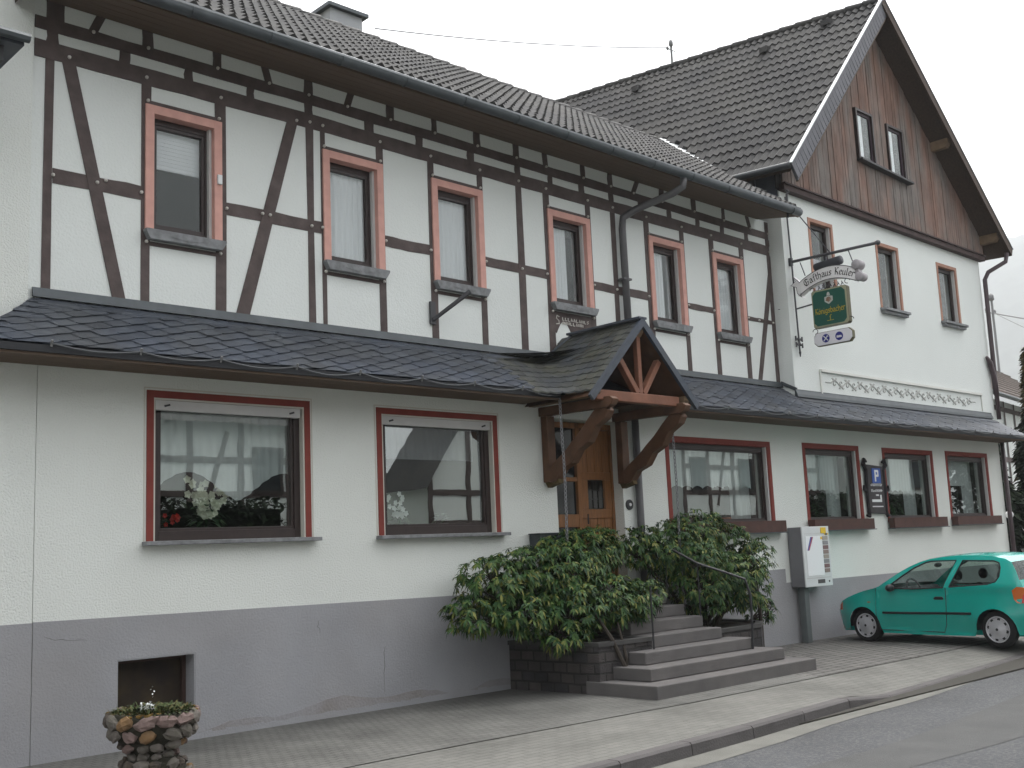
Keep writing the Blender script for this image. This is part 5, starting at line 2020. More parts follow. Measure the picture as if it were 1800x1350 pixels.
# ------------------------------------------------------------------ rhododendrons
def leaf(mb, o, d, up, L, w, droop):
    """a folded, drooping lance-shaped leaf of six faces"""
    d, up = d.normalized(), up.normalized()
    s = d.cross(up)
    if s.length < 1e-4:
        s = d.orthogonal()
    s.normalize()
    up = s.cross(d).normalized()
    prof = [(0.0, 0.12), (0.35, 0.9), (0.65, 1.0), (1.0, 0.05)]
    vs = []
    for t, ww in prof:
        c = o + d * (L * t) - Vector((0, 0, 1)) * (droop * L * t * t)
        vs += [c + s * (w * ww / 2) + up * (0.12 * w * ww), c, c - s * (w * ww / 2) + up * (0.12 * w * ww)]
    fs = []
    for i in range(3):
        for k in (0, 1):
            fs.append((i * 3 + k, i * 3 + k + 1, i * 3 + 4 + k, i * 3 + 3 + k))
    mb.add(vs, fs)

def whorl(mb, o, ax, n, L, rg):
    ax = ax.normalized()
    e1 = ax.orthogonal().normalized()
    e2 = ax.cross(e1)
    a0 = rg.uniform(0, 6)
    for k in range(n):
        a = a0 + 2 * pi * k / n + rg.uniform(-0.25, 0.25)
        d = (e1 * cos(a) + e2 * sin(a)) + ax * rg.uniform(-0.1, 0.75)
        l = L * rg.uniform(0.75, 1.15)
        leaf(mb, o, d, ax, l, l * rg.uniform(0.30, 0.40), rg.uniform(0.35, 0.95))

LEAFD = leaf_mat("rhododendron_leaf", [(0.008, 0.03, 0.009), (0.018, 0.058, 0.015), (0.036, 0.085, 0.02), (0.07, 0.12, 0.028), (0.17, 0.17, 0.04)], 0.5, 0.22, 0.12)
BARK = mat("dark_shrub_bark", (0.035, 0.028, 0.022), 0.9)

def shrub(name, base, blobs, n, label, seed, L=0.078, steps_clear=None):
    rg = random.Random(seed)
    tips = []
    tot = sum(b[3] * b[4] * b[5] for b in blobs)
    for b in blobs:
        cnt = int(n * b[3] * b[4] * b[5] / tot)
        c, r = Vector(b[:3]), b[3:]
        for _ in range(cnt):
            while True:
                q = Vector((rg.uniform(-1, 1), rg.uniform(-1, 1), rg.uniform(-1, 1)))
                if 0.25 < q.length < 1:
                    break
            q = q.normalized() * (q.length ** 0.35)
            k = 1 + 0.16 * sin(5 * q.x + seed) * sin(4 * q.y + 1) * sin(5 * q.z + 2)
            p_ = c + Vector((q.x * r[0], q.y * r[1], q.z * r[2])) * k
            if steps_clear and steps_clear(p_):
                continue
            if p_.y > -0.10:
                p_.y = -0.10 - rg.random() * 0.05
            ax = (q * 0.9 + Vector((0, 0, 0.75)) + Vector((rg.uniform(-.3, .3), rg.uniform(-.3, .3), 0)))
            tips.append((p_, ax))
    m = MB()
    m.smooth = True
    for p_, ax in tips:
        whorl(m, p_, ax, rg.randint(6, 9), L, rg)
    t = thing(name, base, label, "shrub", "rhododendron bushes flanking the steps")
    fo = m.build("foliage", LEAFD, t, fix=False)
    m = MB()
    B = Vector(base)
    for b in blobs:
        c = Vector(b[:3])
        for _ in range(2):
            s0 = B + Vector((rg.uniform(-.15, .15), rg.uniform(-.12, .12), 0))
            e = c + Vector((rg.uniform(-.2, .2), rg.uniform(-.15, .15), rg.uniform(-.1, .1)))
            mid = (s0 + e) / 2 + Vector((rg.uniform(-.12, .12), rg.uniform(-.1, .1), -0.12))
            pts = [s0, s0.lerp(mid, 0.5) + Vector((0, 0, 0.05)), mid, mid.lerp(e, 0.55), e]
            m.tube(pts, [0.026, 0.022, 0.018, 0.013, 0.008], 6)
            near = sorted((q[0] for q in tips), key=lambda v: (v - e).length)[:26]
            for v in near[::2]:
                m.tube([e.lerp(mid, 0.2), (e + v) / 2 + Vector((0, 0, -0.03)), v], [0.008, 0.006, 0.004], 4, cap=False)
    m.build("stem", BARK, t)
    return t

def clearL(p_):                      # keep the lower steps free
    return p_.x > 11.75 and p_.z < 0.8
shrub("rhododendron_bush", (10.35, -0.75, 0.55),
      [(8.72, -0.62, 1.02, .40, .34, .22), (9.05, -0.62, 1.36, .46, .42, .33), (9.6, -0.65, 1.42, .55, .50, .38), (9.35, -0.8, 1.02, .52, .42, .26), (10.1, -0.7, 1.45, .60, .55, .42),
       (10.7, -0.55, 1.66, .58, .45, .36), (10.05, -1.0, 1.02, .55, .45, .36), (10.65, -1.05, 1.08, .55, .40, .32), (11.12, -1.05, 1.02, .34, .35, .22), (11.2, -0.45, 1.72, .42, .35, .30), (11.45, -0.95, 1.12, .28, .32, .2), (9.75, -1.05, 0.72, .38, .30, .20)],
      2400, "larger rhododendron bush left of the steps spreading over the stone planter and plinth", 3, steps_clear=clearL)

def clearR(p_):
    return p_.x < 12.35 and p_.z < 1.35
shrub("rhododendron_bush", (13.2, -0.6, 0.5),
      [(12.7, -0.5, 1.66, .55, .42, .40), (13.3, -0.5, 1.87, .58, .42, .36), (12.2, -0.4, 1.72, .36, .30, .28), (13.9, -0.5, 1.62, .55, .42, .42), (12.95, -0.75, 1.15, .52, .50, .42), (13.6, -0.9, 1.12, .50, .50, .36), (12.75, -0.9, 1.52, .34, .42, .26), (13.3, -1.15, 1.32, .42, .36, .24), (14.35, -0.6, 1.45, .42, .36, .30),
       (14.72, -0.62, 1.66, .20, .22, .14), (14.30, -0.75, 0.72, .26, .26, .22), (11.95, -0.35, 1.72, .38, .28, .26)],
      2000, "smaller rhododendron bush right of the steps in front of the wide window", 8, steps_clear=clearR)
m = MB()                                              # bare trunks leaning out of the right planter
o = bpy.data.objects["rhododendron_bush.001"]
m.tube([(14.05, -0.95, 0.0), (14.02, -0.98, 0.45), (14.06, -0.95, 0.95), (14.0, -0.8, 1.35)], [0.035, 0.032, 0.028, 0.018], 7)
m.tube([(13.9, -0.8, 0.5), (14.3, -0.8, 0.72), (14.4, -0.7, 1.2)], [0.016, 0.014, 0.01], 6)
m.build("stem", BARK, o)
m = MB()
m.tube([(10.28, -1.55, 0.0), (10.30, -1.56, 0.3), (10.22, -1.45, 0.62), (10.2, -1.2, 0.95)], [0.032, 0.03, 0.026, 0.016], 7)
m.tube([(10.35, -1.53, 0.02), (10.38, -1.52, 0.4), (10.45, -1.35, 0.8)], [0.024, 0.022, 0.014], 7)
m.build("stem", BARK, bpy.data.objects["rhododendron_bush"])

# ------------------------------------------------------------------ stone urn
URC = Vector((4.31, -1.6, 0))
UR = thing("stone_planter", URC, "round urn planter built of rough ochre and pink fieldstones on a flared foot", "planter")
UPROF = [(0.33, 0.0), (0.30, 0.06), (0.245, 0.13), (0.195, 0.19), (0.18, 0.225), (0.215, 0.26), (0.285, 0.32), (0.345, 0.40), (0.365, 0.47), (0.36, 0.54)]
MORT = mat("dark_mossy_mortar", (0.03, 0.028, 0.02), 1.0, var=0.3, vs=20, bump=0.01, bs=40)
m = MB()
m.smooth = True
m.lathe([(r - 0.012, z) for r, z in UPROF] + [(0.30, 0.55), (0.28, 0.48)], URC, n=32)
m.build("bowl", MORT, UR)
def uprof(z):
    for (r0, z0), (r1, z1) in zip(UPROF, UPROF[1:]):
        if z <= z1:
            return r0 + (r1 - r0) * (z - z0) / (z1 - z0)
    return UPROF[-1][0]
rg = random.Random(21)
STM = []
for nm, c, c2 in (("ochre_fieldstone", (0.22, 0.13, 0.06), (0.15, 0.10, 0.06)), ("pink_fieldstone", (0.22, 0.155, 0.14), (0.13, 0.095, 0.085)), ("grey_fieldstone", (0.17, 0.15, 0.135), (0.10, 0.092, 0.075)), ("dark_fieldstone", (0.065, 0.055, 0.05), (0.10, 0.08, 0.06))):
    STM.append(mat(nm, c, 0.85, var=0.3, vs=18, col2=c2, cs=9, cmix=0.9, bump=0.008, bs=35))
for z, n, s in ((0.035, 15, 0.062), (0.13, 12, 0.055), (0.205, 10, 0.045), (0.285, 12, 0.058), (0.385, 13, 0.075), (0.495, 14, 0.075)):
    ph = rg.uniform(0, 1)
    for k in range(n):
        a = 2 * pi * (k + ph + rg.uniform(-.18, .18)) / n
        zz = z + rg.uniform(-.012, .012)
        r = uprof(zz)
        cen = Vector((URC.x + cos(a) * (r - 0.012), URC.y + sin(a) * (r - 0.012), zz))
        m = MB()
        m.smooth = rg.random() < 0.3
        wdt = min(2 * pi * r / n * 0.56, s * 1.25) * rg.uniform(0.8, 1.12)
        m.sphere((0, 0, 0), 1.0, 7, 5, 0.20, rg)
        rot = Matrix.Rotation(a, 3, 'Z')
        tw = Matrix.Rotation(rg.uniform(-.5, .5), 3, 'X')
        hz = s * rg.uniform(0.62, 0.85)
        m.v = [tuple(cen + rot @ (tw @ Vector((v[0] * 0.04, v[1] * wdt, v[2] * hz)))) for v in m.v]
        col = rg.choices(range(4), (1.0, 1.8, 3, 2.6))[0]
        if 3.55 < a < 4.2 and z > 0.35:
            col = (0, 1)[k % 2]
        m.build("stone", STM[col], UR)
m = MB()
m.lathe([(0.30, 0.50), (0.2, 0.53), (0.02, 0.545)], URC, n=20)
m.build("soil", SOIL, UR)
UP = thing("planter_flowers", (URC.x, URC.y, 0.52), "low green plants and tiny white flowers growing with rusty moss in the stone urn", "plants")
m = MB()
m.smooth = True
for _ in range(900):
    a, r = rg.uniform(0, 2 * pi), sqrt(rg.random()) * 0.33
    b = Vector((URC.x + cos(a) * r, URC.y + sin(a) * r, 0.525 + rg.uniform(0, .02)))
    leaf(m, b, Vector((cos(a) * .5 + rg.uniform(-.6, .6), sin(a) * .5 + rg.uniform(-.6, .6), rg.uniform(.3, 1.1))), Vector((0, 0, 1)), rg.uniform(0.04, 0.10), 0.02, 0.4)
m.build("leaves", leaf_mat("small_plant_leaf", [(0.03, 0.045, 0.02), (0.05, 0.07, 0.025), (0.07, 0.08, 0.03), (0.10, 0.075, 0.03)], 0.7, 0.2), UP, fix=False)
m = MB()
m.smooth = True
for _ in range(60):
    a, r = rg.uniform(0, 2 * pi), 0.24 + rg.random() * 0.11
    m.sphere((URC.x + cos(a) * r, URC.y + sin(a) * r, 0.535), rg.uniform(0.02, 0.042), 7, 4, 0.2, rg, sc=(1, 1, .5))
m.build("moss", mat("rusty_moss", (0.13, 0.07, 0.018), 1.0, var=0.4, vs=25, col2=(0.07, 0.075, 0.02), cs=9, bump=0.01, bs=80), UP)
m = MB()
fl = Vector((URC.x - 0.10, URC.y - 0.10, 0.56))
for _ in range(16):
    c = fl + Vector((rg.uniform(-.06, .06), rg.uniform(-.06, .06), rg.uniform(0, .07)))
    a0 = rg.uniform(0, 1)
    for k in range(5):
        a = a0 + k * 1.2566
        leaf(m, c, Vector((cos(a), sin(a), rg.uniform(-.6, .9))), Vector((rg.uniform(-.5, .5), rg.uniform(-.5, .5), 1)), 0.014, 0.010, 0.1)
    m.tube([c, c - Vector((0, 0, 0.05))], 0.0015, 3, cap=False)
for k in range(5):
    c = fl + Vector((0.055 + rg.uniform(-.02, .02), 0.02, 0.10 + 0.02 * k))
    leaf(m, c, Vector((rg.uniform(-1, 1), rg.uniform(-1, 1), .4)), Vector((0, 0, 1)), 0.02, 0.012, 0.1)
m.build("blossom", mat("white_petal", (0.7, 0.72, 0.72), 0.7), UP, fix=False)

# ------------------------------------------------------------------ flower boxes and plants at the windows
BOXW = mat("red_brown_box_board", (0.075, 0.037, 0.03), 0.7, var=0.22, vs=6, bump=0.002, bs=30)
for (a, b, _, _), lab in zip(GW[2:], ("long brown flower box under the wide window, half hidden by the smaller bush", "brown flower box under the window above the vending machine", "brown flower box under the window right of the parking sign", "shortest brown flower box, under the last window by the house corner")):
    m = MB()
    z0, z1 = 1.852, 2.04
    xa, xb = a - 0.03, b + 0.09
    m.box(xa, xb, -0.155, -0.135, z0, z1)
    m.box(xa, xb, -0.045, -0.025, z0, z1)
    m.box(xa, xa + 0.02, -0.135, -0.045, z0, z1)
    m.box(xb - 0.02, xb, -0.135, -0.045, z0, z1)
    m.box(xa + 0.02, xb - 0.02, -0.135, -0.045, z0, z1 - 0.06)
    o = m.build("flower_box", BOXW, bevel=0.004)
    tag(o, lab, "flower box", "flower boxes of the right hand windows")

TERRA = mat("terracotta_pot", (0.36, 0.13, 0.06), 0.8, var=0.15, vs=10)
def pot(x, y, z, r, h, mat_, label, foliage, fmat, seed, n=40, L=0.10, extra=None):
    rg = random.Random(seed)
    t = thing("potted_plant", (x, y, z), label, "potted plant", "plants on the window boards")
    m = MB()
    m.smooth = True
    m.lathe([(r * 0.72, 0), (r * 0.98, h * 0.8), (r * 1.08, h * 0.8), (r * 1.08, h), (r * 0.9, h), (r * 0.85, h * 0.85)], (x, y, z), n=16)
    m.build("pot", mat_, t)
    m = MB()
    m.smooth = True
    for _ in range(n):
        a = rg.uniform(0, 2 * pi)
        hh = rg.random() * foliage
        rr = r * (0.3 + 1.0 * rg.random()) * (1 + foliage)
        c = Vector((x + cos(a) * rr * .6, y + sin(a) * rr * .45, z + h + hh))
        leaf(m, c, Vector((cos(a), sin(a) * .7, rg.uniform(-.2, .9))), Vector((0, 0, 1)), L * rg.uniform(.6, 1.2), L * .3, 0.5)
    m.tube([(x, y, z + h * .8), (x + 0.01, y, z + h + foliage * .6)], 0.006, 5)
    m.build("leaves", fmat, t, fix=False)
    if extra:
        extra(t, rg)
    return t
HOUSEL = leaf_mat("house_plant_leaf", [(0.02, 0.05, 0.02), (0.04, 0.09, 0.03), (0.06, 0.12, 0.04)], 0.5, 0.4)
PALEP = mat("cream_orchid_petal", (0.66, 0.66, 0.52), 0.6)
WHITEP = mat("white_orchid_petal", (0.75, 0.75, 0.75), 0.6)
REDP = mat("red_geranium_petal", (0.5, 0.03, 0.02), 0.6)
def blooms(pts, matl, size, parent, name="blossom"):
    m = MB()
    for c in pts:
        for k in range(5):
            a = k * 1.2566 + c[0] * 40
            leaf(m, Vector(c), Vector((cos(a), -0.35, sin(a))), Vector((0, -1, 0)), size, size * .75, 0.05)
    m.build(name, matl, parent, fix=False)
def ex_orchid(x, y, z, h, n, spread, mt, size=0.035):
    def f(t, rg):
        pts = []
        for s in range(3):
            dx = rg.uniform(-1, 1) * spread
            m = MB()
            path = [(x, y, z + .15), (x + dx * .2, y, z + h * .6), (x + dx * .7, y - .01, z + h), (x + dx * 1.3, y - .02, z + h * .92)]
            m.tube(path, 0.004, 5)
            m.build("stem", HOUSEL, t)
            for k in range(n // 3):
                q = k / max(1, n // 3 - 1)
                pts.append((x + dx * (.2 + 1.2 * q) + rg.uniform(-.06, .06), y - .03 + rg.uniform(-.03, .03), z + h * (.5 + .5 * q) + rg.uniform(-.10, .08)))
        blooms(pts, mt, size, t)
    return f
ZI = 1.951
pot(5.83, 0.36, ZI, 0.07, 0.12, mat("dark_pot", (0.03, 0.03, 0.03), 0.5), "cream flowering orchid in the middle of the leftmost ground floor window", 0.25, HOUSEL, 1, 26, 0.22, ex_orchid(5.83, 0.34, ZI, 0.62, 54, 0.22, PALEP, 0.05))
def reds(x, y, z, n=10):
    def f(t, rg):
        blooms([(x + rg.uniform(-.14, .14), y - .05 + rg.uniform(-.03, .03), z + rg.uniform(.16, .3)) for _ in range(n)], REDP, 0.03, t)
    return f
pot(5.28, 0.36, ZI, 0.07, 0.11, TERRA, "red flowering geranium at the left end of the leftmost ground floor window", 0.2, HOUSEL, 2, 60, 0.10, reds(5.36, 0.34, ZI))
pot(8.42, 0.36, ZI, 0.06, 0.11, WHITE, "white orchid in a white pot behind the window left of the door", 0.18, HOUSEL, 3, 14, 0.2, ex_orchid(8.44, 0.33, ZI, 0.5, 27, 0.14, WHITEP, 0.04))
pot(9.12, 0.37, ZI, 0.07, 0.10, WHITE, "low green plant in a white pot behind the window left of the door", 0.18, HOUSEL, 4, 40, 0.12)
pot(13.95, 0.36, ZI - .01, 0.08, 0.13, TERRA, "leafy plant in a terracotta pot at the left of the wide window", 0.12, HOUSEL, 5, 40, 0.10)
pot(15.15, 0.36, ZI - .01, 0.11, 0.18, TERRA, "largest terracotta pot, at the right of the wide window behind the bush", 0.05, HOUSEL, 6, 20, 0.08)
pot(17.95, 0.36, ZI - .01, 0.10, 0.13, TERRA, "bushy plant in a wide terracotta bowl behind the window above the vending machine", 0.38, HOUSEL, 7, 90, 0.12)
pot(18.45, 0.37, ZI - .01, 0.07, 0.16, mat("dull_red_pot", (0.25, 0.04, 0.03), 0.5), "small red pot at the right of the window above the vending machine", 0.05, HOUSEL, 8, 10, 0.06)
pot(20.85, 0.36, ZI - .01, 0.09, 0.11, mat("pale_green_pot", (0.25, 0.3, 0.2), 0.5), "spiky green plant in a pale pot behind the window right of the parking sign", 0.32, HOUSEL, 9, 80, 0.16)
pot(23.2, 0.36, ZI - .01, 0.09, 0.12, TERRA, "white flowering plant behind the last window by the house corner", 0.42, HOUSEL, 10, 100, 0.13, ex_orchid(23.35, 0.33, ZI, 0.55, 21, 0.3, WHITEP, 0.035))
# ------------------------------------------------------------------ the car, built in its own axes: x forward, y left, z up
CARP = mat("turquoise_car_paint", (0.005, 0.33, 0.275), 0.26, spec=0.5, var=0.03, vs=2)
for n_ in CARP.node_tree.nodes:
    if n_.type == 'BSDF_PRINCIPLED':
        n_.inputs['Coat Weight'].default_value = 0.6
        n_.inputs['Coat Roughness'].default_value = 0.08
BLK = mat("black_plastic_trim", (0.018, 0.02, 0.022), 0.5)
RUB = mat("tyre_rubber", (0.016, 0.016, 0.017), 0.85)
RIMM = mat("silver_hubcap", (0.5, 0.5, 0.52), 0.35, metal=0.35, var=0.05, vs=20)
SEATM = mat("dark_seat_fabric", (0.03, 0.032, 0.038), 0.9)
CAR = thing("parked_car", (17.59, -2.226, 0), "turquoise green three-door hatchback parked nose to the inn wall", "car", rz=radians(82.216))
CAR.scale = (0.972,) * 3
TOP = [(1.86, 0.46), (1.875, 0.52), (1.84, 0.575), (1.80, 0.61), (1.765, 0.645), (1.70, 0.685), (1.55, 0.745), (1.35, 0.81), (1.15, 0.865), (0.95, 0.905), (0.85, 0.935), (0.66, 1.055), (0.48, 1.165), (0.30, 1.255), (0.12, 1.325), (-0.04, 1.365), (-0.28, 1.395), (-0.54, 1.412), (-0.85, 1.41), (-1.14, 1.39), (-1.36, 1.345), (-1.46, 1.29), (-1.54, 1.17), (-1.61, 1.02), (-1.68, 0.86), (-1.73, 0.72), (-1.755, 0.60), (-1.76, 0.48), (-1.73, 0.36)]
WR, AR = 0.278, 0.325
def arch_pts(cx, n=13, r=AR):
    return [(cx + r * cos(a), 0.262 + r * 1.0 * sin(a)) for a in [pi * k / (n - 1) for k in range(n)]]
def halfw(x, z):
    """half width of the body at profile point x, z"""
    plan = 0.815 - 0.10 * smooth(1.15, 1.9, x) - 0.07 * smooth(-1.2, -1.78, x) * 1.0
    if x > 1.55:
        plan -= 0.14 * ((x - 1.55) / 0.32) ** 2
    if x < -1.55:
        plan -= 0.05 * ((-1.55 - x) / 0.2) ** 2
    plan -= 0.035 * smooth(0.5, 0.15, z)
    bulge = -0.012 * abs(sin((z - 0.5) * 6)) * (z < 0.85)
    if z > 0.88:
        plan -= 0.235 * ((z - 0.88) / 0.52) ** 1.15
    elif z > 0.70:
        plan -= 0.022 * ((z - 0.70) / 0.18)
    for cx in (1.2, -1.2):                            # flared lips round the wheels
        d = sqrt((x - cx) ** 2 + (z - 0.262) ** 2)
        plan += 0.02 * max(0, 1 - max(0, d - AR) / 0.13)
    return max(0.1, plan + bulge)
low = [(-1.70, 0.22), (-1.54, 0.20)] + [(x, max(z, 0.2)) for x, z in arch_pts(-1.2)[::-1]] + [(-0.84, 0.165), (0.0, 0.155), (0.84, 0.165)] + [(x, max(z, 0.2)) for x, z in arch_pts(1.2)[::-1]] + [(1.55, 0.20), (1.70, 0.20), (1.80, 0.26), (1.84, 0.36)]
OUT = low + [(x, z - 0.012) for x, z in TOP]
FWIN = [(0.655, 0.90), (0.615, 0.955), (0.42, 1.09), (0.22, 1.215), (0.02, 1.30), (-0.08, 1.32), (-0.53, 1.325), (-0.36, 0.905), (0.2, 0.885)]
RWIN = [(-0.47, 0.915), (-0.645, 1.32), (-1.18, 1.305), (-1.27, 1.275), (-1.30, 1.2), (-1.30, 1.07), (-1.25, 0.99), (-1.12, 0.955)]
DOORP = [(0.90, 0.90), (0.925, 0.48), (0.88, 0.215), (-0.30, 0.205), (-0.385, 0.48), (-0.405, 0.905), (-0.62, 1.36), (-0.05, 1.35), (0.30, 1.23), (0.66, 1.0)]

def inside(p_, poly):
    c = False
    n = len(poly)
    for i in range(n):
        (x0, y0), (x1, y1) = poly[i], poly[(i + 1) % n]
        if (y0 > p_[1]) != (y1 > p_[1]) and p_[0] < (x1 - x0) * (p_[1] - y0) / (y1 - y0) + x0:
            c = not c
    return c

def side_mesh():
    pts, edges = [], []
    def loop(poly):
        b = len(pts)
        pts.extend(Vector(q) for q in poly)
        edges.extend((b + i, b + (i + 1) % len(poly)) for i in range(len(poly)))
    for poly in (OUT, FWIN, RWIN, DOORP):
        loop(poly)
    for i in range(60):
        for j in range(24):
            q = (-1.75 + 3.6 * i / 59, 0.18 + 1.2 * j / 23)
            if inside(q, OUT) and not inside(q, FWIN) and not inside(q, RWIN):
                pts.append(Vector(q))
    v, e, f, *_ = delaunay_2d_cdt(pts, edges, [], 0, 1e-4)
    body, door_ = [], []
    for t in f:
        c = sum((v[i] for i in t), Vector((0, 0))) / len(t)
        if not inside(c, OUT) or inside(c, FWIN) or inside(c, RWIN):
            continue
        (door_ if inside(c, DOORP) else body).append(t)
    return v, body, door_
SV, SB, SDR = side_mesh()
def sides(faces, m, sgn):
    used = sorted({i for t in faces for i in t})
    mp = {u: k for k, u in enumerate(used)}
    vs = [(SV[u].x, sgn * halfw(SV[u].x, SV[u].y), SV[u].y) for u in used]
    m.smooth = True
    m.add(vs, [tuple(mp[i] for i in (t if sgn < 0 else t[::-1])) for t in faces])
def strip(m, i0, i1, zoff=0.0, f0=1.0):
    """the skin between both sides along the upper outline, crowned across"""
    K_ = 10
    vs = []
    for i in range(i0, i1 + 1):
        x, z = TOP[i]
        hw = halfw(x, z - 0.012) * f0
        xa, za = TOP[max(i - 1, 0)]
        xb, zb = TOP[min(i + 1, len(TOP) - 1)]
        d = Vector((xb - xa, 0, zb - za)).normalized()
        nrm = Vector((d.z, 0, -d.x))
        nrm = nrm if (nrm.z > 0 or (abs(nrm.z) < .6 and nrm.x * x > 0)) else -nrm
        for k in range(K_ + 1):
            t = -1 + 2 * k / K_
            cr = 0.028 * (1 - abs(t) ** 2.6) - 0.012 + zoff
            vs.append(Vector((x, hw * t, z)) + nrm * cr)
    fs = []
    n = K_ + 1
    for i in range(i1 - i0):
        for k in range(K_):
            fs.append((i * n + k, i * n + k + 1, (i + 1) * n + k + 1, (i + 1) * n + k))
    m.smooth = True
    m.add(vs, fs)
def lbuild(m, name, mt, parent, **kw):
    m.local = True
    return m.build(name, mt, parent, **kw)
m = MB()
sides(SB, m, 1)
sides(SB, m, -1)
strip(m, 0, 10)
strip(m, 15, 21)
strip(m, 23, 28)
strip(m, 10, 15, 0.0)                                 # replaced below by glass, keep only the frame edges
nk = 11
m.f = m.f[:-5 * 10]
m.mi = m.mi[:-5 * 10]
m.sm = m.sm[:-5 * 10]
m.smooth = False
m.box(-1.6, 1.75, -0.62, 0.62, 0.17, 0.24)            # floor pan
body = lbuild(m, "body", CARP, CAR, fix=False)
for sgn in (1, -1):                                   # wheel-arch liners
    for cx in (1.2, -1.2):
        m = MB()
        P_ = [(x, max(z, 0.17)) for x, z in arch_pts(cx, 13, AR - 0.004)]
        vs = [(x, sgn * (halfw(x, z) - 0.004), z) for x, z in P_] + [(x, sgn * 0.5, z) for x, z in P_]
        n_ = len(P_)
        m.add(vs, [(i, i + 1, n_ + i + 1, n_ + i) for i in range(n_ - 1)] + [tuple(range(n_, 2 * n_))])
        lbuild(m, "wheel_arch", BLK, body)
for sgn in (1, -1):
    m = MB()
    sides(SDR, m, sgn)
    dr = lbuild(m, "door", CARP, CAR, fix=False)
    m = MB()
    pts = [(x, sgn * (halfw(x, z) + 0.001), z) for x, z in [(0.90, 0.90), (0.922, 0.7), (0.925, 0.48), (0.90, 0.33), (0.88, 0.215), (0.3, 0.21), (-0.30, 0.205), (-0.36, 0.33), (-0.385, 0.48), (-0.395, 0.7), (-0.405, 0.905)]]
    m.tube(pts, 0.006, 5)
    lbuild(m, "door_gap", BLK, dr)
    m = MB()
    m.prism([(-0.19, 0.715), (-0.34, 0.715), (-0.36, 0.735), (-0.33, 0.765), (-0.21, 0.765), (-0.17, 0.735)], 'y', sgn * 0.775, sgn * 0.812)
    lbuild(m, "handle", BLK, dr, bevel=0.006)
    m = MB()
    vs = []
    X = [0.80 - k * 1.62 / 12 for k in range(13)]
    for x in X:
        z0 = 0.475 + 0.012 * smooth(0.8, -0.8, x)
        y = halfw(x, z0)
        vs += [(x, sgn * (y - 0.004), z0), (x, sgn * (y + 0.016), z0 + 0.006), (x, sgn * (y + 0.016), z0 + 0.034), (x, sgn * (y - 0.004), z0 + 0.04)]
    fs = []
    for i in range(12):
        for k in range(3):
            fs.append((i * 4 + k, i * 4 + k + 1, i * 4 + 5 + k, i * 4 + 4 + k))
    fs += [(0, 1, 2, 3), (51, 50, 49, 48)]
    m.add(vs, fs)
    lbuild(m, "rubbing_strip", BLK, CAR)
    for nm, poly in (("side_window", FWIN), ("side_window", RWIN)):
        m = MB()
        n_ = len(poly)
        cx, cz = sum(q[0] for q in poly) / n_, sum(q[1] for q in poly) / n_
        big = [(cx + (x - cx) * 1.01, cz + (z - cz) * 1.01) for x, z in poly]
        vs = [(x, sgn * (halfw(x, z) - 0.012), z) for x, z in big] + [(x, sgn * (halfw(x, z) - 0.016), z) for x, z in big]
        m.add(vs, [tuple(range(n_)), tuple(range(2 * n_ - 1, n_ - 1, -1))])
        gw_ = lbuild(m, nm, CARGLASS, CAR)
        m = MB()
        pts = [(x, sgn * (halfw(x, z) - 0.004), z) for x, z in poly]
        m.tube(pts + [pts[0]], 0.013, 5)
        lbuild(m, "seal", BLK, gw_)
    m = MB()                                          # mirror
    m.smooth = True
    m.sphere((0.56, sgn * 0.90, 0.905), 0.085, 12, 8, sc=(0.75, 1.15, 0.72))
    m.smooth = False
    m.bar((0.60, sgn * 0.76, 0.88), (0.57, sgn * 0.87, 0.89), 0.07, 0.05)
    lbuild(m, "door_mirror", BLK, CAR)
    for nm, pz in (("wheel", 1.2), ("wheel", -1.2)):
        m = MB()
        m.smooth = True
        yo = sgn * 0.765
        m.lathe([(0.17, -0.02), (0.235, -0.006), (0.262, -0.018), (WR, -0.04), (WR, -0.145), (0.25, -0.17), (0.17, -0.16)], (pz, yo, WR - 0.004), (0, sgn, 0), 30, cap=False)
        m.smooth = False
        ty = lbuild(m, "wheel", RUB, CAR)
        m = MB()
        m.smooth = True
        m.lathe([(0.200, -0.022), (0.197, -0.006), (0.184, -0.010), (0.176, -0.02), (0.13, -0.004), (0.06, 0.002), (0.045, 0.010), (0.0, 0.012)], (pz, yo, WR - 0.004), (0, sgn, 0), 30, cap=False)
        m.smooth = False
        hb = lbuild(m, "hubcap", RIMM, ty)
        m = MB()
        for k in range(8):
            a = 2 * pi * k / 8 + 0.2
            m.lathe([(0.026, -0.004), (0.024, 0.004)], (pz + cos(a) * 0.152, yo + sgn * (-0.0125), WR - 0.004 + sin(a) * 0.152), (0, sgn, 0), 10)
        m.lathe([(0.022, 0), (0.02, 0.004)], (pz, yo + sgn * 0.0125, WR - 0.004), (0, sgn, 0), 12)
        lbuild(m, "cooling_hole", mat("dark_wheel_gap", (0.03, 0.03, 0.033), 0.6), hb)
    m = MB()                                          # front lamp with orange indicator on the flank
    hl = [(1.70, 0.655), (1.795, 0.595), (1.815, 0.52), (1.71, 0.525)]
    m.add([(x, sgn * (halfw(x, z) + 0.008), z) for x, z in hl] + [(x - 0.01, sgn * (halfw(x, z) - 0.03), z) for x, z in hl], [(0, 1, 2, 3), (0, 4, 5, 1), (1, 5, 6, 2), (2, 6, 7, 3), (3, 7, 4, 0)])
    lbuild(m, "indicator", mat("orange_red_lens", (0.42, 0.06, 0.02), 0.2, spec=0.6), CAR)
    m = MB()
    m.add([(1.79, sgn * 0.45, 0.61), (1.775, sgn * 0.66, 0.62), (1.80, sgn * 0.66, 0.53), (1.865, sgn * 0.45, 0.53), (1.72, sgn * 0.45, 0.60), (1.71, sgn * 0.66, 0.60)], [(0, 1, 2, 3), (0, 4, 5, 1)])
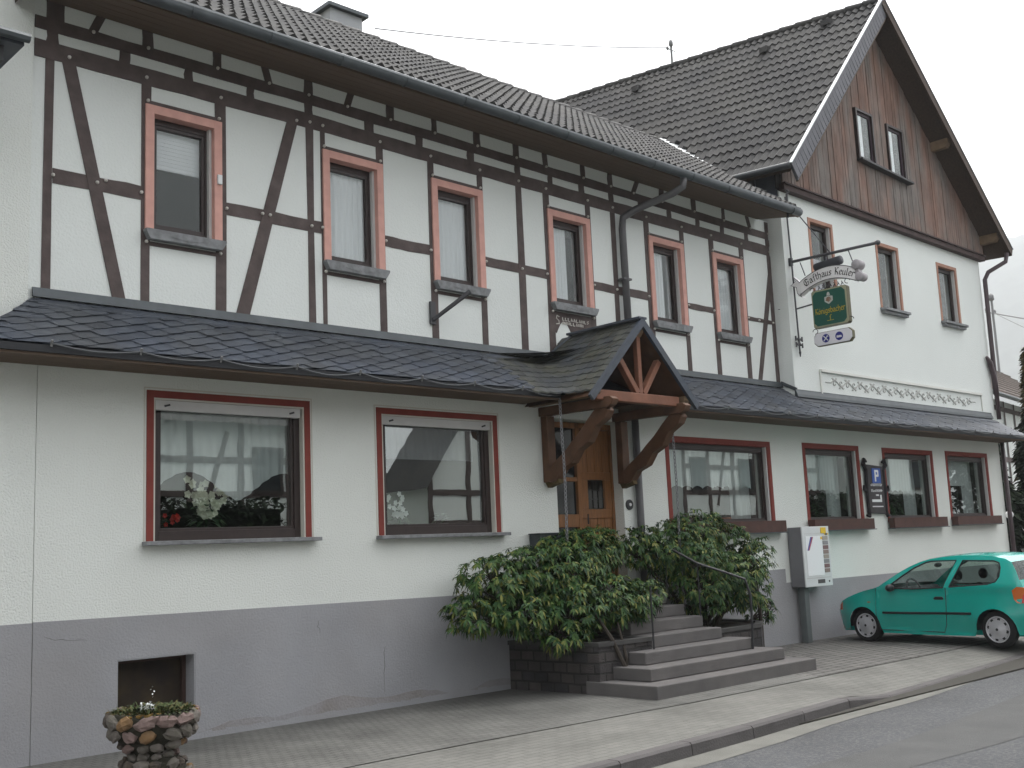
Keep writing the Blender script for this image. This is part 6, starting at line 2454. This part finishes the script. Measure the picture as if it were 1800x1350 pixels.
    lbuild(m, "headlight", mat("clear_lamp_glass", (0.5, 0.5, 0.5), 0.1, spec=0.6), CAR)
    m = MB()
    tl = [(-1.50, 0.86), (-1.52, 0.73), (-1.57, 0.675), (-1.755, 0.655), (-1.70, 0.90), (-1.58, 0.915)]
    n_ = len(tl)
    vs = [(x, sgn * (halfw(x, z) + 0.006), z) for x, z in tl] + [(x, sgn * (halfw(x, z) - 0.04), z) for x, z in tl]
    m.add(vs, [tuple(range(n_))] + [(i, (i + 1) % n_, n_ + (i + 1) % n_, n_ + i) for i in range(n_)])
    tlo = lbuild(m, "tail_light", mat("orange_lens", (0.55, 0.13, 0.02), 0.2, spec=0.6), CAR)
    m = MB()
    tl2 = [(-1.63, 0.675), (-1.75, 0.665), (-1.715, 0.84), (-1.66, 0.82)]
    m.add([(x, sgn * (halfw(x, z) + 0.014), z) for x, z in tl2], [(0, 1, 2, 3)])
    lbuild(m, "red_lens", mat("red_lens", (0.5, 0.02, 0.02), 0.2, spec=0.6), tlo)
    m = MB()
    m.box(1.04, 1.09, sgn * 0.806, sgn * 0.816, 0.655, 0.675)
    lbuild(m, "side_repeater", mat("amber_lens", (0.3, 0.12, 0.02), 0.3), CAR)
m = MB()
strip(m, 10, 15, 0.003)
lbuild(m, "windscreen", CARGLASS, CAR, fix=False)
m = MB()
strip(m, 21, 23, 0.003)
lbuild(m, "rear_window", CARGLASS, CAR, fix=False)
m = MB()                                              # bumpers' dark lower lips
vs = []
Yk = [-0.62 + 1.24 * k / 12 for k in range(13)]
for y in Yk:
    x = 1.80 - 0.10 * (abs(y) / 0.62) ** 2.5
    vs += [(x + 0.02, y, 0.19), (x + 0.055, y, 0.30), (x + 0.03, y, 0.36), (x - 0.25, y, 0.19)]
fs = []
for i in range(12):
    for k in range(3):
        fs.append((i * 4 + k, i * 4 + 4 + k, i * 4 + 5 + k, i * 4 + 1 + k))
m.add(vs, fs)
for sgn in (1, -1):
    m.add([(1.84, sgn * (halfw(1.84, .3) + 0.006), 0.42), (1.56, sgn * (halfw(1.56, .3) + 0.006), 0.40), (1.545, sgn * (halfw(1.55, .22) + 0.004), 0.195), (1.76, sgn * (halfw(1.76, .22) + 0.004), 0.20)], [(0, 1, 2, 3)])
lbuild(m, "front_bumper_lip", mat("dark_teal_bumper", (0.004, 0.08, 0.075), 0.5), CAR)
m = MB()
m.tube([(-1.32, 0, 1.37), (-1.62, 0, 1.58)], [0.010, 0.004], 6)
lbuild(m, "aerial", BLK, CAR)
# interior
m = MB()
for x, y in ((-0.22, 0.36), (-0.22, -0.36)):
    m.smooth = True
    m.sphere((x - 0.05, y, 0.68), 0.24, 10, 8, sc=(0.45, 0.95, 1.1))
    m.sphere((x + 0.22, y, 0.42), 0.26, 10, 6, sc=(1.0, 0.95, 0.45))
    m.sphere((x - 0.14, y, 1.08), 0.10, 10, 6, sc=(0.55, 1.15, 0.9))
m.sphere((-1.08, 0, 0.70), 0.3, 12, 8, sc=(0.5, 1.9, 0.95))
for y in (0.32, -0.32):
    m.sphere((-1.10, y, 1.07), 0.095, 10, 6, sc=(0.6, 1.3, 0.85))
lbuild(m, "seats", SEATM, CAR)
m = MB()
m.smooth = True
m.prism([(0.62, 0.50), (0.62, 0.80), (0.72, 0.89), (0.95, 0.88), (0.95, 0.5)], 'y', -0.66, 0.66)
pts = [(0.47 + 0.06 * cos(a), 0.36 + 0.18 * sin(a), 0.86 + 0.17 * cos(a)) for a in [2 * pi * k / 16 for k in range(17)]]
m.tube(pts, 0.017, 6)
m.tube([(0.45, 0.36, 0.85), (0.7, 0.36, 0.78)], 0.03, 6)
m.box(0.42, 0.50, 0.32, 0.40, 0.82, 0.90)
lbuild(m, "dashboard", SEATM, CAR)
m = MB()
m.sphere((0.22, 0.0, 1.24), 0.07, 8, 6, sc=(0.4, 1.6, 0.6))
lbuild(m, "rear_view_mirror", BLK, CAR)
# ------------------------------------------------------------------ the house on the left of the inn
NB = thing("plastered_house", (-2, 0, 0), "plain white plastered house adjoining the left end of the inn", "house")
w = MB()
w.box(-12, 3.893, -0.004, 8, -0.2, 3.72)
w.box(-12, 3.893, 0.275, 8, 3.72, 10.5)
w.build("wall", PLASTER, NB)
w = MB()
w.prism([(-12, -0.2), (3.892, -0.2), (3.892, 1.262), (-12, 1.30)], 'y', -0.016, -0.0045)
w.prism([(3.0, 0.98), (3.86, 1.0), (3.86, 1.008), (3.0, 0.988)], 'y', -0.019, -0.0161)
w.build("plinth", PLINTH, NB)
w = MB()
w.prism([(-13, 10.4), (4.2, 10.4), (4.2, 10.55), (-4, 14), (-13, 14)], 'y', -0.4, 8.3)
w.build("roof", TILE, NB)
w = MB()                                              # small bracketed pent roof whose corner reaches into the picture
w.add([(-1.5, -1.05, 6.40), (3.34, -1.05, 6.40), (3.10, 0.27, 7.25), (-1.3, 0.27, 7.25), (-1.5, -1.05, 6.34), (3.34, -1.05, 6.34), (3.34, 0.27, 6.34), (-1.5, 0.27, 6.34)], [(0, 1, 2, 3), (0, 4, 5, 1), (1, 5, 6, 2), (4, 7, 6, 5)])
pr = w.build("pent_roof", SLATE, NB)
w = MB()
w.tube([(-1.6, -1.09, 6.40), (3.37, -1.09, 6.40)], 0.045, 8)
w.build("gutter", ZINC, pr)
w = MB()
w.box(-1.4, 3.2, -0.95, -0.85, 6.2, 6.339)
for x in (3.05, 1.2):
    w.box(x, x + 0.12, -0.95, 0.274, 6.05, 6.33)
w.build("soffit_beam", IRON, pr)

# ------------------------------------------------------------------ behind the inn, on the right
dvx, nvx = Vector((.988, .156, 0)), Vector((-.156, .988, 0))
E0h = Vector((37, 5, 0))
def hp(s, t, z):
    v = E0h + dvx * s + nvx * t
    return (v.x, v.y, z)
BH = thing("tiled_house", (40, 8, 0), "white timbered house with brown tiled roof behind the corner of the inn", "house")
m = MB()
m.add([hp(s, t, z) for z in (-0.2, 6.3) for s, t in ((-7, 0.5), (14, 0.5), (14, 8), (-7, 8))], [(0, 1, 5, 4), (1, 2, 6, 5), (2, 3, 7, 6), (3, 0, 4, 7)])
m.build("wall", PLASTER2, BH)
m = MB()
for s in (-6.9, -5, -3.4, -1.8, -0.6, 0.6, 1.8, 3.2, 4.6):
    m.add([hp(s, 0.47, 2.8), hp(s + 0.18, 0.47, 2.8), hp(s + 0.18, 0.47, 6.3), hp(s, 0.47, 6.3)], [(0, 1, 2, 3)])
for z in (2.8, 4.1, 5.9):
    m.add([hp(-7, 0.465, z), hp(14, 0.465, z), hp(14, 0.465, z + .18), hp(-7, 0.465, z + .18)], [(0, 1, 2, 3)])
m.build("timber_frame", TIMBER, BH)
BT_ = mat("brown_roof_tile", (0.105, 0.084, 0.072), 0.85, var=0.25, vs=3)
m = MB()
for k in range(11):
    t0, t1 = -0.1 + 3.1 * k / 11, -0.1 + 3.1 * (k + 1.1) / 11
    z0, z1 = 6.3 + 2.5 * k / 11, 6.3 + 2.5 * (k + 1.1) / 11 - 0.03
    m.add([hp(-7.5, t0, z0 + .04), hp(14.5, t0, z0 + .04), hp(14.5, t1, z1), hp(-7.5, t1, z1), hp(-7.5, t0, z0 - .04), hp(14.5, t0, z0 - .04)], [(0, 1, 2, 3), (0, 4, 5, 1)])
m.add([hp(-7.5, 3, 8.8), hp(14.5, 3, 8.8), hp(14.5, 8.4, 6.1), hp(-7.5, 8.4, 6.1)], [(0, 1, 2, 3)])
m.add([hp(-7, 0.5, 6.3), hp(-7, 8, 6.3), hp(-7, 3, 8.75)], [(0, 1, 2)])
rf = m.build("roof", BT_, BH)
m = MB()
m.tube([hp(-7.5, -0.16, 6.24), hp(14.5, -0.16, 6.24)], 0.08, 8)
m.build("gutter", ZINC, rf)
m = MB()
mb_ = Vector(hp(12.7, 2.75, 8.4))
m.tube([mb_, mb_ + Vector((0, 0, 3.5))], 0.055, 8)
m.tube([mb_ + Vector((-.5, .1, 2.9)), mb_ + Vector((.35, -.05, 2.9))], 0.03, 6)
m.smooth = True
for dx in (-.5, .3):
    m.sphere(mb_ + Vector((dx, 0.05, 3.0)), 0.08, 8, 6, sc=(1, 1, 1.4))
m.lathe([(.05, 3.45), (.12, 3.5), (.11, 3.7), (.03, 3.8)], mb_, n=10)
m.build("wire_mast", mat("grey_mast", (0.2, 0.2, 0.2), 0.5), rf)
MASTT = mb_ + Vector((0, 0, 2.9))

def wire(a, b, sag_, r, label, n=24):
    m = MB()
    a, b = Vector(a), Vector(b)
    m.tube([a.lerp(b, k / n) + Vector((0, 0, -sag_ * 4 * (k / n) * (1 - k / n))) for k in range(n + 1)], r, 5)
    o = m.build("overhead_wire", mat("pale_grey_cable", (0.34, 0.34, 0.34), 0.6))
    tag(o, label, "wire", "overhead wires")
EM = P0 + K * 4.75
wire(EM + Vector((-0.14, 0, 0.46)), (10.25, 3.0, 10.22), 0.10, 0.012, "thin cable from the mast on the gabled roof to the left roof ridge")
wire(MASTT, MASTT + Vector((14, -9.5, -1.2)), 0.5, 0.03, "thicker cable running right and down from the mast of the tiled house")
wire(MASTT + Vector((.3, 0, 0)), MASTT + Vector((16, -7.5, -4.0)), 0.8, 0.012, "thinner slack cable below the other at the mast of the tiled house")

def conifer(name, base, h, r, n, cols, label, seed, flat=0.3):
    rg = random.Random(seed)
    t = thing(name, base, label, "tree", "evergreens in the yard on the right")
    m = MB()
    m.tube([base, (base[0], base[1], base[2] + h * 0.9)], [0.14, 0.03], 7)
    m.build("trunk", BARK, t)
    m = MB()
    for _ in range(n):
        f = rg.random() ** 0.8
        z = base[2] + 0.05 * h + f * h * 0.95
        rr = r * (1 - f) ** 0.7 * (0.55 + 0.45 * rg.random()) * (1 + 0.22 * sin(9 * f + seed))
        a = rg.uniform(0, 2 * pi)
        rr *= 1 + 0.25 * sin(3 * a + seed + 4 * f)
        c = Vector((base[0] + cos(a) * rr, base[1] + sin(a) * rr, z))
        for _k in range(3):
            d = Vector((cos(a) + rg.uniform(-.7, .7), sin(a) + rg.uniform(-.7, .7), rg.uniform(-.5, .6)))
            leaf(m, c, d, Vector((rg.uniform(-1, 1), rg.uniform(-1, 1), 1)), rg.uniform(.14, .34), rg.uniform(.06, .12), 0.4)
    m.build("crown", leaf_mat(name + "_needles_" + str(seed), cols, 0.8, 0.1), t, fix=False)
DK = [(0.008, 0.014, 0.009), (0.014, 0.022, 0.012), (0.022, 0.03, 0.016)]
BRN = [(0.025, 0.03, 0.014), (0.05, 0.042, 0.018), (0.075, 0.055, 0.022)]
conifer("conifer_tree", (31.15, 1.30, 0), 6.7, 0.75, 2600, BRN, "slim brownish conifer in front of the tiled house at the right edge", 4)
conifer("conifer_tree", (28.9, 2.1, 0), 4.9, 1.25, 3000, DK, "dark evergreen close behind the right corner of the inn", 5)
conifer("conifer_tree", (30.6, 1.0, 0), 5.2, 1.3, 3000, DK, "dark bushy evergreen below the brownish conifer at the right edge", 6)
m = MB()
m.box(27.8, 36, 0.6, 0.8, -0.02, 1.25)
o = m.build("garden_wall", mat("grey_garden_wall", (0.17, 0.165, 0.16), 0.9, var=0.15, vs=2))
tag(o, "low grey garden wall at the right edge behind the car", "wall")
m = MB()
m.tube([(25.75, 0.15, -0.02), (25.75, 0.15, 2.0)], 0.03, 8)
o = m.build("marker_post", mat("pale_post", (0.4, 0.38, 0.34), 0.6))
m = MB()
m.smooth = True
m.sphere((25.75, 0.15, 2.06), 0.09, 12, 8)
m.build("post_globe", WHITE, o)
tag(o, "pale thin post with a white round top beside the right corner of the inn", "post")

# ------------------------------------------------------------------ houses across the street (they show in the window panes)
def opp_house(name, x0, x1, y, h, rh, label, wallm, frame, gable, seed):
    rg = random.Random(seed)
    dep = 2.2 if gable else 9
    t = thing(name, ((x0 + x1) / 2, y, 0), label, "house", "houses across the street")
    m = MB()
    m.box(x0, x1, y - dep, y, -0.2, h)
    xm = (x0 + x1) / 2
    if gable:
        m.prism([(x0, h), (x1, h), (xm, h + rh)], 'y', y - dep, y)
    m.build("wall", wallm, t)
    m = MB()
    if gable:
        m.add([(x0 - .4, y + .35, h - .3), (xm, y + .35, h + rh + .1), (xm, y - dep, h + rh + .1), (x0 - .4, y - dep, h - .3)], [(0, 1, 2, 3)])
        m.add([(x1 + .4, y + .35, h - .3), (xm, y + .35, h + rh + .1), (xm, y - dep, h + rh + .1), (x1 + .4, y - dep, h - .3)], [(0, 1, 2, 3)])
    else:
        m.add([(x0 - .3, y + .45, h - .1), (x1 + .3, y + .45, h - .1), (x1 + .3, y - dep / 2, h + rh), (x0 - .3, y - dep / 2, h + rh)], [(0, 1, 2, 3)])
        m.add([(x0 - .3, y - dep - .4, h - .1), (x1 + .3, y - dep - .4, h - .1), (x1 + .3, y - dep / 2, h + rh), (x0 - .3, y - dep / 2, h + rh)], [(0, 1, 2, 3)])
    m.build("roof", TILE, t)
    nx = max(2, int((x1 - x0) / 2.4))
    step_ = (x1 - x0) / nx
    if frame:
        m = MB()
        for z in (0.4, 2.55, 3.5, 4.45, 5.6, 6.4):
            if z < h + 0.1:
                m.box(x0, x1, y + 0.001, y + 0.03, z, z + 0.18)
        k = 0
        x = x0
        while x < x1 + 0.01:
            zt = h if not gable else h + rh * (1 - abs(x - xm) / (xm - x0 + 1e-6)) * 0.97
            m.box(x - 0.09, x + 0.09, y + 0.001, y + 0.028, 0.4, zt)
            x += step_ / 2
        for k in range(nx):
            xa = x0 + k * step_
            for z0 in (0.5, 3.1):
                if rg.random() < 0.6:
                    s = rg.choice((-1, 1))
                    c = xa + step_ * 0.75
                    m.bar((c - s * 0.35, y + 0.014, z0), (c + s * 0.35, y + 0.014, z0 + 2.2), 0.02, 0.15, up=(1, 0, 0))
        if gable:
            for f in (0.3, 0.6):
                z = h + rh * f
                ww = (xm - x0) * (1 - f)
                m.box(xm - ww, xm + ww, y + 0.001, y + 0.03, z, z + 0.16)
        m.build("timber_frame", TIMBER, t)
    for k in range(nx):
        for z0 in (1.0, 3.6):
            if z0 + 1.3 < h and rg.random() < 0.75:
                xa = x0 + k * step_ + step_ * 0.12
                m = MB()
                frame_ring(m, xa, xa + 0.95, z0, z0 + 1.3, 0.09, y + 0.031, y + 0.07)
                wd = m.build("window", FRAME, t)
                m = MB()
                m.box(xa + 0.09, xa + 0.86, y + 0.031, y + 0.05, z0 + 0.09, z0 + 1.21)
                m.build("pane", mat("dark_far_pane", (0.02, 0.024, 0.028), 0.1), wd)
WD = PLASTER2
def hedge(x0, x1, y, h, n, label):  # hedge out of view, added so the panes mirror something dark low down
    hg = MB()
    rg = random.Random(31)
    hg.smooth = True
    for _ in range(n):
        c = Vector((x0 + (x1 - x0) * rg.random(), y + rg.uniform(-.35, .35), 0.05 + h * rg.random() ** 0.8))
        for _k in range(2):
            leaf(hg, c, Vector((rg.uniform(-1, 1), rg.uniform(0, 1), rg.uniform(-.4, 1))), Vector((0, 0, 1)), rg.uniform(.16, .3), .12, 0.4)
    hg.smooth = False
    hg.box(x0, x1, y - 0.3, y + 0.2, -0.05, h - 0.2)
    o = hg.build("hedge", leaf_mat("dark_hedge_leaf", [(0.008, 0.016, 0.008), (0.015, 0.028, 0.012), (0.022, 0.036, 0.016)], 0.8, 0.1), fix=False)
    tag(o, label, "hedge", "added hedges across the street")
hedge(35, 47, -11.9, 3.3, 5200, "tall dark hedge added to darken the low reflections in the right hand ground floor windows")
hedge(10.8, 16.2, -15.7, 3.35, 2600, "dark hedge added to darken the low reflection in the leftmost ground floor window")
opp_house("street_house", 9.5, 18.6, -16.5, 5.6, 3.2, "white house with diagonal timbers reflected in the leftmost ground floor window", WD, True, False, 1)
opp_house("street_house", 21.2, 30.5, -15.2, 4.0, 6.5, "half-timbered gable house reflected in the window left of the door", WD, True, True, 2)
opp_house("street_house", 32.5, 41.6, -14.4, 6.0, 3.4, "long half-timbered house reflected in the wide window", WD, True, False, 3)
opp_house("street_house", 42.2, 47.8, -12.2, 6.2, 3.6, "white plastered house reflected in the window right of the parking sign", WD, False, False, 4)
opp_house("street_house", -6.0, 7.5, -16.5, 5.4, 3.2, "white plastered house across the street behind the camera", WD, False, False, 5)
opp_house("street_house", 25.0, 37.0, -31.0, 3.2, 2.8, "low house in the gap between the houses across the street", mat("dark_green_boards", (0.03, 0.06, 0.05), 0.8), False, False, 6)
conifer("conifer_tree", (50.5, -12.5, 0), 6.0, 1.7, 1500, DK, "dark evergreen reflected in the last window by the house corner", 9)
conifer("conifer_tree", (54.0, -13.0, 0), 6.6, 1.9, 1500, DK, "taller dark evergreen across the street beyond the houses", 12)
# ------------------------------------------------------------------ damp air between the village and the hill
m = MB()
m.box(-2300, 2300, -2300, 2300, -1.3, 760)
vm = bpy.data.materials.new("damp_air")
vm.use_nodes = True
vm.node_tree.nodes.clear()
_o = vm.node_tree.nodes.new("ShaderNodeOutputMaterial")
_v = vm.node_tree.nodes.new("ShaderNodeVolumePrincipled")
_v.inputs['Color'].default_value = (0.92, 0.95, 0.97, 1)
_v.inputs['Density'].default_value = 0.0006
_v.inputs['Anisotropy'].default_value = 0.2
vm.node_tree.links.new(_v.outputs[0], _o.inputs['Volume'])
hz = m.build("haze", vm)
hz['kind'] = 'stuff'
